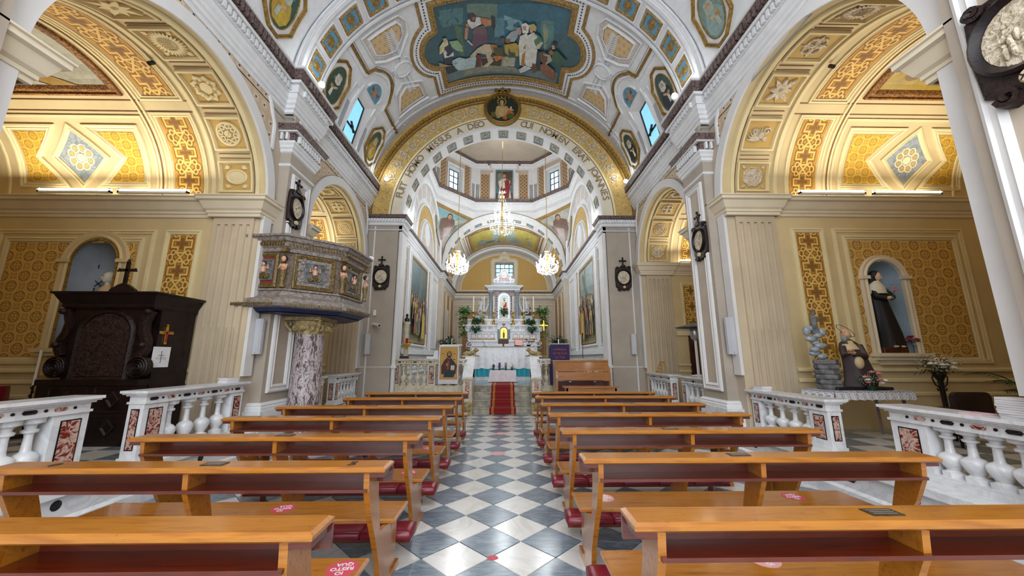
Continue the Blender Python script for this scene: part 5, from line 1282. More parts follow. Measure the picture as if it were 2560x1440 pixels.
# ================================================================ BALUSTRADES
def baluster(mb, c, h, sc=1.0):
 k = h / .52; w = sc * 1.25
 pr = [(.07, 0), (.07, .05), (.052, .055), (.04, .07), (.045, .085), (.062, .12), (.078, .17), (.075, .21), (.055, .235), (.032, .25), (.028, .27), (.024, .36), (.026, .39), (.045, .40), (.048, .42), (.03, .43), (.034, .455), (.055, .47), (.07, .475), (.075, .52)]
 mb.lathe([(r_ * w, z * k) for r_, z in pr], c, 8, a0=PI / 8); return mb
def balustrade(lab, group, P, Q, z0, h, posts, nb, mat='marble_white', inl=('marble_red',), bmat='marble_white', w=.2, side=1, rail_over=.04, skip=()):
 """P,Q plan ends; posts: fractions [(f0,f1)] ; side: which side carries the inlay (left of P->Q = 1)"""
 P, Q = Vector(P), Vector(Q); L = (Q - P).length; t = (Q - P) / L; n = Vector((-t.y, t.x)) * side
 o = thing('marble_balustrade', lab, 'balustrade', (P.x, P.y, z0), group)
 def W(u, v, z): p = P + t * u + n * v; return (p.x, p.y, z)
 def bx(mb, u0, u1, v0, v1, za, zb): mb.add([W(u0, v0, za), W(u1, v0, za), W(u1, v1, za), W(u0, v1, za), W(u0, v0, zb), W(u1, v0, zb), W(u1, v1, zb), W(u0, v1, zb)], [(0, 3, 2, 1), (4, 5, 6, 7), (0, 1, 5, 4), (1, 2, 6, 5), (2, 3, 7, 6), (3, 0, 4, 7)]); return mb
 hw = w / 2; zt = z0 + h
 m = MB(); bx(m, -.01, L + .01, -hw - .01, hw + .01, z0, z0 + .05); bx(m, 0, L, -hw * .9, hw * .9, z0 + .05, z0 + .075); m.build('base_course', mat, o)
 m = MB()
 for e, za, zb in ((.01, zt - .155, zt - .15 + .02), (-.005, zt - .135, zt - .065), (.02, zt - .065, zt - .045), (.045, zt - .045, zt - .03), (.06, zt - .03, zt)): bx(m, -e, L + e, -hw - e, hw + e, za, zb)
 m.build('rail', mat, o)
 S = lambda u, v, hh: W(u, hw + hh - .005, v)
 SE_ = lambda u, v, hh: W(-hh, u, v); SF_ = lambda u, v, hh: W(L + hh, u, v)
 dk = MB(); rd = MB(); x = .10; k = 0
 while x < L - .08:
  zc = zt - .10
  if k % 2 == 0: relief(rd if k % 4 else dk, S, [(x - .055, zc), (x - .04, zc - .018), (x + .04, zc - .018), (x + .055, zc), (x + .04, zc + .018), (x - .04, zc + .018)], .0, .008)
  else: relief(dk, S, circ(x, zc, .014, n=8), .0, .008)
  x += .115 if k % 2 == 0 else .115; k += 1
 if dk.v: dk.build('rail_inlay', 'marble_black', o, kind='stuff')
 if rd.v: rd.build('rail_inlay', inl[0], o, kind='stuff')
 spans = []; last = 0
 for f0, f1 in posts:
  u0, u1 = f0 * L, f1 * L
  m = MB(); bx(m, u0, u1, -hw + .01, hw - .01, z0 + .075, zt - .155); po = m.build('post', mat, o)
  q = MB(); b_ = MB(); S3 = lambda u, v, hh: W(u, hw - .01 + hh, v)
  e = (u1 - u0) * .24
  patch(b_, S3, rect(u0 + e - .012, z0 + .13, u1 - e + .012, zt - .21), .003); patch(q, S3, rect(u0 + e, z0 + .142, u1 - e, zt - .222), .006)
  if f0 <= 0.001: patch(b_, SE_, rect(-hw * .5, z0 + .13, hw * .5, zt - .21), .003); patch(q, SE_, rect(-hw * .5 + .012, z0 + .142, hw * .5 - .012, zt - .222), .006)
  if f1 >= .999: patch(b_, SF_, rect(-hw * .5, z0 + .13, hw * .5, zt - .21), .003); patch(q, SF_, rect(-hw * .5 + .012, z0 + .142, hw * .5 - .012, zt - .222), .006)
  b_.build('inlay_border', 'marble_black', po); q.build('inlay_panel', inl[0], po)
  if u0 > last + .05: spans.append((last, u0))
  last = u1
 if last < L - .05: spans.append((last, L))
 tot = sum(b - a for a, b in spans); hb = h - .075 - .155
 for a, b in spans:
  k = max(1, round(nb * (b - a) / tot));
  for i in range(k):
   u = a + (b - a) * (i + .5) / k; p = P + t * u
   g = MB(); baluster(g, (p.x, p.y, z0 + .075), hb, min(1.0, (b - a) / k / .15)); bo = g.build('baluster', bmat, o, True)
   # carved rosettes on the belly
   g = MB(); S4 = lambda uu, vv, hh: W(u + uu, .066 * min(1.0, (b - a) / k / .15) + hh, z0 + .075 + hb * .31 + vv)
   for q in range(5): leaf(g, S4, 0, 0, q * 2 * PI / 5 + PI / 2, .035, .022, .008)
   g.build('carved_flower', 'terracotta_light', bo)
 return o
XLb, XRb = XA - 4.22, XA + 4.36
G = 'marble altar rails of the side chapels'
balustrade('white marble altar rail with red inlay at the left edge, before the confessional', G, (XLb, 2.88), (XLb, 3.93), FZ + .0, .80, [(0, .08), (.72, 1)], 4, side=-1)
balustrade('white marble altar rail right of the confessional, ending at the fluted pilaster', G, (XLb, 4.50), (XLb, 6.12), FZ, .80, [(0, .19), (.86, 1)], 4, inl=('marble_red',), side=-1)
balustrade('white marble altar rail under the book pile at the right edge', G, (XRb, 2.95), (XRb, 4.04), FZ, .68, [(0, .05), (.70, 1)], 4, side=1, w=.22)
balustrade('white marble altar rail with red inlaid end post beside the lace covered table', G, (XRb, 4.84), (XRb, 6.30), FZ, .65, [(0, .2), (.88, 1)], 4, side=1)
balustrade('small white marble altar rail behind the pulpit column, right of it', G, (XLb, 9.35), (XLb, 10.75), FZ + .02, .74, [(0, .17), (.9, 1)], 5, side=-1)
balustrade('small white marble altar rail seen left of the pulpit column', G, (XLb, 7.65), (XLb, 8.75), FZ + .02, .74, [(.84, 1)], 4, side=-1)
balustrade('small white marble altar rail below the open missal stand, right far chapel', G, (XRb, 9.35), (XRb, 10.75), FZ + .02, .74, [(0, .17), (.9, 1)], 5, side=1)
balustrade('small white marble altar rail in front of the patio heater base', G, (XRb, 7.65), (XRb, 8.75), FZ + .02, .74, [(.84, 1)], 4, side=1)
# chancel rails
for s in (-1, 1):
 lab = ('cream marble chancel rail with red panels behind the icon lectern', 'cream marble chancel rail behind the roll-top organ and purple ambo')[s > 0]
 a0, a1 = (1.14, 3.2)
 o = balustrade(lab, 'chancel rails either side of the steps', (XA + s * a0, 11.25), (XA + s * a1, 11.25), CZF - .05, .86, [(0, .03), (.42, .53), (.94, 1)], 7, 'marble_cream', ('marble_red',), 'marble_cream', side=-s)
 m = MB(); m.box((XA + s * a0, 11.13, 0), (XA + s * 3.2, 11.95, CZF - .05)); m.build('podium', 'marble_cream', o)
 m = MB();
 for u in (.35, .85, 1.35, 1.8):
  frame(m, SF(s, 11.13), [(a0 + u - .16, .34), (a0 + u - .1, .28), (a0 + u + .1, .28), (a0 + u + .16, .34), (a0 + u + .1, .44), (a0 + u - .1, .44)], [(0, 0), (0, .006), (.03, .006), (.035, 0)])
 m.build('podium_inlay', 'marble_red', o)
 m = MB(); m.box((XA + s * a0, 11.1, .60), (XA + s * 3.2, 11.14, .66)); m.build('podium_moulding', 'marble_cream', o)
# steps
st = thing('stone_steps', 'four grey stone steps up to the chancel between the parapets', 'steps', (XA, 10.83, 0))
for i in range(4):
 m = MB(); y0 = 10.83 + i * .3; m.box((XA - .855, y0 + .02, .0), (XA + .855, 11.97, .187 * (i + 1) - .035)); m.box((XA - .855, y0, .187 * (i + 1) - .035), (XA + .855, 11.97 , .187 * (i + 1) + (.0 if i < 3 else .005))); m.build('step', 'stone_step', st)
cp = MB(); pts = []
for i in range(4): z = .187 * (i + 1) + .012; y = 10.83 + i * .3; pts += [(y - .012, .187 * i + .012), (y - .012, z)]
pts += [(13.1, .775)]
acc = 0; vs = []; uv = []
for i, (y, z) in enumerate(pts):
 if i: acc += math.hypot(y - pts[i - 1][0], z - pts[i - 1][1])
 w_ = .36 + (.0 if y > 11 else .02)
 for u in (0, 1): vs.append((XA + .02 + (u - .5) * 2 * w_, y, z)); uv.append((u, acc))
cp.add(vs, [(2 * i, 2 * i + 1, 2 * i + 3, 2 * i + 2) for i in range(len(pts) - 1)], None, uv)
tag(cp.build('stair_carpet', 'carpet_red'), 'red runner carpet with gold borders down the middle of the steps', 'carpet')
# parapets with lions
for s in (-1, 1):
 nm = 'left' if s < 0 else 'right'
 o = thing('stair_parapet', 'white veined marble stair parapet with lion mask foot, %s of the steps' % nm, 'parapet', (XA + s * .98, 10.8, 0), 'stair parapets')
 x0, x1 = XA + s * .86, XA + s * 1.12
 m = MB(); m.box((x0, 10.72, .36), (x1, 11.0, 1.0)); m.box((x0, 11.0, .3), (x1, 11.9, 1.25)); m.build('post', 'marble_cream', o)
 m = MB(); m.box((x0 - s * .03, 10.68, .98), (x1 + s * .03, 11.02, 1.04)); m.box((x0 - s * .02, 10.7, .36), (x1 + s * .02, 11.0, .42)); m.build('post_moulding', 'marble_cream', o)
 m = MB(); m.box((x0 + s * .07, 10.712, .46), (x1 - s * .07, 10.72, .94)); m.build('inlay_panel', 'marble_red', o)
 m = MB(); a, b = x0 - s * .02, x1 + s * .02
 m.add([(a, 10.72, 1.04), (b, 10.72, 1.04), (b, 11.5, 1.58), (a, 11.5, 1.58), (a, 10.72, 1.10), (b, 10.72, 1.10), (b, 11.45, 1.62), (a, 11.45, 1.62)], [(0, 1, 2, 3), (4, 5, 6, 7), (0, 1, 5, 4), (1, 2, 6, 5), (2, 3, 7, 6), (3, 0, 4, 7)]); m.box((x0, 11.0, 1.0), (x1, 11.5, 1.25)); m.build('sloping_slab', 'marble_white', o)
 # lion mask
 c = Vector((XA + s * .99, 10.72, .19)); m = MB(); m.box((x0 - s * .02, 10.70, 0), (x1 + s * .02, 11.05, .36))
 m.ell((c.x, 10.70, .20), (.10, .07, .13), 12, 8); m.ell((c.x, 10.63, .15), (.045, .04, .035)); m.ell((c.x, 10.64, .2), (.018, .03, .05))
 for q in (-1, 1): m.ell((c.x + q * .04, 10.645, .225), (.02, .015, .014)); m.ell((c.x + q * .045, 10.64, .255), (.03, .02, .012)); m.ell((c.x + q * .035, 10.64, .135), (.028, .025, .02))
 for q in range(11): aa = -.3 + q * (PI + .6) / 10; m.ell((c.x + .11 * math.cos(aa), 10.70, .21 + .13 * math.sin(aa)), (.03, .03, .045))
 m.build('lion_mask', 'stone_carved', o)
 l = thing('marble_lion', 'small reclining cream marble lion on the %s parapet' % nm, 'statue', (XA + s * .99, 11.6, 1.62), 'reclining lions on the parapets')
 m = MB(); L0 = Vector((XA + s * 1.0, 11.62, 1.62)); m.box((x0 - s * .01, 11.47, 1.625), (x1 + s * .12, 11.8, 1.66)); m.build('plinth', 'marble_cream', l)
 m = MB(); bx_ = XA + s * 1.0
 m.tube([(bx_ + s * .22, 11.6, 1.71), (bx_ + s * .12, 11.6, 1.73), (bx_, 11.6, 1.73), (bx_ - s * .1, 11.6, 1.76), (bx_ - s * .15, 11.6, 1.82)], [.05, .075, .07, .08, .05], 8)
 m.ell((bx_ - s * .17, 11.58, 1.84), (.07, .07, .065)); m.ell((bx_ - s * .23, 11.56, 1.83), (.035, .04, .03));
 for q in (-1, 1): m.tube([(bx_ - s * .1, 11.6 + q * .05, 1.70), (bx_ - s * .2, 11.6 + q * .05, 1.655), (bx_ - s * .27, 11.6 + q * .05, 1.65)], [.035, .028, .025], 6); m.ell((bx_ + s * .15, 11.6 + q * .06, 1.69), (.07, .03, .055)); m.ell((bx_ - s * .15, 11.58 + q * .05, 1.89), (.015, .012, .02))
 m.tube([(bx_ + s * .24, 11.6, 1.70), (bx_ + s * .28, 11.55, 1.66), (bx_ + s * .2, 11.5, 1.645)], .012, 5); m.build('body', 'stone_carved', l, True)
# ================================================================ FIGURE HELPERS
def loft(mb, rings_, n=20, folds=0, famp=.0, col=None):
 """rings: (x,y,z,rx,ry)"""
 rs = []
 for k, (x, y, z, rx, ry) in enumerate(rings_):
  f = 1.0; rs.append([(x + rx * (1 + famp * (k and 1 or 1) * (1 - k / len(rings_)) * math.cos(folds * 2 * PI * i / n + k * .15)) * math.cos(2 * PI * i / n), y + ry * (1 + famp * (1 - k / len(rings_)) * math.cos(folds * 2 * PI * i / n + k * .15)) * math.sin(2 * PI * i / n), z) for i in range(n)])
 return mb.rings(rs, True, col)
def head(par, c, r, skin, face=(0, -1), hairm='hair', beard=False, tilt=0, local=False, bald=False):
 """head of half-height r at c facing plan direction; all features are one mesh"""
 f = Vector((face[0], face[1], 0)).normalized(); sd = Vector((-f.y, f.x, 0)); c = Vector(c); f = (f + Vector((0, 0, tilt))).normalized(); up = sd.cross(-f) if 0 else Vector((0, 0, 1))
 m = MB(); m.ell(tuple(c), (r * .74, r * .82, r), 14, 10); m.ell(tuple(c + f * r * .25 - up * r * .45), (r * .5, r * .5, r * .5), 12, 7)
 m.ell(tuple(c + f * r * .84 - up * r * .12), (r * .1, r * .12, r * .22), 6, 5)
 m.ell(tuple(c + f * r * .74 - up * r * .47), (r * .2, r * .1, r * .05), 8, 5)
 for q in (-1, 1): m.ell(tuple(c + sd * q * r * .72 - up * r * .05), (r * .1, r * .14, r * .2), 6, 5); m.ell(tuple(c + f * r * .7 + sd * q * r * .27 + up * r * .05), (r * .13, r * .08, r * .07), 6, 4)
 m.tube([tuple(c - up * r * 1.4), tuple(c - up * r * .6)], r * .36, 10); h = m.build('head', skin, par, True, local)
 e = MB()
 for q in (-1, 1): e.ell(tuple(c + f * r * .77 + sd * q * r * .27 + up * r * .05), (r * .06, r * .05, r * .045), 6, 4); e.ell(tuple(c + f * r * .74 + sd * q * r * .27 + up * r * .2), (r * .15, r * .06, r * .03), 6, 4)
 e.build('eyes', 'hair', h if not local else h, False, local)
 if hairm:
  m = MB()
  if not bald: m.ell(tuple(c - f * r * .14 + up * r * .2), (r * .82, r * .86, r * .92), 14, 8)
  m.ell(tuple(c - f * r * .35 - up * r * .1), (r * .78, r * .62, r * .85 if not bald else r * .55), 12, 7)
  if beard: m.ell(tuple(c + f * r * .42 - up * r * .75), (r * .45, r * .35, r * .5), 10, 6)
  m.build('hair', hairm, h, True, local)
 return h
def hand(mb, w, d, up, s=1.0):
 """palm at w pointing along d, fingers slightly curled"""
 w = Vector(w); d = Vector(d).normalized(); up = Vector(up).normalized(); sd = d.cross(up).normalized()
 mb.tube([tuple(w), tuple(w + d * .03 * s), tuple(w + d * .075 * s)], [.018 * s, .03 * s, .026 * s], 8)
 for i, L in enumerate((.055, .065, .06, .045)):
  b = w + d * .075 * s + sd * (i - 1.5) * .016 * s; mb.tube([tuple(b), tuple(b + d * L * .55 * s), tuple(b + d * L * .9 * s - up * .018 * s)], [.009 * s, .0085 * s, .006 * s], 5)
 b = w + d * .03 * s - sd * .028 * s; mb.tube([tuple(b), tuple(b + d * .03 * s - sd * .02 * s), tuple(b + d * .055 * s - sd * .012 * s)], [.011 * s, .010 * s, .007 * s], 5)
def flower(mb_p, c, r, n=6):
 c = Vector(c)
 for k in range(n):
  a = 2 * PI * k / n + random.random() * .4; mb_p.ell((c.x + r * .5 * math.cos(a), c.y + r * .5 * math.sin(a), c.z + r * .1), (r * .5, r * .5, r * .4), 6, 4)
 mb_p.ell(tuple(c + Vector((0, 0, r * .25))), (r * .45, r * .45, r * .45), 6, 4)
def leafblade(mb, a, b, w, bend=.3):
 a, b = Vector(a), Vector(b); d = b - a; L = d.length; sd = d.cross(Vector((0, 0, 1))); sd = (sd.normalized() if sd.length > 1e-4 else Vector((1, 0, 0))) * w; up = Vector((0, 0, L * bend * .5))
 mid = (a + b) / 2 + up; mb.add([tuple(a), tuple(mid + sd), tuple(b), tuple(mid - sd), tuple(mid + Vector((0, 0, w * .25)))], [(0, 1, 4), (1, 2, 4), (2, 3, 4), (3, 0, 4)])
def bush(par, c, r, n, mat, Lf=.08, w=.02, name='foliage', trail=0, world=True):
 m = MB(); c = Vector(c)
 for i in range(n):
  a = random.random() * 2 * PI; e = random.uniform(-.2, 1.2); rr = r * random.uniform(.15, 1)
  p = c + Vector((rr * math.cos(a) * math.cos(e), rr * math.sin(a) * math.cos(e), rr * math.sin(e) - trail * random.random() ** 1.3))
  d = Vector((math.cos(a), math.sin(a), random.uniform(-.8, .6))).normalized(); leafblade(m, p, p + d * Lf * random.uniform(.7, 1.3), w)
 return m.build(name, mat, par)
for x, y, lab in ((-.10, 3.31, 'worn pink sticker scrap on the aisle floor, nearest the camera'), (-.12, 6.58, 'pink floor sticker in the aisle between the front pews, second in line'), (-.09, 8.23, 'pink floor sticker in the aisle just past the front pews'), (-.05, 9.9, 'faint pink floor sticker just before the altar steps')):
 m = MB(); rs = [[(x + (.045 if y < 4 else .13) * math.cos(k * PI / 8) * (1 + .1 * math.sin(k * 3)), y + (.035 if y < 4 else .12) * math.sin(k * PI / 8), z) for k in range(16)] for z in (.0005, .002)]; m.rings(rs, True); tag(m.build('floor_sticker', 'sticker_red' if y < 4 else 'sticker_pale', None), lab, 'sticker')
# ================================================================ PULPIT
pu = thing('pulpit', 'octagonal carved wooden pulpit with painted panels, herms and blue underside', 'pulpit', (-3.8, 7.1, 2.42))
PV = [(-4.28, 6.22), (-3.98, 6.22), (-3.18, 6.80), (-2.98, 7.45), (-3.30, 8.25), (-4.20, 8.55)]
PV = [(-4.62, 6.30), (-3.86, 6.22), (-3.16, 6.86), (-3.10, 7.75), (-3.7, 8.4), (-4.3, 8.4)]
def pl2(mb, prof, path=PV, flip=-1): return plan(mb, path, prof, 0, flip)
m = MB(); pl2(m, [(.10, 2.44), (.18, 2.46), (.19, 2.52), (.14, 2.53), (.12, 2.60), (.02, 2.66), (.0, 2.74), (.03, 2.75), (.03, 2.78)]); m.build('base_moulding', 'pulpit_wood', pu)
m = MB(); pl2(m, [(-.6, 2.36), (-.2, 2.36), (.0, 2.38), (.08, 2.44), (.12, 2.46)]); m.add([(x, y, 2.365) for x, y in PV], [tuple(range(6))]); m.build('blue_underside', 'pulpit_blue', pu)
m = MB(); pl2(m, [(-.02, 2.74), (-.02, 3.5)]); m.build('body', 'pulpit_dark', pu)
m = MB(); pl2(m, [(-.02, 3.42), (.03, 3.44), (.03, 3.50), (.06, 3.53), (.06, 3.60), (.10, 3.62), (.13, 3.68), (.16, 3.69), (.16, 3.73), (-.1, 3.74)]); m.build('rail_moulding', 'pulpit_wood', pu)
m = MB(); dents(m, PV, .05, .10, 3.54, 3.60, .05, .025, -1); dents(m, PV, .14, .2, 2.47, 2.51, .04, .022, -1); m.build('dentil_row', 'pulpit_gilt', pu, kind='stuff')
for i in range(4):
 a, b = Vector(PV[i]), Vector(PV[i + 1]); L = (b - a).length; t = (b - a) / L; nrm = Vector((t.y, -t.x))
 def SPN(u, v, h, a=a, t=t, nrm=nrm, L=L): p = a + t * (u + L / 2) + nrm * h; return (p.x, p.y, v)
 hw = L / 2 - .13; f = MB()
 frame(f, SPN, rect(-hw, 2.80, hw, 3.42), [(0, -.02), (0, .02), (.02, .03), (.04, .01), (.05, .02), (.07, .0)]); fo = f.build('panel_frame', 'pulpit_gilt', pu)
 g = MB(); patch(g, SPN, rect(-hw + .07, 2.87, hw - .07, 3.35), -.005); g.build('panel', 'pulpit_red' if i == 0 else 'pulpit_wood', pu)
 g = MB(); frame(g, SPN, rect(-.17, 2.93, .17, 3.30), [(0, -.005), (0, .02), (.02, .02), (.025, .0)]); patch(g, SPN, rect(-.15, 2.95, .15, 3.28), .002); g.build('relief_frame', 'stone_grey', pu)
 # mermaid-like figure relief
 g = MB(); c = lambda u, v, h: SPN(u, v, h)
 g.ell(c(0, 3.22, .03), (.028, .028, .035)); g.tube([c(0, 3.18, .02), c(0, 3.13, .03), c(0, 3.07, .03)], [.02, .045, .035], 7)
 for q in (-1, 1): g.tube([c(q * .04, 3.16, .02), c(q * .09, 3.13, .03), c(q * .08, 3.2, .03)], [.016, .013, .01], 5)
 rf = g.build('relief_figure', 'skin', pu, True)
 g = MB(); g.ell(c(0, 3.235, .02), (.036, .03, .034)); g.build('hair', 'hair', rf)
 g = MB(); spiral(g, SPN, -.06, 3.0, .05, 1.2, 0, 1, .035, .04, 12); spiral(g, SPN, .06, 3.0, .05, 1.2, PI, -1, .035, .04, 12)
 for q in range(5): leaf(g, SPN, 0, 3.06, -PI / 2 + (q - 2) * .5, .10, .03, .04)
 g.build('scroll_tail', 'pulpit_gilt', rf)
 if i != 0:
  g = MB()
  for q in range(26):
   u, v = random.uniform(-hw + .1, hw - .1), random.uniform(2.89, 3.34)
   if abs(u) < .2 and 2.9 < v < 3.33: u = math.copysign(.2 + abs(u) * .3, u)
   if abs(u) < hw - .08: leaf(g, SPN, u, v, random.random() * 6, .07, .035, .02)
  g.build('carved_leafwork', 'pulpit_wood', pu)
for i in range(5):
 p = Vector(PV[i]); cn = (p - Vector((-3.9, 7.4))).normalized(); x, y = p.x + cn.x * .05, p.y + cn.y * .05
 g = MB(); g.lathe([(.05, 0), (.055, .03), (.04, .06), (.035, .12), (.055, .24), (.06, .30)], (x, y, 2.79), 8); g.lathe([(.06, 0), (.07, .02), (.07, .05), (.08, .07)], (x, y, 3.42), 4, a0=.7); hm = g.build('herm', 'pulpit_gilt', pu, True)
 g = MB(); g.ell((x, y, 3.14), (.055, .05, .07), 8, 6); g.ell((x + cn.x * .02, y + cn.y * .02, 3.29), (.04, .04, .052), 8, 6)
 for q in (-1, 1): g.tube([(x - cn.y * q * .05, y + cn.x * q * .05, 3.2), (x - cn.y * q * .06 + cn.x * .03, y + cn.x * q * .06 + cn.y * .03, 3.12), (x + cn.x * .06, y + cn.y * .06, 3.15)], .016, 5)
 g.build('herm_bust', 'skin', hm, True); g = MB(); g.ell((x - cn.x * .012, y - cn.y * .012, 3.31), (.048, .048, .05), 8, 6); g.build('hair', 'hair', hm)
co = thing('marble_column', 'thick purple and white breccia marble column carrying the pulpit', 'column', (-3.82, 7.2, 0))
m = MB(); m.lathe([(.33, .0), (.33, .12), (.29, .16), (.31, .2), (.285, .25), (.278, .3), (.268, 1.2), (.248, 1.98), (.262, 2.0), (.262, 2.03), (.24, 2.05)], (-3.82, 7.2, 0), 28); m.build('shaft', 'marble_breccia', co, True)
m = MB(); m.lathe([(.25, 2.03), (.27, 2.1), (.33, 2.22), (.36, 2.28), (.30, 2.3)], (-3.82, 7.2, 0), 20); m.box((-4.16, 6.86, 2.29), (-3.48, 7.54, 2.36)); cp_ = m.build('capital', 'stone_carved', co, True)
m = MB()
for q in range(12): a = q * PI / 6; m.ell((-3.82 + .31 * math.cos(a), 7.2 + .31 * math.sin(a), 2.16), (.06, .06, .07), 6, 5)
for sx in (-1, 1):
 for sy in (-1, 1): m.tube([(-3.82 + sx * .24, 7.2 + sy * .24, 2.1), (-3.82 + sx * .31, 7.2 + sy * .31, 2.22), (-3.82 + sx * .33, 7.2 + sy * .33, 2.27), (-3.82 + sx * .29, 7.2 + sy * .3, 2.25)], [.03, .04, .045, .03], 6)
m.build('carved_leaf', 'stone_carved', cp_, True)
m = thing('wall_box', 'small white square box fixed on the pulpit rail end', 'box', (-3.0, 7.9, 3.7)); q = MB(); q.bbox((-3.06, 7.86, 3.745), (-2.98, 7.96, 3.83)); q.build('casing', 'white_plastic', m)
# ================================================================ CONFESSIONAL
cf = thing('confessional', 'dark carved wooden confessional with arched lattice, volutes and a cross on top', 'confessional', (-5.75, 5.75, FZ))
xa, xb, ya, yb = -6.30, -5.28, 5.38, 6.10
CS = lambda u, v, h: (u, ya - h, v)
m = MB(); m.box((xa, ya, FZ), (xb, yb, 2.42)); m.build('body', 'dark_wood', cf)
for a_, b_ in ((xb, xb + .12), (xa - .1, xa)): m = MB(); m.box((a_, ya + .12, FZ), (b_, yb, 2.36)); m.build('side_panel', 'dark_wood', cf)
m = MB(); pth = [(xa - .12, yb), (xa - .12, ya - .02), (xb + .12, ya - .02), (xb + .12, yb)]
plan(m, pth, [(0, 2.30), (.03, 2.33), (.03, 2.37), (.07, 2.44), (.10, 2.50), (.13, 2.52), (.13, 2.54), (-.3, 2.56)], 0, -1); m.add([(xa - .2, ya - .1, 2.55), (xb + .2, ya - .1, 2.55), (xb + .2, yb, 2.55), (xa - .2, yb, 2.55)], [(0, 1, 2, 3)]); m.build('cornice', 'dark_wood', cf)
m = MB(); op = [(xa + .18, 1.34), (xb - .16, 1.34), (xb - .16, 1.95)] + arcpts((xa + xb) / 2 + .01, 1.95, (xb - xa) / 2 - .17, 0, PI, 16, .28)[1:-1] + [(xa + .18, 1.95)]
frame(m, CS, op, [(0, 0), (-.01, .03), (-.04, .045), (-.06, .02), (-.07, 0)]); m.build('lattice_frame', 'dark_wood_carved', cf)
m = MB(); patch(m, CS, op, .003); m.build('lattice_backing', 'black_paint', cf)
def inarch(x, z):
 cx = (xa + xb) / 2 + .01; r_ = (xb - xa) / 2 - .17
 return xa + .18 < x < xb - .16 and z > 1.34 and (z < 1.95 or ((x - cx) / r_) ** 2 + ((z - 1.95) / .28) ** 2 < 1)
m = MB()
for sg in (-1, 1):
 for k in range(-40, 60):
  p = []
  for j in range(160):
   x = xa + .18 + j * .0045; z = 1.34 + k * .034 + sg * (x - xa - .18)
   if inarch(x, z): p.append((x, z))
  if len(p) > 3: a, b = p[0], p[-1]; sweep(m, CS, [a, b], [(-.0045, .004), (-.0045, .014 + .004 * sg), (.0045, .014 + .004 * sg), (.0045, .004)], False)
m.build('lattice_strips', 'lattice_brown', cf, kind='stuff')
m = MB(); m.box((xa - .22, ya - .1, 1.22), (xb + .16, ya + .1, 1.30)); m.box((xa - .2, ya - .08, FZ), (xb + .14, ya + .1, FZ + .1)); m.box((xa - .2, ya - .08, FZ + .1), (xb + .12, ya + .1, 1.22)); m.build('lower_front', 'dark_wood', cf)
DS = lambda u, v, h: (u, ya - .08 - h, v)
for i in range(2):
 for j in range(2):
  cx = xa + .25 + i * .62 ; cz = .66 + j * .37; m = MB(); frame(m, DS, [(cx, cz - .12), (cx + .1, cz), (cx, cz + .12), (cx - .1, cz)], [(0, 0), (0, .015), (.015, .02), (.03, .0)]); frame(m, DS, rect(cx - .27, cz - .165, cx + .27, cz + .165), [(0, 0), (0, .012), (.015, .012), (.02, 0)]); m.build('diamond_panel', 'dark_wood_carved', cf)
for sx, x0 in ((-1, xa - .04), (1, xb + .03)):
 m = MB(); VS_ = lambda u, v, h: (x0 + sx * u, ya - h, v)
 for r_ in (.15, .115, .08, .045): frame(m, VS_, circ(.03, 1.47, r_, n=20), [(0, -.04), (0, .05), (.012, .06), (.028, .02)])
 pts = [(0, 1.62), (.06, 1.72), (.05, 1.85), (.0, 1.95), (-.02, 2.1), (.02, 2.22), (.05, 2.28)]
 sweep(m, VS_, pts, [(-.05, -.05), (-.05, .04), (0, .06), (.05, .04), (.05, -.05)], False)
 for z_ in (1.78, 2.26): m.ell((x0 + sx * .06, ya - .06, z_), (.05, .05, .045), 8, 6)
 m.build('volute', 'dark_wood_carved', cf, True)
m = MB(); cx = -5.72; cy = 5.42
m.prism([(-.2, 2.56), (.2, 2.56), (.18, 2.6), (.08, 2.67), (0, 2.70), (-.08, 2.67), (-.18, 2.6)], lambda a, b: (cx + a, cy - .02, b), lambda a, b: (cx + a, cy + .03, b)); m.build('crest', 'dark_wood', cf)
m = MB(); m.box((cx - .022, cy - .01, 2.68), (cx + .022, cy + .02, 3.02)); m.box((cx - .10, cy - .01, 2.88), (cx + .10, cy + .02, 2.92))
for dx, dz in ((-.12, 2.9), (.12, 2.9), (0, 3.04)):
 for q in range(3): a = q * 2 * PI / 3 + PI / 2; m.ell((cx + dx + .018 * math.cos(a), cy + .005, dz + .018 * math.sin(a)), (.018, .014, .018), 6, 4)
m.build('top_cross', 'dark_wood', cf)
c_ = thing('crucifix', 'small gilt and red crucifix hung on the confessional side', 'crucifix', (-5.15, 5.62, 1.9)); xx = xb + .125
m = MB(); m.box((xx, 5.60, 1.80), (xx + .012, 5.64, 2.06)); m.box((xx, 5.52, 1.95), (xx + .012, 5.72, 1.99))
for y_, z_ in ((5.52, 1.97), (5.72, 1.97), (5.62, 2.08)): m.ell((xx + .005, y_, z_), (.01, .025, .025), 6, 4)
m.build('cross', 'brass', c_); m = MB(); m.box((xx + .012, 5.61, 1.83), (xx + .02, 5.63, 2.0)); m.box((xx + .012, 5.56, 1.965), (xx + .02, 5.68, 1.978)); m.build('corpus', 'petal_red', c_)
n_ = thing('notice', 'white paper notice with a printed cross on the confessional side', 'notice', (-5.15, 5.6, 1.6)); m = MB(); m.box((xx, 5.46, 1.46), (xx + .004, 5.74, 1.76)); m.build('sheet', 'paper', n_)
m = MB(); m.box((xx + .004, 5.595, 1.52), (xx + .0055, 5.605, 1.70)); m.box((xx + .004, 5.55, 1.63), (xx + .0055, 5.65, 1.638));
for k in range(2): m.box((xx + .004, 5.52, 1.60 - k * .02), (xx + .0055, 5.68, 1.604 - k * .02))
m.build('printed_cross', 'stone_grey', n_)
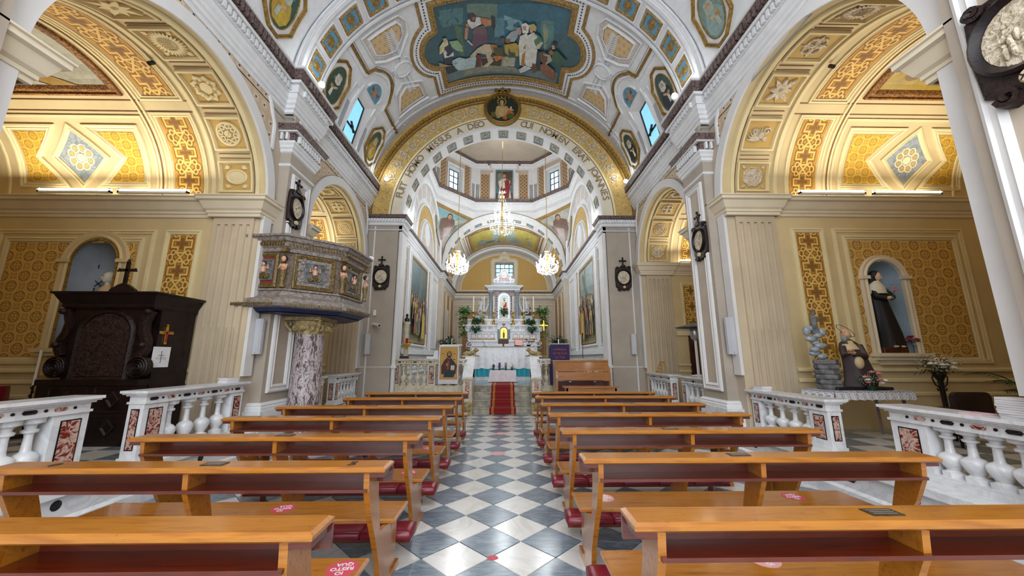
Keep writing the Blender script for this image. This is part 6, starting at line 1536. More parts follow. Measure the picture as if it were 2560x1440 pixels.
# ================================================================ LEFT NICHE STATUE
nl = thing('saint_statue', 'pale robed saint statue kneeling over a child behind glass in left niche', 'statue', (XA - 6.95, 6.35, 1.75))
m = MB(); ox, oy = XA - 6.93, 6.40
loft(m, [(ox, oy, 1.76, .24, .16), (ox, oy, 2.0, .22, .15), (ox + .02, oy, 2.3, .18, .13), (ox + .05, oy - .02, 2.55, .17, .12), (ox + .06, oy - .03, 2.78, .14, .1), (ox + .06, oy - .03, 2.86, .05, .05)], 20, 5, .12)
m.tube([(ox - .08, oy - .08, 2.7), (ox - .18, oy - .16, 2.5), (ox - .3, oy - .15, 2.42)], [.06, .055, .04], 8); m.build('robe', 'skin_pale', nl, True)
head(nl, (ox + .05, oy - .06, 2.98), .10, 'habit_white', (-.5, -1), 'habit_white')
m = MB(); hand(m, (ox - .3, oy - .15, 2.42), (-1, -.1, -.2), (0, 0, 1)); m.build('hand', 'skin_pale', nl, True)
m = MB(); ox2 = XA - 7.14; m.ell((ox2, 6.28, 1.86), (.16, .1, .1)); m.tube([(ox2 - .1, 6.25, 1.86), (ox2 - .02, 6.22, 2.0), (ox2 + .1, 6.25, 2.02)], [.05, .05, .03], 7); m.ell((ox2 - .14, 6.24, 1.95), (.055, .05, .06)); m.build('child_figure', 'skin', nl, True)
m = MB(); m.ell((ox2 + .18, 6.26, 2.08), (.1, .06, .06)); m.ell((ox2 + .05, 6.27, 2.2), (.07, .05, .05)); m.build('dark_drapery', 'pulpit_blue', nl, True)
gl = thing('niche_glazing', 'leaded glass front with tiled star pattern closing the left niche', 'window', (XA - 6.95, 6.12, 1.75))
SN = SF(-1, 6.135)
m = MB(); frame(m, SN, archpoly(6.95, 1.76, 3.22, .41, 18), [(0, 0), (0, .02), (.03, .025), (.035, 0)]); m.build('frame', 'gold_dull', gl)
m = MB(); SB_ = SF(-1, 6.47)
for k in range(-2, 5):
 for sg in (-1, 1):
  a = (6.56, 1.9 + k * .5); b = (7.33, 1.9 + k * .5 + sg * .62)
  if min(a[1], b[1]) > 1.7 and max(a[1], b[1]) < 3.45: sweep(m, SB_, [a, b], [(-.006, 0), (-.006, .01), (.006, .01), (.006, 0)], False)
for ix in range(3):
 for iz in range(4):
  for q in range(4): leaf(m, SB_, 6.62 + ix * .32, 1.95 + iz * .42 + (ix % 2) * .2, q * PI / 2 + PI / 4, .05, .03, .01)
m.build('blue_tracery', 'pulpit_blue', gl)
m = MB(); patch(m, SN, rect(6.7, 1.38, 7.35, 1.62), .03); frame(m, SN, rect(6.62, 1.30, 7.40, 1.70), [(0, 0), (0, .04), (.03, .05), (.06, .03), (.07, 0)]);
m2 = thing('offering_plaque', 'pale carved plaque with a quatrefoil below the left niche', 'plaque', (XA - 7.0, 6.15, 1.3)); m.build('board', 'ochre_deep', m2); m = MB()
for q in range(4): leaf(m, SN, 7.03, 1.5, q * PI / 2, .12, .07, .045)
m.build('quatrefoil', 'brown_line', m2)
# processional candle pole and red cloth at the left edge
t = thing('candle_pole', 'tall thin white candle pole on iron scroll stand by the left wall', 'candle', (-7.35, 5.95, FZ)); m = MB(); m.tube([(-7.35, 5.95, 1.18), (-7.35, 5.95, 1.72)], .018, 8); m.build('pole', 'candle_wax', t); m = MB(); m.tube([(-7.35, 5.95, FZ), (-7.35, 5.95, 1.18)], .012, 6)
for k in range(5): m.ell((-7.35 + (.02 if k % 2 else -.02), 5.95, 1.14 - k * .06), (.02, .014, .022), 6, 4)
m.lathe([(.14, 0), (.14, .02), (.02, .04)], (-7.35, 5.95, FZ), 10); m.build('stand', 'dark_metal', t)
t = thing('draped_stool', 'dark red draped stool at the far left edge behind the rail', 'stool', (-7.75, 5.7, FZ)); m = MB(); loft(m, [(-7.75, 5.7, FZ + .0, .32, .24), (-7.75, 5.7, .9, .28, .22), (-7.75, 5.7, 1.18, .27, .2)], 24, 8, .06); m.build('cloth', 'red_vinyl', t, True)
# ================================================================ RIGHT CHAPEL
nu = thing('nun_statue', 'statue of a nun in black habit holding a flower, in blue niche', 'statue', (6.88, 6.45, 1.68))
ox, oy, oz = 6.80, 6.42, 1.78
m = MB(); m.bbox((ox - .2, oy - .14, 1.68), (ox + .24, oy + .14, 1.78)); m.build('plinth', 'door_wood', nu)
m = MB(); loft(m, [(ox + .06, oy, oz, .24, .16), (ox + .06, oy, oz + .25, .21, .15), (ox + .03, oy, oz + .55, .17, .13), (ox + .0, oy, oz + .82, .14, .11), (ox - .01, oy, oz + 1.0, .155, .11), (ox - .02, oy, oz + 1.08, .14, .09), (ox - .02, oy, oz + 1.17, .05, .05)], 24, 7, .10)
m.tube([(ox - .11, oy - .02, oz + 1.06), (ox - .12, oy - .10, oz + .90), (ox - .02, oy - .17, oz + .86)], [.05, .055, .05], 8); m.tube([(ox + .09, oy - .02, oz + 1.06), (ox + .17, oy - .07, oz + .92), (ox + .10, oy - .15, oz + .88)], [.05, .06, .055], 8); m.build('habit', 'habit_black', nu, True)
m = MB(); loft(m, [(ox - .02, oy - .02, oz + .96, .16, .12), (ox - .02, oy - .02, oz + 1.10, .145, .10), (ox - .02, oy - .01, oz + 1.2, .07, .07)], 18); m.build('white_collar', 'habit_white', nu, True)
hc = (ox + .0, oy - .05, oz + 1.29); h = head(nu, hc, .085, 'skin_pale', (.55, -1), None, tilt=-.25)
m = MB(); m.ell((hc[0] - .012, hc[1] + .025, hc[2] + .02), (.082, .08, .095), 14, 9); loft(m, [(hc[0] - .05, hc[1] + .06, oz + .98, .12, .06), (hc[0] - .04, hc[1] + .05, oz + 1.12, .11, .06), (hc[0] - .02, hc[1] + .04, oz + 1.3, .085, .065), (hc[0] - .015, hc[1] + .03, oz + 1.38, .04, .04)], 14); m.build('veil', 'habit_black', nu, True)
m = MB(); hand(m, (ox - .02, oy - .17, oz + .86), (1, -.2, .1), (0, -.3, 1), .9); hand(m, (ox + .11, oy - .16, oz + .87), (-1, -.1, .3), (0, -.3, 1), .8); m.build('hands', 'skin_pale', nu, True)
m = MB(); m.tube([(ox + .01, oy - .22, oz + .82), (ox + .09, oy - .21, oz + .95), (ox + .13, oy - .2, oz + 1.0)], .006, 5); m.build('flower_stem', 'leaf', nu)
m = MB(); [flower(m, (ox + .12 + dx, oy - .2, oz + 1.0 + dz), .03, 5) for dx, dz in ((0, 0), (.05, .02), (.02, .05))]; m.build('flower_heads', 'petal_pink', nu)
m = MB(); m.ell((ox + .0, oy - .15, oz + .012), (.035, .06, .02)); m.ell((ox + .14, oy - .13, oz + .012), (.035, .06, .02)); m.build('shoes', 'robe_cream', nu)
t = thing('flower_vase', 'two small glass vases of red flowers standing in the nun niche', 'vase', (7.16, 6.36, 1.68))
for k, (dx, mt) in enumerate(((-.05, 'petal_red'), (.08, 'petal_red'))):
 m = MB(); m.lathe([(.02, 0), (.022, .1), (.03, .14)], (7.14 + dx, 6.34, 1.68), 8); m.build('vase', 'silver', t)
 m = MB(); [flower(m, (7.14 + dx + random.uniform(-.1, .1), 6.33 + random.uniform(-.05, .05), 1.9 + random.uniform(-.02, .09)), .026, 5) for _ in range(9)]; m.build('blooms', mt, t)
 bush(t, (7.14 + dx, 6.34, 1.86), .08, 20, 'leaf_dark', .06, .008)
# table with lace cloth
TX0_, TX1_, TY0_, TY1_, TZ = 4.82, 6.02, 5.42, 6.02, 1.12
t = thing('altar_table', 'wooden table with splayed red-brown legs behind the right altar rail', 'table', (5.4, 5.7, FZ))
m = MB(); m.box((TX0_ + .03, TY0_ + .03, TZ - .09), (TX1_ - .03, TY1_ - .03, TZ - .015)); m.build('table_top', 'pew_wood_red', t)
for x in (TX0_ + .08, TX1_ - .1):
 for y in (TY0_ + .08, TY1_ - .1): m = MB(); m.tube([(x, y, TZ - .09), (x + (.02 if x > 5.4 else -.02), y, FZ)], [.03, .022], 4); m.build('leg', 'pew_wood_red', t)
c = MB(); c.box((TX0_, TY0_, TZ - .012), (TX1_, TY1_, TZ)); n = 40
per = [(TX0_ + (TX1_ - TX0_) * i / n, TY0_) for i in range(n + 1)]; vs = []
for i, (x, y) in enumerate(per): vs += [(x, y - .002, TZ), (x + .0, y - .012 + .008 * math.sin(i * 1.7), TZ - .12 - .014 * abs(math.sin(i * PI / 4)))]
c.add(vs, [(2 * i, 2 * i + 1, 2 * i + 3, 2 * i + 2) for i in range(n)])
for xx_ in (TX0_, TX1_):
 vs = []
 for i in range(15): y = TY0_ + (TY1_ - TY0_) * i / 14; vs += [(xx_, y, TZ), (xx_ + (.01 if xx_ > 5 else -.01) + .006 * math.sin(i * 2), y, TZ - .12 - .015 * abs(math.sin(i * PI / 3)))]
 c.add(vs, [(2 * i, 2 * i + 1, 2 * i + 3, 2 * i + 2) for i in range(14)])
c.add([(TX0_, TY0_ - .005, TZ - .1), (TX0_ + .06, TY0_ - .02, TZ - .1), (TX0_ + .02, TY0_ - .03, TZ - .24)], [(0, 1, 2)])
tag(c.build('lace_cloth', 'lace_cloth', None), 'white lace cloth hanging over the altar table edge', 'tablecloth')
# kneeling saint group
g = thing('kneeling_monk_statue', 'bearded monk statue in brown habit kneeling with hands on chest, haloed', 'statue', (5.45, 5.72, TZ))
m = MB(); m.bbox((4.98, 5.52, TZ), (5.84, 5.9, TZ + .045)); m.build('base', 'black_paint', g)
ox, oy, oz = 5.46, 5.72, TZ + .045
m = MB(); loft(m, [(ox + .06, oy, oz, .23, .16), (ox + .09, oy, oz + .12, .23, .16), (ox + .07, oy, oz + .26, .20, .15), (ox + .04, oy, oz + .42, .18, .13), (ox + .01, oy, oz + .56, .175, .12), (ox - .02, oy, oz + .66, .13, .09), (ox - .03, oy, oz + .72, .05, .05)], 22, 6, .08)
m.ell((ox + .2, oy, oz + .07), (.14, .1, .08)); m.tube([(ox + .08, oy - .06, oz + .62), (ox + .06, oy - .14, oz + .46), (ox - .08, oy - .13, oz + .50)], [.055, .06, .045], 8); m.tube([(ox - .13, oy - .02, oz + .60), (ox - .18, oy - .08, oz + .48), (ox - .12, oy - .13, oz + .53)], [.05, .05, .04], 8); m.build('habit', 'robe_brown', g, True)
m = MB(); loft(m, [(ox - .02, oy - .01, oz + .56, .15, .12), (ox - .03, oy, oz + .64, .12, .1), (ox - .04, oy, oz + .70, .07, .07)], 18); m.ell((ox - .02, oy - .13, oz + .36), (.07, .05, .10)); m.build('cowl_and_bag', 'robe_cream', g, True)
hc = (ox - .06, oy - .02, oz + .80); hd = head(g, hc, .085, 'skin', (-1, -.45), 'hair_grey', True, tilt=.35, bald=True)
m = MB(); m.ell((hc[0] - .05, hc[1] - .03, hc[2] - .07), (.05, .045, .055)); m.build('beard', 'hair_grey', hd, True)
m = MB(); hand(m, (ox - .06, oy - .14, oz + .50), (-1, -.1, .15), (0, 0, 1), 1.0); hand(m, (ox - .12, oy - .14, oz + .53), (-.8, -.5, .2), (0, 0, 1), .9); m.build('hands', 'skin', g, True)
m = MB(); rr = [(hc[0] + .03 + .13 * math.cos(a), hc[1] + .02 + .05 * math.sin(a), hc[2] + .06 + .085 * math.sin(a) - .05 * math.cos(a)) for a in [i * 2 * PI / 28 for i in range(29)]]; m.tube(rr, .004, 5); m.build('halo', 'dark_metal', g)
g = thing('rock_statue_group', 'painted rock pedestal with clouds and a small standing figure on top', 'statue', (5.02, 5.7, TZ))
m = MB();
for k in range(6):
 z = TZ + .0 + k * .075; m.lathe([(.15, 0), (.165, .02), (.165, .055), (.15, .073)], (5.03 + .008 * math.sin(k * 2), 5.72, z), 7, a0=k * .6)
m.build('stone_pedestal', 'stone_grey', g)
m = MB()
for k in range(9): a = k * 1.9; m.ell((4.94 + .07 * math.cos(a), 5.74 + .03 * math.sin(a), TZ + .50 + k * .055), (.075 + .02 * (k % 2), .06, .05), 8, 6)
m.ell((4.82, 5.74, TZ + .9), (.06, .05, .08)); m.ell((5.06, 5.74, TZ + .88), (.06, .05, .07)); m.build('clouds', 'marble_grey', g, True)
m = MB(); loft(m, [(4.94, 5.72, TZ + .86, .06, .05), (4.94, 5.72, TZ + 1.0, .05, .04), (4.94, 5.72, TZ + 1.1, .055, .04), (4.94, 5.72, TZ + 1.15, .02, .02)], 14, 5, .1); m.ell((4.94, 5.71, TZ + 1.18), (.028, .028, .034)); m.tube([(4.98, 5.7, TZ + 1.1), (5.0, 5.66, TZ + 1.06), (4.97, 5.64, TZ + 1.1)], .012, 5); m.lathe([(.03, 0), (.038, .03), (.026, .02)], (4.94, 5.71, TZ + 1.2), 8); m.build('small_figure', 'stone_grey', g, True)
m = MB(); m.lathe([(.035, 0), (.035, .012), (.012, .02), (.010, .2), (.016, .21)], (5.1, 5.60, TZ + .452), 8); m.box((5.06, 5.59, TZ + .58), (5.14, 5.60, TZ + .60)); m.build('gilt_crucifix', 'brass', g)
t = thing('flower_arrangement', 'pink and white roses in green pot on the lace table', 'flowers', (5.45, 5.47, TZ)); m = MB(); m.lathe([(.05, 0), (.065, .07)], (5.45, 5.48, TZ), 10); m.build('pot', 'leaf_dark', t)
for mt, pts in (('petal_pink', [(-.13, .15), (0, .22), (.12, .17), (.06, .10), (-.08, .07), (.14, .06), (.1, .2)]), ('petal_white', [(-.09, .11), (.11, .06), (.17, .1)])):
 for dx, dz in pts: m = MB(); flower(m, (5.45 + dx, 5.44 - random.random() * .03, TZ + .05 + dz), .034, 7); m.build('rose', mt, t)
bush(t, (5.45, 5.48, TZ + .12), .15, 90, 'leaf', .06, .012)
m = MB()
for _ in range(70): m.ell((5.45 + random.gauss(0, .08), 5.46 + random.gauss(0, .03), TZ + .17 + random.gauss(0, .05)), (.005, .005, .005), 4, 3)
m.build('baby_breath', 'petal_white', t, kind='stuff')
# white flowers on iron stand, chair, palm
t = thing('flower_stand', 'white flower arrangement on black scrolled iron stand by right wall', 'flowers', (7.0, 5.95, FZ)); bx_, by_ = 7.02, 5.9
m = MB(); m.tube([(bx_, by_, FZ), (bx_, by_, 1.3)], [.03, .035], 8); m.lathe([(.15, 0), (.15, .02), (.03, .05)], (bx_, by_, FZ), 12)
for q in (-1, 1): m.tube([(bx_ + q * .03, by_, 1.12), (bx_ + q * .1, by_, 1.18), (bx_ + q * .13, by_, 1.28), (bx_ + q * .09, by_, 1.36), (bx_ + q * .07, by_, 1.33)], .010, 5); m.tube([(bx_ + q * .03, by_, 1.1), (bx_ + q * .07, by_, 1.08), (bx_ + q * .08, by_, 1.12)], .010, 5)
m.lathe([(.04, 0), (.08, .08), (.09, .14)], (bx_, by_, 1.24), 12); m.build('iron_stand', 'dark_metal', t)
bush(t, (bx_, by_, 1.40), .26, 160, 'leaf_dark', .09, .014)
for _ in range(8): m = MB(); flower(m, (bx_ + random.uniform(-.22, .22), by_ - .08 - random.random() * .1, 1.42 + random.uniform(0, .12)), .04, 7); m.build('white_rose', 'petal_white', t)
m = MB()
for _ in range(160): m.ell((bx_ + random.gauss(0, .14), by_ - .04 + random.gauss(0, .07), 1.53 + random.gauss(0, .05)), (.007, .007, .007), 4, 3)
m.build('baby_breath', 'petal_white', t, kind='stuff')
t = thing('leather_chair', 'dark brown leather chair behind the right altar rail', 'chair', (6.6, 5.2, FZ)); m = MB(); rs = []
cx, cy = 6.33, 5.0
def rr_(w, z0, z1, y, r=.08, n=5):
 p = []
 for sx, sz, a0 in ((1, 1, 0), (-1, 1, PI / 2), (-1, -1, PI), (1, -1, 3 * PI / 2)):
  for i in range(n): a = a0 + PI / 2 * i / (n - 1); p.append((cx + sx * (w - r) + r * math.cos(a), y, (z1 - r if sz > 0 else z0 + r) + r * math.sin(a)))
 return p
m.rings([rr_(.24, .80, 1.10, cy - .03, .05), rr_(.27, .76, 1.14, cy - .01), rr_(.27, .76, 1.14, cy + .04), rr_(.24, .8, 1.10, cy + .07, .05)], True); m.build('backrest', 'leather_brown', t, True)
m = MB(); m.bbox((cx - .25, cy + .02, FZ + .38), (cx + .25, cy + .5, FZ + .47), .03); m.build('seat', 'leather_brown', t, True)
for q in (-1, 1):
 for yy in (.04, .46): m = MB(); m.tube([(cx + q * .22, cy + yy, FZ), (cx + q * .22, cy + yy, FZ + .4)], .018, 6); m.build('leg', 'dark_wood', t)
t = thing('potted_palm', 'dark green feathery palm beside the near right pier', 'plant', (7.85, 5.2, FZ)); m = MB(); m.lathe([(.13, 0), (.17, .25), (.18, .27)], (7.85, 5.2, FZ), 14); m.build('pot', 'terracotta_light', t)
for k in range(14):
 a = k * 2 * PI / 14; L = .75 + .2 * (k % 3); p = []
 for i in range(8): f = i / 7; p.append((7.85 + math.cos(a) * L * f * .75, 5.2 + math.sin(a) * L * f * .6, FZ + .27 + L * (1.25 * f - .75 * f * f) * 1.15))
 m = MB(); m.tube(p, .008, 4)
 for i in range(1, 8):
  for j in range(3):
   q = Vector(p[i - 1]).lerp(Vector(p[i]), j / 3)
   for sg in (-1, 1): d = Vector((-math.sin(a) * sg * .2 + math.cos(a) * .1, math.cos(a) * sg * .2 + math.sin(a) * .1, -.04)); leafblade(m, q, q + d, .008, .1)
 m.build('frond', 'leaf_dark', t)
# book piles on the rails
def books(lab, x, y, z, n, rot, mt='paper', w=.2, d=.14, th=.018, grp=None):
 nth = ['', 'second', 'third', 'fourth', 'fifth', 'sixth', 'seventh', 'eighth']
 for k in range(n):
  t = thing('hymn_book', lab % ('topmost' if k == n - 1 else 'lowest' if k == 0 else nth[k] + ' from below'), 'book', (x, y, z + k * th), grp)
  m = MB(); a = rot + random.uniform(-.08, .08); dx, dy = random.uniform(-.008, .008), random.uniform(-.008, .008); mt_ = Matrix.Translation((x + dx, y + dy, z + k * th)) @ Matrix.Rotation(a, 4, 'Z')
  m.box((-w / 2, -d / 2, 0.0005), (w / 2, d / 2, th - .0005)); m.xf(mt_); m.build('pages', mt if k % 3 else 'paper', t); m = MB(); m.box((-w / 2 - .002, -d / 2 - .002, th - .0018), (w / 2 + .002, d / 2 + .002, th - .0004)); m.xf(mt_); m.build('cover', 'paper_pink' if k % 2 else 'paper', t)
books('white hymn book, %s in the pile on the left altar rail', XLb - .02, 5.92, FZ + .80, 4, 1.5, 'paper', .21, .15, .018, 'books on the left altar rail')
books('white hymn book, %s in the stack by the fluted pilaster, right rail', XRb, 6.14, FZ + .65, 4, 1.6, 'paper', .21, .16, .017, 'books on the middle right altar rail')
books('white booklet, %s in the tall stack at the right edge', XRb + .02, 3.06, FZ + .68, 9, 1.5, 'paper', .21, .15, .019, 'books on the near right altar rail')
t = thing('hymn_book', 'single pinkish booklet lying flat beside the tall book stack', 'book', (XRb - .03, 3.34, FZ + .68)); m = MB(); m.box((XRb - .11, 3.24, FZ + .6805), (XRb + .05, 3.40, FZ + .696)); m.build('pages', 'paper_pink', t)
# ================================================================ SPEAKERS, CAMERA, HEATER
def speaker(lab, c, nrm, h=.62, w=.14):
 t = thing('column_speaker', lab, 'speaker', c, 'grey column loudspeakers'); n = Vector(nrm).normalized(); sd = Vector((-n.y, n.x, 0)); c = Vector(c); m = MB()
 pts = [(-w / 2, 0), (w / 2, 0), (w / 2, .06), (w * .35, .09), (-w * .35, .09), (-w / 2, .06)]
 m.prism(pts, lambda a, b: tuple(c + sd * a + n * (b + .035) - Vector((0, 0, h / 2))), lambda a, b: tuple(c + sd * a + n * (b + .035) + Vector((0, 0, h / 2)))); m.build('cabinet', 'grey_plastic', t)
 m = MB(); m.prism([(-w * .3, .0), (w * .3, 0), (w * .3, .003), (-w * .3, .003)], lambda a, b: tuple(c + sd * a + n * (b + .1255) - Vector((0, 0, h / 2 - .05))), lambda a, b: tuple(c + sd * a + n * (b + .1255) + Vector((0, 0, h / 2 - .03)))); m.build('grille', 'silver' if 0 else 'grey_plastic', t)
 m = MB(); m.prism([(-.02, -.035), (.02, -.035), (.02, .035), (-.02, .035)], lambda a, b: tuple(c + sd * a + n * b - Vector((0, 0, .05))), lambda a, b: tuple(c + sd * a + n * b + Vector((0, 0, .05)))); m.build('bracket', 'dark_metal', t)
 m = MB(); p = c + n * .128 - Vector((0, 0, h / 2 - .03)); m.ell(tuple(p), (.006, .006, .006), 6, 4); m.build('logo_dot', 'black_paint', t)
speaker('grey column loudspeaker under the pulpit on the left pilaster', (-4.24, 6.41, 1.96), (0, -1, 0), .60, .13)
speaker('grey column loudspeaker on the right pilaster beside the patio heater', (4.06, 6.58, 1.99), (0, -1, 0), .66, .15)
speaker('grey column loudspeaker on the left pier of the chancel arch', (-4.10, 10.96, 2.0), (.25, -1, 0), .60, .17)
speaker('grey column loudspeaker on the right pier of the chancel arch', (3.86, 10.96, 2.0), (-.25, -1, 0), .60, .17)
t = thing('security_camera', 'white bullet security camera on the left chancel pier', 'camera', (-3.9, 10.98, 2.55)); m = MB(); m.lathe([(.05, 0), (.05, .03)], (-3.96, 10.97, 2.56), 10); m.box((-4.0, 10.9, 2.56), (-3.92, 10.99, 2.62)); m.build('mount', 'white_plastic', t); m = MB(); m.tube([(-3.92, 10.86, 2.58), (-3.68, 10.62, 2.52)], .05, 10); m.build('body', 'white_plastic', t, True); m = MB(); m.tube([(-3.685, 10.625, 2.521), (-3.675, 10.615, 2.519)], .035, 10); m.build('lens', 'black_paint', t)
t = thing('wall_sensor', 'small white sensor box above the security camera', 'sensor', (-3.95, 10.97, 2.93)); m = MB(); m.bbox((-4.0, 10.92, 2.84), (-3.91, 10.985, 3.02)); m.build('casing', 'white_plastic', t)
hx, hy = 4.72, 9.0
t = thing('patio_heater', 'white mushroom-shaped gas patio heater with grey hood in right chapel', 'heater', (hx, hy, FZ)); m = MB(); m.lathe([(.24, 0), (.24, .62), (.22, .70), (.16, .76), (.05, .78)], (hx, hy, FZ), 22); m.build('gas_housing', 'white_plastic', t, True)
m = MB(); m.tube([(hx, hy, 1.19), (hx, hy, 2.02)], .035, 10); m.build('pole', 'white_plastic', t, True); m = MB(); m.lathe([(.05, 0), (.1, .05), (.12, .15), (.12, .25), (.1, .3)], (hx, hy, 2.02), 16); m.build('burner', 'silver', t, True)
m = MB(); m.lathe([(.44, .0), (.44, .012), (.3, .05), (.14, .09), (.05, .12), (.02, .12)], (hx, hy, 2.34), 28); m.build('reflector_hood', 'stone_grey', t, True)
t = thing('missal_stand', 'small slatted light wood book stand on the far right altar rail', 'stand', (XRb - .05, 9.95, FZ + .76));
bx_, by_ = XRb - .07, 9.95;
for yy in (-.12, .12): m = MB(); m.tube([(bx_ - .08, by_ + yy, FZ + .765), (bx_ + .06, by_ + yy, FZ + 1.08)], .012, 4); m.tube([(bx_ + .06, by_ + yy, FZ + 1.05), (bx_ + .1, by_ + yy, FZ + .765)], .010, 4); m.build('upright', 'light_wood', t)
for k in range(4): m = MB(); f = k / 3.2; m.box((bx_ - .07 + f * .12, by_ - .15, FZ + .80 + f * .26), (bx_ - .055 + f * .12, by_ + .15, FZ + .835 + f * .26)); m.build('slat', 'light_wood', t)
# ================================================================ STATIONS OF THE CROSS
def station(lab, c, nrm, k=1.0, num='', grp='carved stations of the cross'):
 c = Vector(c); n = Vector(nrm); sd = Vector((-n.y, n.x, 0)); SS_ = lambda u, v, h: tuple(c + sd * u * k + Vector((0, 0, v * k)) + n * h * k)
 t = thing('station_of_the_cross', lab, 'relief', tuple(c), grp)
 m = MB(); oc_ = [(-.24, -.30), (-.14, -.37), (0, -.42), (.14, -.37), (.24, -.30), (.26, 0), (.24, .27), (.13, .33), (-.13, .33), (-.24, .27), (-.26, 0)]
 relief(m, SS_, oc_, 0, .06, .02); m.build('back_board', 'dark_wood_carved', t)
 m = MB(); frame(m, SS_, circ(0, 0, .235, .26, 28), [(0, .04), (0, .09), (.02, .105), (.05, .07), (.06, .04)]); m.build('oval_frame', 'dark_wood', t, True)
 m = MB(); relief(m, SS_, circ(0, 0, .18, .205, 24), .05, .062); m.build('medallion', 'relief_cream', t)
 m = MB()
 for q in range(11):
  x, z = random.uniform(-.11, .11), random.uniform(-.13, .02); S_e = SS_(x, z, .068); m.ell(S_e, (.018 * k, .018 * k, .045 * k), 6, 5); m.ell(SS_(x, z + .05, .072), (.014 * k, .014 * k, .016 * k), 6, 4)
 sweep(m, SS_, [(-.08, -.02), (.09, .12)], [(-.012, .06), (-.012, .09), (.012, .09), (.012, .06)], False); m.build('relief_figures', 'relief_cream', t, True)
 m = MB()
 for q in (-1, 1):
  spiral(m, SS_, q * .17, .30, .06, 1.3, 0, q, .04, .08, 12); spiral(m, SS_, q * .12, -.36, .06, 1.3, PI, -q, .04, .08, 12); m.ell(SS_(q * .2, .3, .06), (.035 * k, .035 * k, .03 * k), 6, 5)
 m.prism([(-.09, .33), (.09, .33), (.07, .38), (0, .42), (-.07, .38)], lambda a, b: SS_(a, b, .02), lambda a, b: SS_(a, b, .08)); m.build('scroll_crest', 'dark_wood_carved', t, True)
 m = MB(); sweep(m, SS_, [(0, .40), (0, .60)], [(-.018, .03), (-.018, .06), (.018, .06), (.018, .03)], False); sweep(m, SS_, [(-.08, .53), (.08, .53)], [(-.018, .03), (-.018, .06), (.018, .06), (.018, .03)], False)
 for x, z in ((-.09, .53), (.09, .53), (0, .62)): m.ell(SS_(x, z, .045), (.03 * k, .03 * k, .03 * k), 6, 5)
 m.build('cross', 'dark_wood', t)
 m = MB(); relief(m, SS_, circ(0, -.31, .045, n=14), .05, .105, .01); nb = m.build('number_disc', 'robe_cream', t)
 if num: text(num, basis(SS_(0, -.31, .107), sd, (0, 0, 1)), .055 * k, 'black_paint', 'numeral', t, .001)
station('carved oval station of the cross on the left pilaster above the pulpit', (XA - 4.045, 6.73, 4.46), (1, 0, 0), .95)
station('carved oval station of the cross on the right pilaster above the speaker', (XA + 4.045, 6.92, 3.92), (-1, 0, 0), .95)
station('carved station of the cross on the left chancel pier above the camera', (-3.84, 10.97, 4.05), (0, -1, 0), 1.0)
station('carved station of the cross on the right chancel pier', (3.66, 10.97, 4.05), (0, -1, 0), 1.0)
station('large carved station of the cross numbered XII at the top right corner', (XA + 4.045, 2.24, 4.03), (-1, 0, 0), 1.25, 'XII')
# ================================================================ CHANCEL FURNITURE
FZ2 = CZF
# celebrant altar
AY, AZT = 14.1, 2.02
al = thing('celebrant_altar', 'white marble altar table with veined front behind the offering table', 'altar', (XA, 14.4, FZ2))
m = MB(); m.box((XA - 1.12, AY, FZ2), (XA + 1.12, AY + .8, AZT - .06)); m.build('body', 'marble_white', al)
m = MB(); m.box((XA - 1.2, AY - .06, AZT - .06), (XA + 1.2, AY + .86, AZT)); m.build('mensa', 'marble_white', al)
m = MB()
vs = []; n = 60
for i in range(n + 1):
 x = XA - 1.19 + 2.38 * i / n; vs += [(x, AY - .065, AZT + .004), (x, AY - .075 - .006 * math.sin(i * .9), AZT - .80 - .04 * abs(math.sin(i * PI / 10)))]
m.add(vs, [(2 * i, 2 * i + 1, 2 * i + 3, 2 * i + 2) for i in range(n)]); m.box((XA - 1.19, AY - .065, AZT), (XA + 1.19, AY + .8, AZT + .006)); c1 = m.build('white_altar_cloth', 'marble_white', None); tag(c1, 'white embroidered cloth hanging over the altar front', 'altar cloth')
m = MB(); vs = []
for i in range(n + 1): x = XA - 1.15 + 2.3 * i / n; vs += [(x, AY - .03 - .02 * math.sin(i * 1.25), AZT - .75), (x, AY - .03 - .03 * math.sin(i * 1.25), FZ2 + .14)]
m.add(vs, [(2 * i, 2 * i + 1, 2 * i + 3, 2 * i + 2) for i in range(n)]); tag(m.build('teal_frontal', 'teal_cloth', None, True), 'turquoise pleated cloth skirt under the white altar cloth', 'altar cloth')
m = MB(); frame(m, lambda u, v, h: (XA + u, AY - .07 - h, v), rect(-1.19, AZT - .03, 1.19, AZT + .01), [(0, 0), (0, .03), (.01, .03), (.01, 0)]); m.build('gold_edge', 'gold_dull', al)
# things on the altar
t = thing('missal', 'open book on slanted red stand on the altar', 'book', (XA + .62, AY + .3, AZT)); m = MB(); m.add([(XA + .45, AY + .15, AZT + .05), (XA + .8, AY + .15, AZT + .02), (XA + .8, AY + .42, AZT + .26), (XA + .45, AY + .42, AZT + .28), (XA + .45, AY + .2, AZT + .01), (XA + .8, AY + .2, AZT + .01), (XA + .8, AY + .46, AZT + .01), (XA + .45, AY + .46, AZT + .01)], [(0, 1, 2, 3), (4, 5, 6, 7), (0, 1, 5, 4), (1, 2, 6, 5), (2, 3, 7, 6), (3, 0, 4, 7)]); m.build('stand', 'door_wood', t)
m = MB(); m.add([(XA + .47, AY + .14, AZT + .065), (XA + .78, AY + .14, AZT + .035), (XA + .78, AY + .40, AZT + .275), (XA + .47, AY + .40, AZT + .295)], [(0, 1, 2, 3)]); m.build('pages', 'sticker_pale', t)
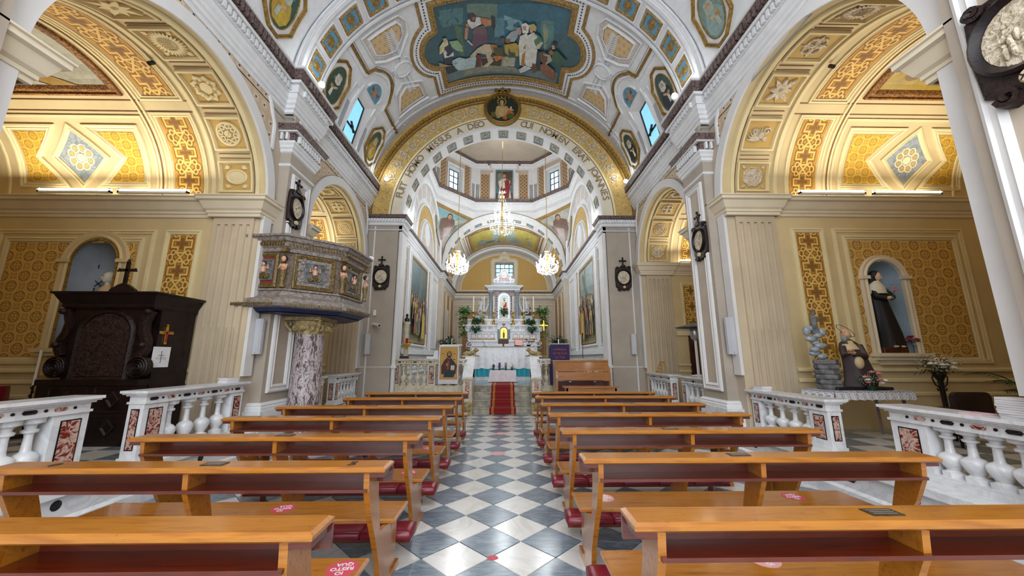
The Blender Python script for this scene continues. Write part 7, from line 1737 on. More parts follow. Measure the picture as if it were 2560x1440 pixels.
t = thing('tabernacle_box', 'dark red box on small brass foot at the altar centre', 'box', (XA + .0, AY + .4, AZT)); m = MB(); m.box((XA - .2, AY + .3, AZT + .12), (XA + .22, AY + .5, AZT + .30)); m.build('panel', 'door_wood', t); m = MB(); m.lathe([(.06, .006), (.05, .03), (.02, .06), (.05, .12)], (XA + .01, AY + .4, AZT), 10); m.build('foot', 'terracotta_light', t)
t = thing('flower_arrangement', 'white and red flower arrangement at the right end of the altar', 'flowers', (XA + 1.0, AY + .2, AZT)); m = MB(); m.lathe([(.06, .006), (.09, .08)], (XA + 1.0, AY + .2, AZT), 10); m.build('bowl', 'dark_metal', t)
bush(t, (XA + 1.0, AY + .2, AZT + .14), .2, 120, 'leaf_dark', .1, .014)
for k in range(16): m = MB(); flower(m, (XA + 1.0 + random.uniform(-.2, .22), AY + .1 - random.random() * .08, AZT + .1 + random.uniform(0, .27)), .055, 7); m.build('bloom', 'petal_white' if k % 5 else 'petal_red', t)
t = thing('microphone', 'small table microphone at the left end of the altar', 'microphone', (XA - .8, AY + .3, AZT)); m = MB(); m.tube([(XA - .72, AY + .3, AZT + .006), (XA - .74, AY + .28, AZT + .15), (XA - .82, AY + .2, AZT + .22)], .008, 5); m.build('neck', 'black_paint', t); m = MB(); m.box((XA - .8, AY + .24, AZT + .006), (XA - .64, AY + .36, AZT + .03)); m.build('base', 'black_paint', t)
# offering table with satin cloth and advent candles
oy_ = 13.05; OZ = 1.17
t = thing('offering_table', 'small table fully draped in shiny pale satin at the carpet end', 'table', (XA, oy_, FZ2)); m = MB(); rs = []
N = 64
for z, k in ((OZ, 1.0), (OZ - .01, 1.012), (OZ - .2, 1.04), (FZ2 + .03, 1.13)):
 rr = []
 for i in range(N):
  a = 2 * PI * i / N; cx_, cy_ = math.cos(a), math.sin(a); q = 1 / max(abs(cx_), abs(cy_)) ; f = (1 + .045 * math.sin(i * 2.1) * (OZ - z) * 2.2)
  rr.append((XA + .01 + max(-1, min(1, cx_ * q)) * .45 * k * f, oy_ + max(-1, min(1, cy_ * q)) * .22 * k * f, z))
 rs.append(rr)
m.rings(list(reversed(rs)), True); m.build('satin_cover', 'satin', t, True)
for (dx, mt, nm) in ((-.33, 'green_wax', 'dark green'), (-.12, 'purple_wax', 'purple'), (.10, 'pink_wax', 'pink'), (.31, 'candle_wax', 'white')):
 c = thing('advent_candle', '%s candle on a wooden foot with leaves on the satin table' % nm, 'candle', (XA + dx, oy_, OZ), 'advent candles'); x = XA + dx + .01; y = oy_ - .1
 m = MB(); m.lathe([(.035, .001), (.03, .1), (.035, .11)], (x, y, OZ), 10); m.build('foot', 'door_wood', c)
 m = MB(); m.lathe([(.036, .11), (.036, .26 if dx > -.3 else .2)], (x, y, OZ), 10); m.tube([(x, y, OZ + (.24 if dx > -.3 else .2)), (x, y, OZ + (.255 if dx > -.3 else .215))], .003, 4); m.build('wax', mt, c)
 bush(c, (x, y, OZ + .11), .07, 22, 'leaf_dark', .07, .014, 'leaves')
# icon lectern and purple ambo
ly = 11.20 - .16
t = thing('lectern', 'white draped lectern carrying a gold icon banner of a bearded haloed man', 'lectern', (-1.68, ly, .8))
m = MB(); m.box((-1.97, 11.40, .8), (-1.42, 11.62, 1.92)); m.rings([[(-1.99, ly - .01, 1.93), (-1.38, ly - .01, 1.93), (-1.36, 11.6, 1.97), (-1.99, 11.6, 1.97)], [(-1.99, ly - .01, 1.97), (-1.38, ly - .01, 1.97), (-1.36, 11.6, 2.01), (-1.99, 11.6, 2.01)]], True); m.build('white_drape', 'habit_white', t)
SI = lambda u, v, h: (-1.685 + u, ly + .02 - h, v)
m = MB(); patch(m, SI, rect(-.31, .84, .28, 1.94)); patch(m, lambda u, v, h: (-1.685 + u, ly + .03 - h, v), rect(-.31, .84, .28, 1.94)); bn = m.build('banner', 'satin', t)
m = MB(); patch(m, SI, rect(-.26, .98, .24, 1.90), .004, None, col=lin('#b98a36')); frame(m, SI, rect(-.265, .975, .245, 1.905), [(0, 0), (0, .006), (.01, .006), (.01, 0)], col=lin('#5a3a1a'))
def pc(poly, col, h): patch(m, SI, poly, h, None, col=lin(col))
pc(circ(-.01, 1.69, .125, .135, 20), '#6a4b20', .006); pc(circ(-.01, 1.69, .115, .125, 20), '#c4953c', .007)
pc([(-.22, 1.12), (.20, 1.12), (.23, 1.38), (.1, 1.55), (.04, 1.6), (-.06, 1.6), (-.14, 1.53), (-.23, 1.35)], '#3c1418', .008); pc([(-.16, 1.03), (.15, 1.03), (.2, 1.3), (.13, 1.5), (.03, 1.56), (.02, 1.35), (-.12, 1.2)], '#12202c', .009); pc([(-.06, 1.25), (-.01, 1.25), (.01, 1.5), (-.04, 1.52)], '#8a3420', .010)
pc(circ(0, 1.69, .08, .1, 16), '#22130c', .010); pc(circ(0, 1.70, .052, .07, 14), '#9c6a40', .012); pc(circ(0, 1.625, .04, .035, 12), '#22130c', .013); pc([(-.03, 1.57), (.03, 1.57), (.02, 1.61), (-.02, 1.61)], '#9c6a40', .0105)
for q in (-1, 1): pc(circ(q * .02, 1.715, .009, .006, 8), '#120a08', .014)
pc([(-.004, 1.67), (.006, 1.67), (.003, 1.71)], '#6d4426', .014)
pc([(.05, 1.25), (.16, 1.24), (.17, 1.37), (.06, 1.38)], '#c9b48a', .012); pc([(.105, 1.245), (.11, 1.245), (.117, 1.375), (.112, 1.375)], '#5a3a1a', .013); pc(circ(.10, 1.24, .03, .02, 8), '#9c6a40', .014); pc(circ(-.06, 1.40, .03, .05, 8), '#9c6a40', .012)
for x, z, w_ in ((-.19, 1.72, .02), (.16, 1.72, .02), (.15, 1.55, .035)): pc(rect(x - w_, z - .012, x + w_, z + .012), '#6d2018', .006)
m.build('icon', 'print', bn)
t2 = thing('reading_light', 'thin reading lamp standing on the icon lectern', 'lamp', (-1.68, 11.3, 2.0)); m = MB(); m.tube([(-1.66, 11.3, 2.01), (-1.66, 11.3, 2.14)], .010, 6); m.build('stem', 'white_plastic', t2); m = MB(); m.ell((-1.655, 11.3, 2.15), (.018, .018, .035)); m.build('bulb', 'ochre_pale', t2)
t = thing('ambo', 'ambo draped in purple cloth with gold lettering beside the organ', 'lectern', (1.64, ly, .8))
m = MB(); m.box((1.38, 11.4, .8), (1.9, 11.6, 1.96)); m.build('stand', 'purple_cloth', t)
m = MB(); m.box((1.355, ly, .80), (1.925, ly + .03, 2.0)); bn = m.build('banner', 'purple_cloth', t)
m = MB(); m.box((1.35, ly - .01, 2.0), (1.93, 11.6, 2.02)); m.build('white_top', 'habit_white', t)
for k, w_ in enumerate(('LAMPADA', 'AI MIEI PASSI', 'LA TUA', 'PAROLA')): text(w_, basis((1.64, ly - .004, 1.84 - k * .115), (1, 0, 0), (0, 0, 1)), .085 if k != 1 else .075, 'terracotta_light', 'lettering', bn, .002)
t2 = thing('candle_stub', 'short pale candle standing on the purple ambo', 'candle', (1.64, 11.25, 2.02)); m = MB(); m.tube([(1.63, 11.25, 2.02), (1.63, 11.25, 2.16)], [.014, .022], 8); m.build('wax', 'candle_wax', t2)
# roll-top organ and bench
t = thing('organ', 'roll-top electric organ in brown wood before the right chancel rail', 'organ', (2.03, 10.3, 0)); oy0 = 10.05
x0, x1 = 1.37, 2.86
sd_ = [(0, .0), (.66, 0), (.66, 1.50), (.56, 1.52), (.30, 1.50), (.02, 1.24), (0, 1.05)]
for a, b in ((x0, x0 + .05), (x1 - .05, x1)): m = MB(); m.prism(sd_, lambda p, q: (a, oy0 + p, q), lambda p, q: (b, oy0 + p, q)); m.build('side', 'organ_wood', t)
m = MB(); m.box((x0 + .05, oy0 + .35, .0), (x1 - .05, oy0 + .38, 1.0)); m.build('lower_front', 'pew_wood_red', t)
m = MB(); m.box((x0 + .03, oy0 + .01, .98), (x1 - .03, oy0 + .05, 1.22)); m.build('fall_board', 'organ_wood', t); m = MB(); m.box((x0 + .2, oy0 - .005, .98), (x1 - .2, oy0 + .01, 1.0)); m.build('handle_rail', 'door_wood', t)
for k in range(7): f0, f1 = k / 7, (k + .88) / 7; A0, B0 = Vector((0, .03, 1.235)), Vector((0, .30, 1.485)); p, q = A0.lerp(B0, f0), A0.lerp(B0, f1); m = MB(); v = [(x, oy0 + s_.y, s_.z + dz) for dz in (0, .015) for x, s_ in ((x0 + .05, p), (x1 - .05, p), (x1 - .05, q), (x0 + .05, q))]; m.add(v, [(0, 1, 2, 3), (4, 5, 6, 7), (0, 1, 5, 4), (1, 2, 6, 5), (2, 3, 7, 6), (3, 0, 4, 7)]); m.build('roll_slat', 'organ_wood', t)
m = MB(); m.box((x0 - .02, oy0 + .28, 1.5), (x1 + .02, oy0 + .7, 1.53)); m.build('top', 'organ_wood', t)
for x in (1.75, 2.42): m = MB(); m.box((x - .03, oy0 - .006, .955), (x + .03, oy0 + .02, .97)); m.build('lock', 'silver', t)
m = MB(); m.box((x0 + .05, oy0 + .33, .75), (x1 - .05, oy0 + .36, .98)); m.build('key_panel', 'pew_wood_red', t)
t = thing('organ_bench', 'plain brown wooden bench in front of the organ', 'bench', (2.1, 9.3, 0)); m = MB(); m.box((1.45, 9.15, .865), (2.78, 9.5, .90)); m.build('seat', 'organ_wood', t); m = MB(); m.box((1.5, 9.18, .7), (2.74, 9.21, .865)); m.build('front_rail', 'organ_wood', t)
for x in (1.5, 2.7): m = MB(); m.box((x, 9.18, 0), (x + .04, 9.46, .865)); m.build('leg', 'organ_wood', t)
# objects on and behind the rails
t = thing('sanctuary_lamp', 'gold sanctuary lamp with red glass on the left chancel side', 'lamp', (-3.12, 11.7, 1.6)); cx, cy, cz = -3.16, 11.75, 1.60
m = MB(); m.tube([(cx, cy, FZ2), (cx, cy, cz + .25)], .02, 6); m.build('stem', 'marble_cream', t); m = MB(); m.lathe([(.01, .22), (.03, .28), (.05, .33), (.13, .42), (.11, .45), (.06, .46)], (cx, cy, cz), 14)
for q in range(3): a = q * 2 * PI / 3 - PI / 2; m.tube([(cx + .1 * math.cos(a), cy + .1 * math.sin(a), cz + .43), (cx + .2 * math.cos(a), cy + .2 * math.sin(a), cz + .47), (cx + .21 * math.cos(a), cy + .21 * math.sin(a), cz + .52)], .008, 5)
m.build('gilt_bowl', 'brass', t, True); m = MB(); m.lathe([(.04, .46), (.045, .6), (.04, .61)], (cx, cy, cz), 10); m.build('red_glass', 'red_glass', t)
t = thing('black_box', 'black device box with thin rods on the left chancel rail', 'box', (-3.1, 11.35, CZF + .81)); m = MB(); m.box((-3.2, 11.18, CZF + .81), (-2.95, 11.32, CZF + .89)); m.build('box', 'black_paint', t);
for k in range(3): m = MB(); x = -3.21 + k * .02; m.tube([(x + .015, 11.27, CZF + .81), (x, 11.27, CZF + 1.06 - k * .05)], .004, 4); m.build('rod', 'dark_metal', t)
t = thing('paper_holder', 'white leaflet holder and box on the left rail by the lectern', 'holder', (-2.15, 11.4, CZF + .81)); m = MB(); m.box((-2.42, 11.32, CZF + .81), (-2.05, 11.48, CZF + .88)); m.build('tray', 'paper', t); m = MB(); m.add([(-2.22, 11.36, CZF + .88), (-2.06, 11.36, CZF + .88), (-2.09, 11.42, CZF + 1.06), (-2.19, 11.42, CZF + 1.06)], [(0, 1, 2, 3)]); m.build('leaflet', 'paper', t)
t = thing('microphone_stand', 'thin black microphone stand behind the right chancel rail', 'microphone', (2.5, 12.0, FZ2)); m = MB(); m.tube([(2.52, 12.0, FZ2), (2.53, 12.0, 2.28)], .010, 6); m.lathe([(.14, 0), (.14, .02), (.02, .03)], (2.52, 12.0, FZ2), 12); m.build('pole', 'dark_metal', t); m = MB(); m.tube([(2.53, 12.0, 2.2), (2.54, 11.98, 2.4)], [.018, .026], 8); m.build('microphone_head', 'black_paint', t)
t = thing('hymn_sheets', 'scattered white sheets lying on the right chancel rail', 'paper', (2.4, 11.3, CZF + .81))
for k in range(4): m = MB(); x = 2.05 + k * .2; m.box((x, 11.2, CZF + .8105 + k * .001), (x + .17, 11.33, CZF + .8125 + k * .001)); m.build('sheet', 'paper', t)
for x, lab in ((2.2, 'brown wooden chair with high back right of the altar'), (-2.35, 'brown wooden chair partly hidden left of the altar')):
 t = thing('sanctuary_chair', lab, 'chair', (x, 16.2, FZ2)); m = MB(); m.box((x - .27, 16.4, FZ2 + .42), (x + .27, 16.45, FZ2 + 1.25)); m.build('backrest', 'door_wood', t); m = MB(); m.box((x - .27, 15.95, FZ2 + .40), (x + .27, 16.4, FZ2 + .46)); m.build('seat', 'door_wood', t)
 for a in (-.25, .21):
  for b in (15.96, 16.36): m = MB(); m.box((x + a, b, FZ2), (x + a + .04, b + .04, FZ2 + .4)); m.build('leg', 'door_wood', t)
# column figure with small bust near left pier
t = thing('column_bust', 'dark bust on a tall pale column by the left chancel wall', 'bust', (-3.28, 12.0, FZ2)); m = MB(); m.lathe([(.13, 0), (.13, .1), (.09, .13), (.085, 1.9), (.12, 1.95), (.12, 2.0)], (-3.27, 12.05, FZ2), 14); m.build('column', 'marble_cream', t, True); m = MB(); loft(m, [(-3.27, 12.05, 2.76, .06, .05), (-3.27, 12.05, 2.84, .09, .06), (-3.27, 12.05, 2.92, .03, .03)], 12); m.ell((-3.27, 12.04, 2.98), (.045, .045, .06)); m.build('bust', 'dark_metal', t, True)
# ---- high altar ----------------------------------------------------------
HY = 19.2
ha = thing('high_altar', 'tiered white and grey marble high altar with columned retable and statue niche', 'altar', (XA, HY + .6, FZ2))
def hb(mb, x0, x1, y0, y1, z0, z1): mb.box((XA + x0, y0, z0), (XA + x1, y1, z1))
m = MB(); hb(m, -1.75, 1.75, HY, HY + 1.3, FZ2, 2.42); hb(m, -1.85, 1.85, HY - .08, HY + 1.3, 2.42, 2.52); m.build('mensa', 'marble_white', ha)
m = MB(); hb(m, -1.95, 1.95, HY + .35, HY + 1.2, 2.52, 3.0); hb(m, -2.05, 2.05, HY + .28, HY + 1.2, 2.98, 3.06); hb(m, -2.1, 2.1, HY + .5, HY + 1.2, 3.06, 3.30); hb(m, -2.25, 2.25, HY + .42, HY + 1.2, 3.28, 3.36)
m.build('lower_gradine', 'marble_white', ha)
m = MB(); hb(m, -2.0, 2.0, HY + .75, HY + 1.3, 3.36, 3.62); hb(m, -2.15, 2.15, HY + .68, HY + 1.3, 3.60, 3.70); m.build('upper_gradine', 'marble_white', ha)
SH = lambda y: (lambda u, v, h: (XA + u, y - h, v))
m = MB(); gdm = MB()
for sx in (-1, 1):
 for u in (.62, .95, 1.28, 1.62):
  frame(m, SH(HY + .35), [(sx * u - .13, 2.62), (sx * u + .13, 2.62), (sx * u + .13, 2.86), (sx * u - .13, 2.86)], [(0, 0), (0, .02), (.02, .02), (.03, 0)]); frame(m, SH(HY + .5), circ(sx * (u + .1), 3.18, .12, .06, 12), [(0, 0), (0, .02), (.02, .02), (.03, 0)])
  spiral(m, SH(HY + .75), sx * (u + .05), 3.49, .1, 1.3, 0, sx, .03, .03, 14); spiral(m, SH(HY), sx * u, 2.1, .14, 1.2, 0, sx, .03, .03, 14)
m.build('red_inlay_scrollwork', 'marble_pink', ha)
for sx in (-1, 1): hb(gdm, min(sx * .45, sx * 1.8), max(sx * .45, sx * 1.8), HY + .335, HY + .35, 2.53, 2.60)
gdm.build('gilt_band', 'gold', ha)
for sx in (-1, 1):
 m = MB(); SV_ = SH(HY + .2); frame(m, SV_, [(sx * 1.78, 2.0), (sx * 2.0, 2.1), (sx * 1.95, 2.4), (sx * 1.78, 2.5)], [(0, -.1), (0, .05), (.03, .08), (.05, 0)]); spiral(m, SH(HY + .1), sx * 1.85, 2.3, .15, 1.3, 0, sx, .06, .1, 16); m.build('side_volute', 'marble_white', ha)
# tabernacle
m = MB(); hb(m, -.34, .34, HY + .15, HY + .6, 2.52, 3.5); m.prism([(-.38, 3.46), (.38, 3.46), (.3, 3.6), (.18, 3.68), (0, 3.74), (-.18, 3.68), (-.3, 3.6)], lambda a, b: (XA + a, HY + .1, b), lambda a, b: (XA + a, HY + .6, b)); hb(m, -.42, .42, HY + .1, HY + .6, 3.40, 3.48); tb = m.build('tabernacle', 'marble_white', ha)
m = MB(); patch(m, SH(HY + .14), archpoly(0, 2.6, 3.0, .17, 12), .01); m.build('gilt_door', 'brass', tb); m = MB(); frame(m, SH(HY + .14), archpoly(0, 2.56, 3.0, .23, 12), [(0, 0), (0, .04), (.03, .05), (.05, .0)]);
for sx in (-1, 1): m.lathe([(.045, 0), (.04, .5), (.05, .52)], (XA + sx * .29, HY + .12, 2.56), 8)
m.build('arch_frame', 'marble_grey', tb); m = MB(); relief(m, SH(HY + .14), [(0, 3.25), (.1, 3.36), (.06, 3.4), (0, 3.37), (-.06, 3.4), (-.1, 3.36)], 0, .03); m.build('heart_emblem', 'sticker_red', tb); m = MB(); loft(m, [(XA, HY + .12, 2.62, .05, .02), (XA, HY + .12, 2.85, .06, .03), (XA, HY + .12, 2.95, .02, .02)], 10); m.ell((XA, HY + .12, 3.0), (.03, .03, .035)); m.build('gilt_figure', 'gold', tb, True)
# retable
RY = HY + .95
m = MB(); hb(m, -.62, -.33, RY, RY + .6, 3.7, 5.3); hb(m, .33, .62, RY, RY + .6, 3.7, 5.3); hb(m, -.62, .62, RY + .5, RY + .65, 3.7, 5.4); m.prism([(-.33, 5.3), (-.33, 4.85)] + [(-.33 * math.cos(q), 4.85 + .33 * math.sin(q)) for q in [i * PI / 12 for i in range(1, 12)]] + [(.33, 4.85), (.33, 5.3)], lambda a, b: (XA + a, RY, b), lambda a, b: (XA + a, RY + .6, b)); m.build('retable_body', 'marble_pink', ha)
m = MB(); frame(m, SH(RY), [(-.33, 3.7), (.33, 3.7)] + arcpts(0, 4.85, .33, 0, PI, 16), [(0, 0), (0, .05), (-.03, .05), (-.03, 0)]); m.build('niche_frame', 'marble_white', ha)
m = MB(); sweep(m, SH(RY + .02), [(.29, 3.75)] + arcpts(0, 4.85, .29, 0, PI, 20) + [(-.29, 3.75)], [(-.02, 0), (-.02, .03), (.02, .03), (.02, 0)], False); m.build('light_strip', 'niche_glow', ha)
m = MB()
for i in range(9):
 for sx in (-1, 1): hb(m, sx * .43 - .035, sx * .43 + .035, RY - .03, RY, 3.85 + i * .14, 3.92 + i * .14)
m.build('black_blocks', 'marble_black', ha)
for sx in (-1, 1):
 m = MB(); m.lathe([(.13, 3.7), (.13, 3.8), (.10, 3.84), (.095, 4.2), (.085, 5.0), (.1, 5.02), (.13, 5.18), (.14, 5.22)], (XA + sx * .74, RY - .12, 0), 16); hb(m, sx * .74 - .15, sx * .74 + .15, RY - .27, RY + .4, 5.2, 5.32); m.build('column', 'marble_grey', ha, True)
 m = MB(); hb(m, sx * .74 - .1, sx * .74 + .1, RY, RY + .5, 3.7, 5.2); m.build('back_pilaster', 'marble_white', ha)
m = MB(); hb(m, -.9, .9, RY - .3, RY + .6, 5.3, 5.42); hb(m, -.98, .98, RY - .36, RY + .6, 5.42, 5.48); hb(m, -1.06, 1.06, RY - .42, RY + .6, 5.48, 5.56); m.build('entablature', 'marble_white', ha)
m = MB(); hb(m, -.62, .62, RY - .1, RY + .5, 5.56, 5.76); m.build('attic_base', 'marble_grey', ha)
at = MB(); pp = [(-.58, 5.76), (.58, 5.76), (.6, 5.95), (.42, 6.02), (.38, 6.2), (.2, 6.35), (.12, 6.5), (0, 6.56), (-.12, 6.5), (-.2, 6.35), (-.38, 6.2), (-.42, 6.02), (-.6, 5.95)]
at.prism(pp, lambda a, b: (XA + a, RY - .05, b), lambda a, b: (XA + a, RY + .3, b)); frame(at, SH(RY - .05), pp, [(0, 0), (0, .05), (.05, .07), (.08, 0)]); spiral(at, SH(RY - .05), -.5, 5.88, .12, 1.4, 0, 1, .05, .08, 16); spiral(at, SH(RY - .05), .5, 5.88, .12, 1.4, PI, -1, .05, .08, 16); ao = at.build('scrolled_pediment', 'marble_white', ha)
m = MB(); patch(m, SH(RY - .05), [(-.34, 5.82), (.34, 5.82), (.26, 6.1), (0, 6.38), (-.26, 6.1)], .01); m.build('red_field', 'marble_pink', ao)
m = MB(); m.ell((XA, RY - .09, 6.05), (.05, .04, .06)); [leaf(m, SH(RY - .06), 0, 6.06, a, .17, .06, .03) for a in (.3, PI - .3, -PI / 2)]; [leaf(m, SH(RY - .06), .08 * math.cos(a), 6.05 + .08 * math.sin(a), a, .2, .02, .015) for a in [i * PI / 8 for i in range(16)]]; m.build('dove', 'marble_white', ao)
m = MB(); hb(m, -.008, .008, RY, RY + .02, 6.56, 6.9); hb(m, -.07, .07, RY, RY + .02, 6.76, 6.78); m.build('finial_cross', 'terracotta_light', ao)
m = MB()
rows = [];
for z in (3.72, 4.85): rows.append([(XA - .31 * math.cos(PI * i / 10), RY + .05 + .3 * math.sin(PI * i / 10), z) for i in range(11)])
for q in range(1, 5): a = PI / 2 * q / 4; rows.append([(XA - .31 * math.cos(a) * math.cos(PI * i / 10), RY + .05 + .3 * math.cos(a) * math.sin(PI * i / 10), 4.85 + .31 * math.sin(a)) for i in range(11)])
m.add([p for r_ in rows for p in r_], [(a * 11 + i, a * 11 + i + 1, (a + 1) * 11 + i + 1, (a + 1) * 11 + i) for a in range(len(rows) - 1) for i in range(10)]); m.build('niche_shell', 'sky_panel' if 0 else 'marble_white', ha, True)
# niche statue
sg = thing('saint_statue', 'standing saint statue with raised arm in the lit altar niche', 'statue', (XA, RY + .15, 3.72)); ox, oy, oz = XA + .02, RY + .16, 3.74
m = MB(); loft(m, [(ox - .05, oy, oz, .06, .05), (ox - .05, oy, oz + .3, .07, .06), (ox - .02, oy, oz + .55, .12, .09), (ox, oy, oz + .7, .11, .08), (ox, oy, oz + .86, .13, .08), (ox, oy, oz + .98, .06, .05)], 16); m.tube([(ox + .06, oy, oz), (ox + .08, oy, oz + .3), (ox + .04, oy, oz + .55)], [.04, .05, .07], 8); m.tube([(ox - .11, oy, oz + .9), (ox - .2, oy - .03, oz + 1.02), (ox - .17, oy - .04, oz + 1.18)], [.04, .03, .025], 7); m.tube([(ox + .12, oy, oz + .9), (ox + .15, oy - .03, oz + .7), (ox + .06, oy - .1, oz + .62)], [.04, .035, .028], 7); m.build('body', 'skin_pale', sg, True)
m = MB(); loft(m, [(ox + .05, oy - .02, oz + .28, .09, .07), (ox + .03, oy - .02, oz + .5, .13, .1), (ox + .04, oy - .01, oz + .72, .12, .09), (ox + .08, oy, oz + .93, .07, .06)], 16, 5, .12); m.build('red_cloak', 'petal_red', sg, True); head(sg, (ox, oy - .02, oz + 1.10), .085, 'skin_pale', (0, -1), 'hair', True)
m = MB(); hand(m, (ox - .17, oy - .04, oz + 1.18), (0, -.1, 1), (0, -1, 0), .8); hand(m, (ox + .06, oy - .1, oz + .62), (-1, -.2, 0), (0, 0, 1), .8); m.build('hands', 'skin_pale', sg, True)
# angels flanking
for sx, nm in ((-1, 'left'), (1, 'right')):
 g = thing('angel_statue', 'white marble angel on a scroll, %s side of the altar retable' % nm, 'statue', (XA + sx * 1.3, RY, 3.7), 'marble angels of the high altar'); ox, oy, oz = XA + sx * 1.28, RY + .1, 3.70
 m = MB(); m.box((ox - .5, oy - .2, oz), (ox + .45, oy + .2, oz + .2)); SVv = SH(oy - .1); spiral(m, SVv, ox - XA, oz + .42, .2, 1.4, 0, sx, .08, .12, 20); sweep(m, SVv, [(ox - XA - sx * .42, oz + 1.25), (ox - XA - sx * .4, oz + .8), (ox - XA - sx * .25, oz + .45), (ox - XA - sx * .1, oz + .25)], [(-.05, -.1), (-.05, .08), (.05, .08), (.05, -.1)], False); m.build('scroll', 'marble_grey', g)
 m = MB(); loft(m, [(ox, oy - .05, oz + .45, .15, .12), (ox, oy - .05, oz + .65, .13, .11), (ox - sx * .03, oy - .06, oz + .82, .1, .08), (ox - sx * .04, oy - .06, oz + .98, .11, .07), (ox - sx * .05, oy - .06, oz + 1.05, .04, .04)], 14, 5, .1); m.tube([(ox + sx * .05, oy - .1, oz + .5), (ox - sx * .12, oy - .2, oz + .45), (ox - sx * .14, oy - .2, oz + .2)], [.07, .06, .04], 7); m.tube([(ox - sx * .1, oy - .08, oz + .98), (ox - sx * .2, oy - .12, oz + .85), (ox - sx * .12, oy - .18, oz + .8)], [.035, .03, .025], 6); m.tube([(ox + sx * .05, oy - .08, oz + .98), (ox + sx * .16, oy - .1, oz + .9), (ox + sx * .1, oy - .18, oz + .84)], [.035, .03, .025], 6); m.build('body', 'marble_white', g, True)
 head(g, (ox - sx * .06, oy - .08, oz + 1.16), .085, 'marble_white', (-sx * .6, -1), 'marble_white')
 m = MB(); [leafblade(m, (ox + sx * .02, oy, oz + .85 + k * .04), (ox + sx * (.30 - k * .02), oy + .06, oz + 1.15 + k * .05 - .1), .04, .2) for k in range(5)]; m.build('wing', 'marble_white', g)
# candlesticks
cs0 = None
for k, (u, lab) in enumerate(((-1.70, 'outermost left'), (-1.12, 'second from the left'), (-.58, 'left of the tabernacle'), (.48, 'right of the tabernacle'), (1.07, 'second from the right'), (1.62, 'outermost right'))):
 lab = 'tall gilt candlestick with long white candle on the high altar, %s' % lab; X_ = XA + u + .02; Y_ = HY + .60; Z_ = 3.36
 if cs0 is None:
  cs0 = thing('candlestick', lab, 'candlestick', (X_, Y_, Z_), 'gilt candlesticks on the high altar'); m = MB()
  for q in range(3): a = q * 2 * PI / 3 - PI / 2; m.tube([(.02 * math.cos(a), .02 * math.sin(a), .14), (.08 * math.cos(a), .08 * math.sin(a), .06), (.12 * math.cos(a), .12 * math.sin(a), .015)], [.03, .03, .025], 6)
  m.build('tripod_foot', 'brass', cs0, True, local=True); m = MB(); m.lathe([(.08, .1), (.05, .16), (.08, .22), (.04, .28), (.035, .4), (.07, .44), (.035, .5), (.03, .62), (.055, .66), (.10, .70), (.10, .715), (.03, .72)], (0, 0, 0), 10); m.build('stem', 'brass', cs0, True, local=True); m = MB(); m.lathe([(.036, .715), (.036, 1.58)], (0, 0, 0), 10); m.tube([(0, 0, 1.58), (0, 0, 1.62)], .004, 4); m.build('candle', 'candle_wax', cs0, True, local=True)
 else: dup(cs0, (X_, Y_, Z_), lab, 'gilt candlesticks on the high altar')
t = thing('processional_cross', 'gilt processional cross on a tall pole right of the altar', 'cross', (1.55, 15.6, FZ2)); px_, py_ = 1.62, 15.4
m = MB(); m.tube([(px_, py_, FZ2), (px_, py_, 2.75)], .014, 8); m.lathe([(.15, 0), (.15, .03), (.03, .06)], (px_, py_, FZ2), 14); m.build('pole', 'brass', t); m = MB(); m.box((px_ - .02, py_ - .01, 2.72), (px_ + .02, py_ + .01, 3.12)); m.box((px_ - .16, py_ - .01, 2.93), (px_ + .16, py_ + .01, 2.97)); [m.ell(p, (.035, .015, .035), 8, 5) for p in ((px_ - .17, py_, 2.95), (px_ + .17, py_, 2.95), (px_, py_, 3.14))]; m.ell((px_, py_, 2.95), (.08, .015, .08)); m.build('cross', 'brass', t)
# plants
for (x, z, lab, tr_) in ((-2.12, 3.72, 'trailing ivy plant at the far left end of the high altar', .9), (2.08, 3.72, 'trailing ivy plant at the far right end of the high altar', .95)):
 t = thing('ivy_plant', lab, 'plant', (XA + x, HY + .75, z)); m = MB(); m.lathe([(.07, -.02), (.1, .1)], (XA + x, HY + .85, z), 10); m.build('pot', 'terracotta_light', t); bush(t, (XA + x - math.copysign(.04, -x), HY + .62, z + .28), .40, 330, 'leaf_light', .16, .042, 'foliage', 0); bush(t, (XA + x + math.copysign(.1, x), HY + .5, z), .24, 260, 'leaf_light', .16, .042, 'trailing_foliage', tr_ * 1.2)
for (x, z, r_, lab) in ((-1.42, 3.5, .26, 'leafy plant between the two left candlesticks'), (-1.5, 3.0, .25, 'leafy plant on the lower left altar step'), (1.42, 3.45, .24, 'leafy plant between the two right candlesticks'), (1.5, 2.98, .26, 'leafy plant on the lower right altar step'), (.0, 3.95, .26, 'leafy plant above the tabernacle before the niche')):
 yy = HY + .38 if z > 3.2 else HY + .15
 if abs(x) < .1: yy = HY + .5
 t = thing('potted_plant', lab, 'plant', (XA + x, yy, z - .15)); m = MB(); m.lathe([(.06, -.12), (.08, .02)], (XA + x, yy, z), 10); m.build('pot', 'dark_metal', t); bush(t, (XA + x, yy, z + .02), r_ * 1.15, 150, 'leaf', .16, .042)
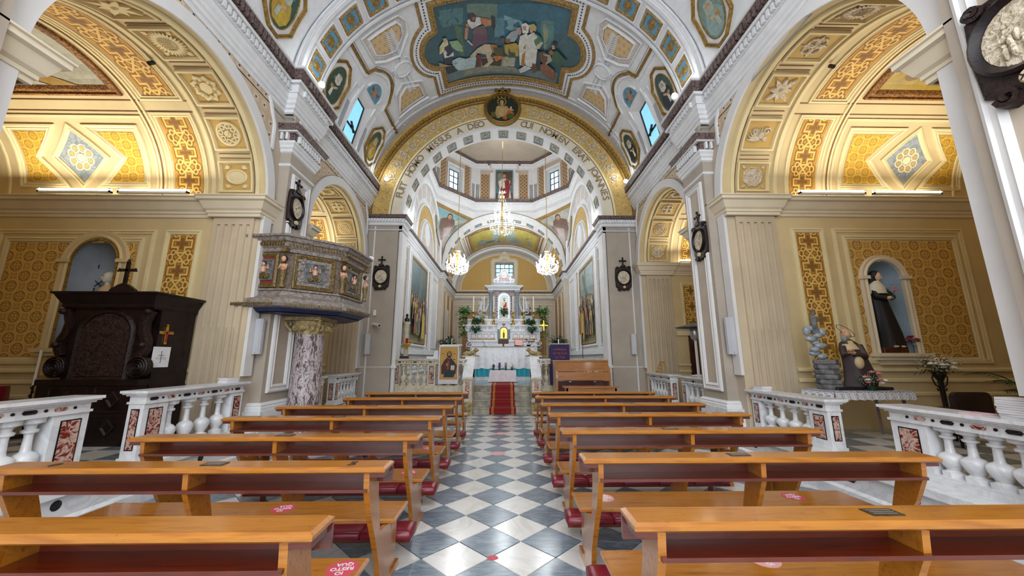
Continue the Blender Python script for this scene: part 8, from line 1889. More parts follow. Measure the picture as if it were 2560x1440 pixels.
for x, y, lab in ((-2.75, 18.0, 'tall dark leafy floor plant left of the altar'), (2.7, 18.0, 'tall dark leafy floor plant right of the altar behind the ambo')):
 t = thing('floor_plant', lab, 'plant', (XA + x, y, FZ2)); m = MB(); m.lathe([(.15, 0), (.2, .35)], (XA + x, y, FZ2), 14); m.build('pot', 'terracotta_light', t); m = MB(); [m.tube([(XA + x, y, FZ2 + .3), (XA + x + random.uniform(-.2, .2), y + random.uniform(-.2, .2), FZ2 + 1.4 + random.random() * .6)], .012, 4) for _ in range(7)]; m.build('stems', 'leaf_dark', t); bush(t, (XA + x, y, 2.2), .42, 110, 'leaf_dark', .26, .055); bush(t, (XA + x, y, 1.6), .35, 60, 'leaf_dark', .24, .05, 'lower_foliage')
# door panel on the sanctuary left wall + brown door right of retable
m = MB(); m.box((XA - 3.34, 20.9, 2.0), (XA - 3.30, 21.5, 4.35)); tag(m.build('wall_curtain', 'marble_white', None), 'narrow white curtained opening in the left sanctuary wall', 'curtain')
m = MB(); m.box((XA + 1.15, 23.9, .8), (XA + 1.75, 23.99, 4.9)); tag(m.build('brown_door', 'door_wood', None), 'tall brown door leaf behind the right marble angel', 'door')
# ================================================================ CHANDELIERS AND LAMPS
def chandelier(lab, c, r, h, tiers, chain):
 t = thing('chandelier', lab, 'chandelier', c, 'crystal chandeliers'); x, y, z = c
 m = MB(); m.tube([(x, y, z + h), (x, y, chain)], .012, 6); m.build('chain', 'brass', t)
 m = MB(); m.lathe([(.02, 0), (.05, h * .1), (.03, h * .25), (.06, h * .4), (.03, h * .6), (.04, h * .8), (.02, h)], (x, y, z), 8); m.lathe([(r * .2, 0), (r * .22, .02), (r * .1, .05)], (x, y, z + h * .92), 12); m.build('stem', 'brass', t, True)
 arms = []
 for ti, (zz, rr, n) in enumerate(tiers):
  for k in range(n):
   a = 2 * PI * k / n + ti * .4; ca, sa = math.cos(a), math.sin(a); m = MB()
   m.tube([(x, y, z + zz), (x + ca * rr * .4, y + sa * rr * .4, z + zz - .10), (x + ca * rr * .85, y + sa * rr * .85, z + zz - .06), (x + ca * rr, y + sa * rr, z + zz + .05)], .010, 5); ar = m.build('arm', 'crystal', t)
   m = MB(); m.lathe([(.05, 0), (.06, .015), (.015, .02)], (x + ca * rr, y + sa * rr, z + zz + .05), 8); m.tube([(x + ca * rr, y + sa * rr, z + zz + .07), (x + ca * rr, y + sa * rr, z + zz + .17)], .012, 6); m.build('candle_sleeve', 'candle_wax', ar)
   m = MB(); m.ell((x + ca * rr, y + sa * rr, z + zz + .20), (.020, .020, .034), 8, 6); m.build('bulb', 'lamp_glow', ar)
 m = MB();
 def drop(p, s): m.ell(p, (s * .6, s * .6, s), 5, 3)
 for ti, (zz, rr, n) in enumerate(tiers):
  for k in range(n * 2):
   a = PI * k / n + ti * .4;
   for q in range(4): drop((x + math.cos(a) * rr * (1 - .03 * q), y + math.sin(a) * rr * (1 - .03 * q), z + zz - .0 - q * .05), .022)
  for k in range(n):      # swags
   a0, a1 = 2 * PI * k / n + ti * .4, 2 * PI * (k + 1) / n + ti * .4
   for q in range(9): f = q / 8; a = a0 + (a1 - a0) * f; drop((x + math.cos(a) * rr * .95, y + math.sin(a) * rr * .95, z + zz - .02 - .12 * math.sin(PI * f)), .014)
  for k in range(n):
   a = 2 * PI * k / n + ti * .4
   for q in range(14): f = q / 13; rr2 = rr * .9 * (1 - f) ** .8 + r * .16 * f; z1 = zz + (h * .9 - zz) * f ** 1.1; drop((x + math.cos(a) * rr2, y + math.sin(a) * rr2, z + z1), .015)
 for q in range(60): a = random.random() * 2 * PI; rr2 = r * .75 * math.sqrt(random.random()); drop((x + rr2 * math.cos(a), y + rr2 * math.sin(a), z - .02 - .10 * (1 - rr2 / r) + random.uniform(-.03, .03)), .028)
 for q in range(8): leafblade(m, (x, y, z + h * .95), (x + r * .35 * math.cos(q * PI / 4), y + r * .35 * math.sin(q * PI / 4), z + h * 1.05), .03, .5)
 m.build('crystals', 'crystal', t, kind='stuff')
 return t
chandelier('large multi-tier crystal chandelier hanging in the middle under the dome', (-.17, 14.9, 6.95), .55, 1.75, ((.25, .55, 10), (.75, .36, 8)), 14.6)
chandelier('round crystal chandelier hanging left of the altar', (-1.86, 13.5, 4.85), .42, .75, ((.15, .42, 10), (.42, .28, 8)), 14.4)
chandelier('round crystal chandelier hanging right of the altar', (1.60, 13.5, 4.85), .42, .75, ((.15, .42, 10), (.42, .28, 8)), 14.4)
def flood(lab, c, d):
 t = thing('floodlight', lab, 'lamp', c, 'small floodlights on the cornices'); c = Vector(c); d = Vector(d).normalized(); m = MB(); m.tube([tuple(c - d * .02), tuple(c - d * .10)], .07, 10); m.tube([tuple(c - d * .08), tuple(c - d * .08 - Vector((0, 0, .09)))], .012, 5); m.build('housing', 'white_plastic', t); m = MB(); m.ell(tuple(c), (.06, .06, .06), 12, 8); m.build('lens', 'lamp_glow', t, True)
flood('floodlight on the left cornice below the veiled saint oval', (XA - 3.78, 6.73, 7.24), (.6, -.7, 0)); flood('floodlight on the right cornice below the praying saint oval', (XA + 3.78, 6.93, 7.24), (-.6, -.7, 0))
flood('floodlight at the left foot of the great arch', (XA - 3.72, 10.75, 7.2), (.6, -.7, 0)); flood('floodlight at the right foot of the great arch', (XA + 3.95, 10.75, 7.2), (-.6, -.7, 0))
flood('floodlight on the inner left chancel cornice', (-3.26, 11.85, 6.12), (.6, -.7, 0)); flood('floodlight on the inner right chancel cornice', (3.06, 11.85, 6.18), (-.6, -.7, 0)); flood('floodlight hanging at the centre of the sanctuary arch', (-.22, 18.6, 8.28), (0, -1, 0))
for s, lab in ((-1, 'small black spotlight on the left chapel vault rib'), (1, 'small black spotlight on the right chapel vault rib')):
 yc, r, zs = BAY[s][0]; T = SCH(s, yc, r - .003, zs); p = T(5.22 + (.1 if s > 0 else 0), PI * r * .44, .04); t = thing('small_spotlight', lab, 'lamp', p, 'small black spotlights'); m = MB(); m.tube([p, (p[0], p[1] - .06, p[2] - .07)], .03, 8); m.build('body', 'black_paint', t)
# ================================================================ PAINTINGS
def pgroup(name, lab, loc, cat='painting', grp=None): return thing(name, lab, cat, loc, grp)
class Brush:
 """paint layer: polygons laid on a surface in the painting's own frame"""
 def __init__(s, S, o, ux, uy, h0=.02): s.S, s.o, s.ux, s.uy, s.h = S, o, ux, uy, h0; s.m = MB()
 def uv(s, x, y): return (s.o[0] + s.ux[0] * x + s.uy[0] * y, s.o[1] + s.ux[1] * x + s.uy[1] * y)
 def poly(s, pts, col, step=.3):
  s.h += .0011; patch(s.m, s.S, [s.uv(*p) for p in pts], s.h, step, col=lin(col)); return s
 def fig(s, x, y, k, robe, skin='#c9a080', hair='#3a2a20', halo=None, second=None, lean=0, arm=1):
  """half or full robed figure, k = height"""
  if halo: s.poly(circ(x + lean * k, y + k * .86, k * .15, n=16), halo)
  s.poly([(x - .2 * k, y), (x + .22 * k, y), (x + .16 * k + lean * k * .5, y + .45 * k), (x + .19 * k + lean * k, y + .66 * k), (x + .06 * k + lean * k, y + .75 * k), (x - .07 * k + lean * k, y + .75 * k), (x - .18 * k + lean * k, y + .64 * k), (x - .15 * k, y + .4 * k)], robe)
  if second: s.poly([(x - .12 * k, y), (x + .1 * k, y + .02 * k), (x + .14 * k + lean * k, y + .4 * k), (x + .02 * k + lean * k, y + .7 * k), (x - .12 * k, y + .35 * k)], second)
  s.poly(circ(x + lean * k, y + .88 * k, .085 * k, .10 * k, 12), hair); s.poly(circ(x + lean * k, y + .85 * k, .062 * k, .08 * k, 12), skin)
  s.poly([(x + arm * .05 * k, y + .5 * k), (x + arm * .2 * k, y + .42 * k), (x + arm * .22 * k, y + .47 * k), (x + arm * .08 * k, y + .56 * k)], skin)
  return s
CPAINT = [('#2f5a63',[(-2.14,8.51),(-1.92,8.24),(-1.74,7.67),(-1.44,7.68),(-0.74,7.81),(-0.14,7.85),(-0.17,8.96),(-1.24,9.01),(-1.78,8.75)]),
('#4f7c80',[(-1.68,7.81),(-0.99,7.88),(-1.05,8.34),(-1.58,8.31)]),
('#6d8577',[(-0.88,7.79),(-0.14,7.85),(-0.15,8.37),(-0.60,8.41),(-0.90,7.99)]),
('#35697a',[(-0.14,7.85),(1.02,7.73),(1.62,7.71),(1.65,8.39),(0.73,8.75),(-0.16,8.87)]),
('#7fa8b0',[(0.03,8.16),(0.52,8.33),(0.49,8.55),(0.30,8.66),(0.03,8.54)]),
('#5c8b97',[(-0.22,8.24),(0.03,8.24),(0.03,8.77),(-0.24,8.86)]),
('#55807c',[(0.98,8.25),(1.06,8.17),(1.33,8.14),(1.38,8.73),(1.17,9.19),(1.02,8.69)]),
('#8d9479',[(1.04,8.32),(1.18,8.20),(1.24,8.87),(1.16,9.09)]),
('#56724f',[(-1.27,8.27),(-1.09,8.42),(-1.10,9.40),(-1.24,9.32)]),
('#73878a',[(-1.72,10.23),(-1.77,10.29),(-1.74,9.87),(-0.91,9.86),(0.59,9.98),(1.64,9.79),(1.66,10.26),(0.60,10.20),(-0.17,10.18),(-0.94,10.19)]),
('#8f9080',[(-1.22,9.87),(-0.48,9.84),(0.37,9.92),(0.51,10.14),(-0.49,10.08),(-1.25,10.16)]),
('#9a9c8c',[(-0.65,9.51),(0.36,9.53),(0.33,9.89),(-0.68,9.87)]),
('#b9b49c',[(-0.30,9.47),(0.07,9.50),(0.01,9.66),(-0.01,9.90),(0.33,9.88),(0.34,9.53)]),
('#4a3a2a',[(-0.65,9.54),(-0.03,9.58),(-0.08,9.88),(-0.63,9.82)]),
('#6b4a5a',[(-0.81,8.69),(-0.42,8.58),(-0.42,8.95),(-0.47,9.09),(-0.62,9.03),(-0.86,9.19),(-0.89,9.09)]),
('#7a5a5c',[(-0.82,8.60),(-0.74,8.48),(-0.49,8.44),(-0.41,8.65),(-0.45,8.74),(-0.78,8.74)]),
('#d6d2cc',[(-0.92,8.23),(-0.77,8.15),(-0.59,8.19),(-0.56,8.39),(-0.82,8.51),(-0.92,8.36)]),
('#c98a4c',[(-0.97,8.31),(-0.88,8.37),(-0.91,8.45),(-0.98,8.42)]),
('#b98a68',[(-1.00,8.44),(-0.91,8.45),(-0.98,8.83),(-1.06,8.79)]),
('#c8804e',[(-0.59,8.19),(-0.37,8.25),(-0.36,8.43),(-0.46,8.49),(-0.54,8.37)]),
('#b58e60',[(-0.39,8.30),(-0.30,8.24),(-0.28,8.43),(-0.38,8.47)]),
('#4a2f30',[(-0.87,8.08),(-0.76,8.04),(-0.68,8.14),(-0.72,8.31),(-0.82,8.29),(-0.88,8.18)]),
('#8a6450',[(-0.80,8.16),(-0.71,8.15),(-0.72,8.24),(-0.79,8.27)]),
('#3a3038',[(-0.31,8.15),(-0.20,8.22),(-0.20,8.48),(-0.25,8.65),(-0.30,8.45)]),
('#c9d4d8',[(-0.96,8.83),(-0.84,9.02),(-0.87,9.04),(-0.99,8.87)]),
('#c9b89a',[(-0.95,9.38),(-0.73,9.16),(-0.52,9.04),(-0.35,9.05),(-0.29,9.28),(-0.36,9.46),(-0.28,9.66),(-0.48,9.89),(-0.63,9.86),(-0.45,9.70),(-0.50,9.40),(-0.74,9.32),(-0.89,9.58),(-0.99,9.51)]),
('#b07a3a',[(-0.37,9.05),(-0.19,9.08),(-0.09,9.31),(-0.28,9.36),(-0.33,9.26)]),
('#c97c3e',[(-0.30,9.45),(0.07,9.50),(-0.22,9.69)]),
('#7c2d22',[(-0.75,9.37),(-0.64,9.41),(-0.67,9.84),(-0.76,9.84)]),
('#5b5038',[(-0.29,9.16),(-0.03,9.16),(0.03,9.47),(-0.22,9.47)]),
('#b9cccb',[(-1.51,9.42),(-1.29,9.36),(-1.09,9.46),(-0.83,9.41),(-0.78,9.49),(-0.85,9.84),(-1.26,9.86),(-1.37,9.83),(-1.49,9.62)]),
('#8fb0b2',[(-1.50,9.50),(-1.17,9.41),(-1.25,9.55),(-1.45,9.60)]),
('#8fae86',[(-1.49,8.75),(-1.25,8.77),(-1.14,8.99),(-1.14,9.19),(-1.30,9.12),(-1.44,8.96)]),
('#d9cf9c',[(-1.78,8.84),(-1.65,8.70),(-1.54,8.66),(-1.51,8.84),(-1.66,9.03),(-1.82,9.08)]),
('#33364a',[(-1.64,8.89),(-1.51,8.84),(-1.42,8.96),(-1.47,9.15),(-1.46,9.36),(-1.52,9.52),(-1.74,9.47),(-1.71,9.22)]),
('#d8d8cf',[(-1.71,9.07),(-1.63,8.99),(-1.56,9.22),(-1.42,9.11),(-1.42,9.26),(-1.70,9.25)]),
('#c2a98a',[(-1.65,8.60),(-1.55,8.61),(-1.51,8.72),(-1.62,8.76)]),
('#a99a78',[(-1.89,9.33),(-1.74,9.47),(-1.53,9.58),(-1.54,9.63),(-1.90,9.49)]),
('#2f3438',[(-1.66,9.56),(-1.45,9.63),(-1.46,9.85),(-1.67,9.87),(-1.71,9.71)]),
('#a8b0b4',[(0.07,8.82),(0.22,8.62),(0.37,8.57),(0.40,8.75),(0.31,8.95),(0.15,8.96)]),
('#b99a88',[(0.35,8.50),(0.45,8.47),(0.50,8.60),(0.46,8.72),(0.36,8.66)]),
('#5d5a58',[(-0.08,8.84),(0.03,8.82),(0.03,9.01),(-0.07,9.04)]),
('#8a6c50',[(0.05,8.87),(0.19,8.84),(0.21,8.98),(0.09,9.01)]),
('#c0a040',[(0.03,9.06),(0.35,8.97),(0.43,9.06),(0.44,9.44),(0.15,9.46),(0.05,9.31)]),
('#3f5a48',[(0.15,9.15),(0.31,9.14),(0.36,9.45),(0.15,9.52)]),
('#e0ddd0',[(0.46,8.74),(0.64,8.60),(0.72,8.89),(0.62,9.80),(0.49,9.76),(0.43,9.03)]),
('#b57a34',[(0.57,9.06),(0.64,8.91),(0.62,9.80),(0.52,9.76)]),
('#e4e2d8',[(0.48,8.36),(0.59,8.30),(0.69,8.37),(0.68,8.60),(0.53,8.64)]),
('#c69b7c',[(0.52,8.42),(0.61,8.40),(0.62,8.53),(0.54,8.53)]),
('#dedccf',[(0.65,8.69),(0.83,8.55),(1.00,8.65),(0.89,8.86),(0.98,9.16),(0.96,9.67),(0.80,9.79),(0.65,9.79),(0.63,9.10)]),
('#4d7a5a',[(0.85,8.56),(1.01,8.64),(1.11,8.83),(0.95,9.04),(0.86,8.87)]),
('#cdbfa0',[(0.97,8.84),(1.11,8.81),(1.03,9.05),(0.91,9.10)]),
('#c8b060',[(0.68,8.35),(0.81,8.29),(0.89,8.38),(0.87,8.52),(0.71,8.46)]),
('#cda284',[(0.70,8.42),(0.80,8.43),(0.81,8.57),(0.73,8.59)]),
('#2c3c40',[(0.96,9.17),(1.06,9.17),(1.13,9.85),(0.98,9.89)]),
('#8a5c40',[(1.10,9.61),(1.25,9.51),(1.39,9.60),(1.56,9.71),(1.61,10.10),(1.40,10.06),(1.13,9.85)]),
('#6e4a3e',[(1.04,9.17),(1.16,9.11),(1.36,9.18),(1.40,9.38),(1.21,9.60),(1.07,9.43)]),
('#b4a890',[(1.15,9.19),(1.36,9.18),(1.44,9.36),(1.27,9.56)]),
('#3a6048',[(1.36,9.03),(1.54,8.97),(1.76,9.14),(1.88,9.21),(1.64,9.51),(1.44,9.36)]),
('#b06a3c',[(1.29,9.10),(1.37,8.97),(1.45,9.10),(1.36,9.18)]),
('#c49a7c',[(1.35,8.81),(1.45,8.78),(1.47,8.92),(1.39,8.97)]),
('#33241c',[(1.32,8.80),(1.47,8.74),(1.52,8.88),(1.47,8.89),(1.43,8.81),(1.36,8.83)]),
('#d5d8dc',[(0.46,9.94),(0.66,9.73),(0.86,9.81),(0.68,9.96),(0.53,10.07)]),
('#6a4a34',[(0.87,9.61),(1.00,9.66),(1.04,9.88),(0.94,9.99),(0.86,9.81)])]
ct = pgroup('ceiling_painting', 'large ceiling painting of an executioner over a fallen man, in gold lobed frame', (XA, 8.95, 10.6))
HALF = [(1.73, 7.66), (1.73, 8.40)] + [(1.74 + .5 * math.sin(t), 8.96 - .56 * math.cos(t)) for t in [R(25 + 130 * i / 12) for i in range(13)]] + [(1.73, 9.54), (1.73, 10.26)]
OUT = HALF + [(-a, b) for a, b in reversed(HALF)]
def grow(p, d):
 p = ccw(p); n = len(p); o = []
 for i in range(n):
  a, b, c = p[i - 1], p[i], p[(i + 1) % n]; n1 = (b[1] - a[1], a[0] - b[0]); n2 = (c[1] - b[1], b[0] - c[0]); l1 = math.hypot(*n1) or 1; l2 = math.hypot(*n2) or 1; n1 = (n1[0] / l1, n1[1] / l1); n2 = (n2[0] / l2, n2[1] / l2); k = max(.5, 1 + n1[0] * n2[0] + n1[1] * n2[1]); o.append((b[0] + d * (n1[0] + n2[0]) / k, b[1] + d * (n1[1] + n2[1]) / k))
 return o
m = MB(); frame(m, SV, grow(OUT, .15), [(0, 0), (0, .05), (.02, .08), (.06, .09), (.10, .06), (.14, .07), (.15, .02)], .25); m.build('gold_frame', 'carved_gold', ct)
m = MB(); frame(m, SV, grow(OUT, .34), [(0, 0), (0, .03), (.01, .045), (.17, .045), (.19, .03)], .25); wf = m.build('white_beaded_border', 'stucco_white', ct)
m = MB()
pts = subdiv(grow(OUT, .25), .085, True)
for a, b in pts: relief(m, SV, circ(a, b, .024, n=6), .045, .052)
m.build('border_holes', 'robe_brown', wf, kind='stuff')
m = MB(); frame(m, SV, grow(OUT, .42), [(0, 0), (0, .04), (.03, .06), (.07, .04), (.08, .0)], .25); m.build('outer_gilt_moulding', 'carved_gold', ct)
b = Brush(SV, (0, 0), (1, 0), (0, 1), .012); b.poly(OUT, '#3a6068')
for col, pl_ in CPAINT: b.poly(pl_, col)
b.m.build('painted_scene', 'paint', ct)
# cherub head and medallion over the arch
t = thing('painted_medallion', 'round gilt medallion of a haloed youth in orange cloth over the great arch', 'painting', (XA, 10.9, 9.95)); SM = lambda u, v, h: (XA + u - .03, 10.97 - h, v)
m = MB(); frame(m, SM, circ(0, 9.90, .63, .63, 40), [(0, 0), (0, .10), (.03, .14), (.06, .12), (.09, .13), (.12, .05)]); m.build('gilt_frame', 'gold', t, True)
b = Brush(SM, (0, 9.90), (1.3, 0), (0, 1.27), .05); b.poly(circ(0, 0, .41, .42, 30), '#232a17')
b.poly(circ(-.02, .21, .12, n=20), '#b89a3c').poly(circ(-.02, .21, .10, n=20), '#3a3a1e').poly([(-.30, -.25), (.28, -.28), (.3, -.12), (-.3, -.1)], '#6a5a2a').poly([(-.14, .08), (.12, .08), (.16, -.02), (.08, -.24), (-.1, -.24), (-.15, 0)], '#c2a06a').poly([(-.16, .06), (-.1, .04), (-.12, -.16), (-.06, -.27), (-.14, -.29), (-.19, -.12)], '#b8945c').poly([(.1, .06), (.16, .02), (.28, -.02), (.3, -.06), (.12, -.08)], '#b8945c')
b.poly([(.0, -.3), (.16, -.05), (.24, -.06), (.3, -.16), (.14, -.2), (.1, -.34)], '#c4602a').poly(circ(.2, -.22, .1, .08, 14), '#4a5a2a').poly(circ(-.02, .22, .07, .08, 14), '#3c1f12').poly(circ(-.02, .19, .05, .065, 14), '#caa272').poly([(-.04, .08), (0.02, .08), (.01, .14), (-.04, .14)], '#caa272').poly(rect(.2, -.02, .24, .06), '#cfd0c4')
b.m.build('canvas', 'paint', t)
t = thing('cherub_head', 'gilt winged cherub head above the round medallion', 'sculpture', (XA, 10.85, 10.5)); m = MB(); m.ell((XA - .03, 10.80, 10.53), (.075, .075, .085), 12, 8); m.ell((XA - .03, 10.74, 10.49), (.012, .02, .018), 6, 4); m.build('head', 'gold_dull', t, True)
for sx in (-1, 1):
 m = MB(); [leaf(m, lambda u, v, h: (XA - .03 + u, 10.86 - h, v), sx * .06, 10.5, (0 if sx > 0 else PI) + sx * (.5 - k * .35), .24 - k * .02, .05, .05) for k in range(4)]; m.build('wing', 'gold_dull', t)
# oval saints on the vault
OV = [(-1, 7.78, 'white-veiled saint in dark green robe with roses', '#2e5140', '#24463a', '#d8d4c8'), (1, 7.86, 'white-robed praying nun with dark veil', '#3a5650', '#26333a', '#d9d8d2'), (-1, 10.36, 'haloed woman in ochre robe', '#46604e', '#b09038', '#c8b48a'), (1, 10.36, 'nun in black and white habit', '#39544c', '#1c2024', '#d8d5c9'),
 (-1, 5.72, 'kneeling bishop in yellow cope holding a book', '#3a5a50', '#c4a440', '#b8c0b4'), (1, 5.78, 'saint in pale blue robe', '#7c948c', '#93aaa4', '#b0b8a8')]
for s, yc, dsc, bg, robe, sec in OV:
 lab = 'oval painting of a %s, %s of nave vault' % (dsc, 'left' if s < 0 else 'right'); c = SV(s * 5.1, yc, 0)
 t = thing('oval_saint_painting', lab, 'painting', c, 'oval saint paintings on the nave vault'); u0, u1, hy = 4.40, 5.86, .44
 ocg = [(4.40, yc - .12), (4.40, yc + .12), (4.75, yc + hy), (5.5, yc + hy), (5.86, yc + .14), (5.86, yc - .14), (5.5, yc - hy), (4.75, yc - hy)]
 m = MB(); frame(m, SV, mir(ocg, s), [(0, 0), (0, .04), (.02, .06), (.045, .035), (.06, .05), (.08, .0)], .25); m.build('gilt_frame', 'gold_dull', t)
 m = MB(); patch(m, SV, mir(ocg, s), .012, .3); m.build('cream_field', 'plaster_white', t)
 b = Brush(SV, (s * 5.14, yc), (0, 1), (-s, 0), .016); b.poly(circ(0, 0, .30, .53, 26), bg).poly(circ(.0, .2, .16, .16, 18), '#b9b48a').poly(circ(.0, .2, .145, .145, 18), bg)
 b.poly([(-.22, -.3), (.22, -.3), (.24, -.1), (.16, .1), (.06, .16), (-.06, .16), (-.18, .06), (-.25, -.12)], robe).poly([(-.12, -.46), (.1, -.46), (.2, -.3), (-.22, -.3)], robe)
 b.poly([(-.09, .32), (.09, .32), (.12, .12), (.04, .04), (-.08, .06), (-.12, .16)], sec).poly(circ(0, .21, .06, .08, 12), '#c9a482').poly([(-.02, -.12), (.12, -.02), (.1, .04), (-.04, -.06)], '#c9a482').poly([(-.14, -.34), (-.04, -.36), (-.02, -.1), (-.1, -.08)], sec).poly(rect(-.16, -.14, -.06, -.04), '#b8863c')
 for x in (-.02, .03): b.poly(circ(x, .225, .008, .005, 6), '#2a1c14')
 b.m.build('painted_oval', 'paint', t)
 m = MB(); frame(m, SV, mir(circ(5.14, yc, .55, .31, 26), s), [(0, .012), (0, .03), (.015, .03), (.02, .012)], .25); m.build('oval_line', 'gold_dull', t)
# putti over the windows
for s in (-1, 1):
 t = thing('painted_putto', 'painted putto on blue ground above the %s vault window' % ('left' if s < 0 else 'right'), 'painting', SV(s * 4.0, 9.07, 0), 'painted putti'); b = Brush(SV, (s * 4.18, 9.07), (0, 1), (-s, 0), .012)
 b.poly([(-.31, -.1), (.31, -.1)] + arcpts(0, .08, .31, 0, PI, 14), '#5f9cb4').poly(circ(0, .22, .07, n=10), '#a8785c').poly([(-.1, .16), (.1, .18), (.14, .02), (.02, -.04), (-.12, .02)], '#b08468').poly([(.05, .1), (.22, .2), (.2, .06)], '#7a5c50').poly([(-.05, .1), (-.22, .18), (-.18, .04)], '#6a5048').poly([(.02, 0), (.14, -.08), (.08, -.1)], '#a8785c').poly([(-.1, .04), (-.16, -.06), (-.08, -.08)], '#a8785c')
 b.m.build('painted_figure', 'paint', t)
# pendentive paintings
for s in (-1, 1):
 P3 = PEND[s]; t = thing('pendentive_painting', ('triangular painting of a seated evangelist in brown cloak on clouds, left' if s < 0 else 'triangular painting of an evangelist leaning on a book over clouds, right'), 'painting', P3(.5, .3, 0), 'pendentive paintings')
 def SPd(u, v, h, P3=P3): return P3(min(1, max(0, u)), min(.999, max(0, v)), h)
 tri = [(.04, .10), (.96, .10), (.9, .4), (.75, .7), (.5, .93), (.3, .9), (.04, .5)]
 m = MB(); frame(m, SPd, [(.0, .06), (1, .06), (.97, .4), (.85, .72), (.6, .97), (.25, .97), (.0, .5)], [(0, 0), (0, .05), (.03, .06), (.05, .02)], .12); m.build('gilt_frame', 'carved_gold', t)
 b = Brush(SPd, (0, 0), (1, 0), (0, 1), .02); b.poly(tri, '#8fb8bc' if s < 0 else '#b8b8ac', .1).poly([(.05, .45), (.3, .45), (.6, .6), (.7, .75), (.5, .93), (.3, .9), (.05, .6)], '#a9aeb0', .1).poly([(.1, .75), (.7, .78), (.5, .93), (.3, .9)], '#6a4a38', .1)
 b.o, b.ux, b.uy = (-.15, -.12), (1.32, 0), (0, 1.3)
 b.poly([(.25, .3), (.5, .24), (.7, .34), (.72, .5), (.5, .62), (.25, .56), (.2, .4)], '#7c5a4a', .1).poly([(.35, .42), (.6, .4), (.62, .6), (.45, .74), (.36, .6)], '#b09a8c', .1).poly(circ(.46, .24, .06, .05, 10), '#5a4030', .1).poly(circ(.46, .25, .045, .04, 10), '#c4a080', .1).poly([(.6, .3), (.8, .2), (.85, .26), (.66, .38)], '#c8c4b8', .1).poly([(.45, .62), (.55, .62), (.5, .8), (.44, .78)], '#c4a080', .1).poly(circ(.2, .66, .09, .07, 10), '#c9cdd0', .1).poly(circ(.3, .74, .08, .06, 10), '#bcc2c8', .1)
 b.m.build('painted_evangelist', 'paint', t)
# large canvases on the chancel walls
rnd = random.Random(3)
for s in (-1, 1):
 S = SW(s, XH); t = thing('crowd_painting', 'tall painting of a crowd under a dark teal sky, %s chancel wall' % ('left' if s < 0 else 'right'), 'painting', (XA + s * 3.25, 13.9, 3.6), 'tall chancel wall paintings')
 m = MB(); frame(m, S, rect(12.62, 2.12, 15.16, 5.2), [(0, .02), (0, .06), (.03, .07), (.06, .05), (.08, .04)]); m.build('gilt_frame', 'carved_gold', t)
 b = Brush(S, (13.9, 2.2), (-s if 0 else 1, 0), (0, 1), .03); b.poly(rect(-1.2, 0, 1.2, 2.95), '#4f6a70' if s < 0 else '#8a9a98').poly([(-1.2, 2.0), (1.2, 2.2), (1.2, 2.95), (-1.2, 2.95)], '#5c7880' if s < 0 else '#9fb0ae').poly(rect(-1.2, 0, 1.2, .5), '#8a875e').poly([(-.3, 1.5), (.1, 1.5), (.8, 2.7), (.5, 2.8)], '#6f7c6c').poly([(.1, 1.5), (.3, 1.5), (.3, 2.9), (.15, 2.9)], '#7c8478')
 cols = ['#b98a68', '#c9b04a', '#8a6a5a', '#d8d2bc', '#6a5a58', '#c4a488', '#3c4a52', '#7a8a6a', '#a85a3c', '#d9b85a', '#54606c']
 for row, (y0, k, n) in enumerate(((1.2, .6, 9), (.8, .8, 8), (.25, 1.1, 6))):
  for i in range(n): b.fig(-1.05 + 2.1 * (i + rnd.uniform(.1, .9)) / n, y0 + rnd.uniform(-.08, .1), k * rnd.uniform(.85, 1.1), rnd.choice(cols), '#c8a080', '#4a3828', None, rnd.choice(cols), rnd.uniform(-.06, .06), rnd.choice((-1, 1)))
 b.fig(.35, .12, 1.35, '#c8ac3c', second='#d8c060'); b.m.build('canvas', 'paint', t)
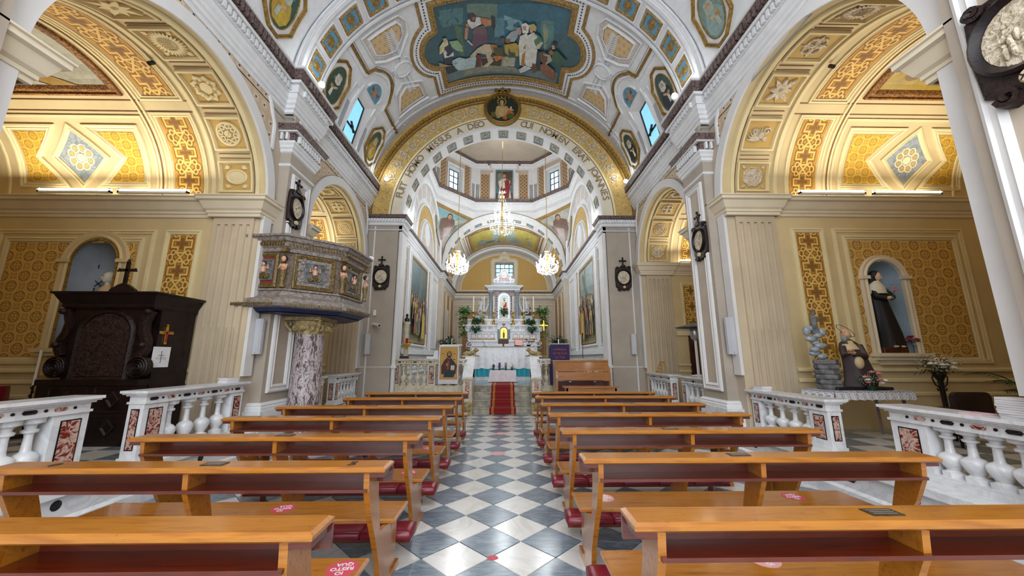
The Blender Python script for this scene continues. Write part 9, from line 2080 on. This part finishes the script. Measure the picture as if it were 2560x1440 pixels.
# sanctuary vault painting
t = thing('vault_painting', 'yellow sky vault painting with reclining grey-blue figures above the altar', 'painting', (XA, 21, 8.8)); TQ = lambda u, v, h: TS(u, v, h)
q = rect(19.55, .92, 22.3, PI - .92); m = MB(); frame(m, TQ, q, [(0, 0), (0, .05), (.03, .06), (.06, .02)], .3); frame(m, TQ, rect(19.3, .86, 22.55, PI - .86), [(0, 0), (0, .05), (.02, .05), (.03, 0)], .3); m.build('gilt_frame', 'carved_gold', t)
b = Brush(TQ, (0, 0), (1, 0), (0, 1), .015); b.poly(rect(19.62, .95, 22.25, PI - .95), '#b8a850').poly([(20.2, 1.3), (22.25, 1.2), (22.25, 1.95), (20.2, 1.9), (19.9, 1.6)], '#a8b4a8').poly([(21.2, 1.05), (22.2, 1.0), (22.2, 1.5), (21.5, 1.5)], '#8c9a98').poly([(21.2, PI - 1.05), (22.2, PI - 1.0), (22.2, PI - 1.5), (21.5, PI - 1.5)], '#8c9a98')
for v0 in (1.15, PI - 1.15):
 sg = 1 if v0 < 1.5 else -1; b.poly([(21.2, v0), (21.5, v0 + sg * .15), (21.9, v0 + sg * .45), (22.1, v0 + sg * .4), (22.05, v0)], '#5a6c74').poly([(21.3, v0 + sg * .05), (21.6, v0 + sg * .2), (21.9, v0 + sg * .1)], '#c4b8a0').poly(circ(21.15, v0 + sg * .03, .08, .03, 8), '#b09070').poly([(21.5, v0 + sg * .2), (21.65, v0 + sg * .5), (21.8, v0 + sg * .45)], '#6a8090')
for _ in range(14): v = random.uniform(1.0, 2.1); b.poly(circ(random.uniform(19.8, 21.0), v, .15, .03, 7), random.choice(['#9c8c48', '#c8bc70', '#8a8458']))
b.m.build('painted_scene', 'paint', t)
# drum painting
t = thing('niche_painting', 'arched painting of a red-robed man before a banner in the drum', 'painting', (XA, 18.3, 11)); b = Brush(SD7, (0, 9.95), (1, 0), (0, .89), .02); b.poly([(-.47, 0), (.47, 0), (.47, 1.95)] + arcpts(0, 1.95, .47, 0, PI, 14)[1:-1] + [(-.47, 1.95)], '#5a7880').poly([(-.47, 0), (.47, 0), (.47, .5), (-.47, .45)], '#4a4a40').poly([(-.4, .9), (.4, .9), (.42, 1.9), (-.42, 1.85)], '#5a4a3a').poly([(-.36, .95), (-.05, .95), (-.05, 1.8), (-.38, 1.75)], '#7c8478')
b.fig(.0, .1, 1.75, '#dcd6ca', '#b88c68', '#2a1a14', None, '#8c1f22').poly([(.0, .1), (.25, .15), (.32, .9), (.26, 1.3), (.08, 1.4), (.1, .8)], '#93201f').poly([(-.1, .75), (.05, .78), (.02, 1.2), (-.12, 1.15)], '#d8d4cc'); b.m.build('painted_figure', 'paint', t)
m = MB(); frame(m, SD7, [(-.5, 9.95), (.5, 9.95), (.5, 11.7)] + arcpts(0, 11.7, .5, 0, PI, 14)[1:-1] + [(-.5, 11.7)], [(0, 0), (0, .05), (.02, .05), (.03, 0)]); m.build('frame', 'plaster_white', t)
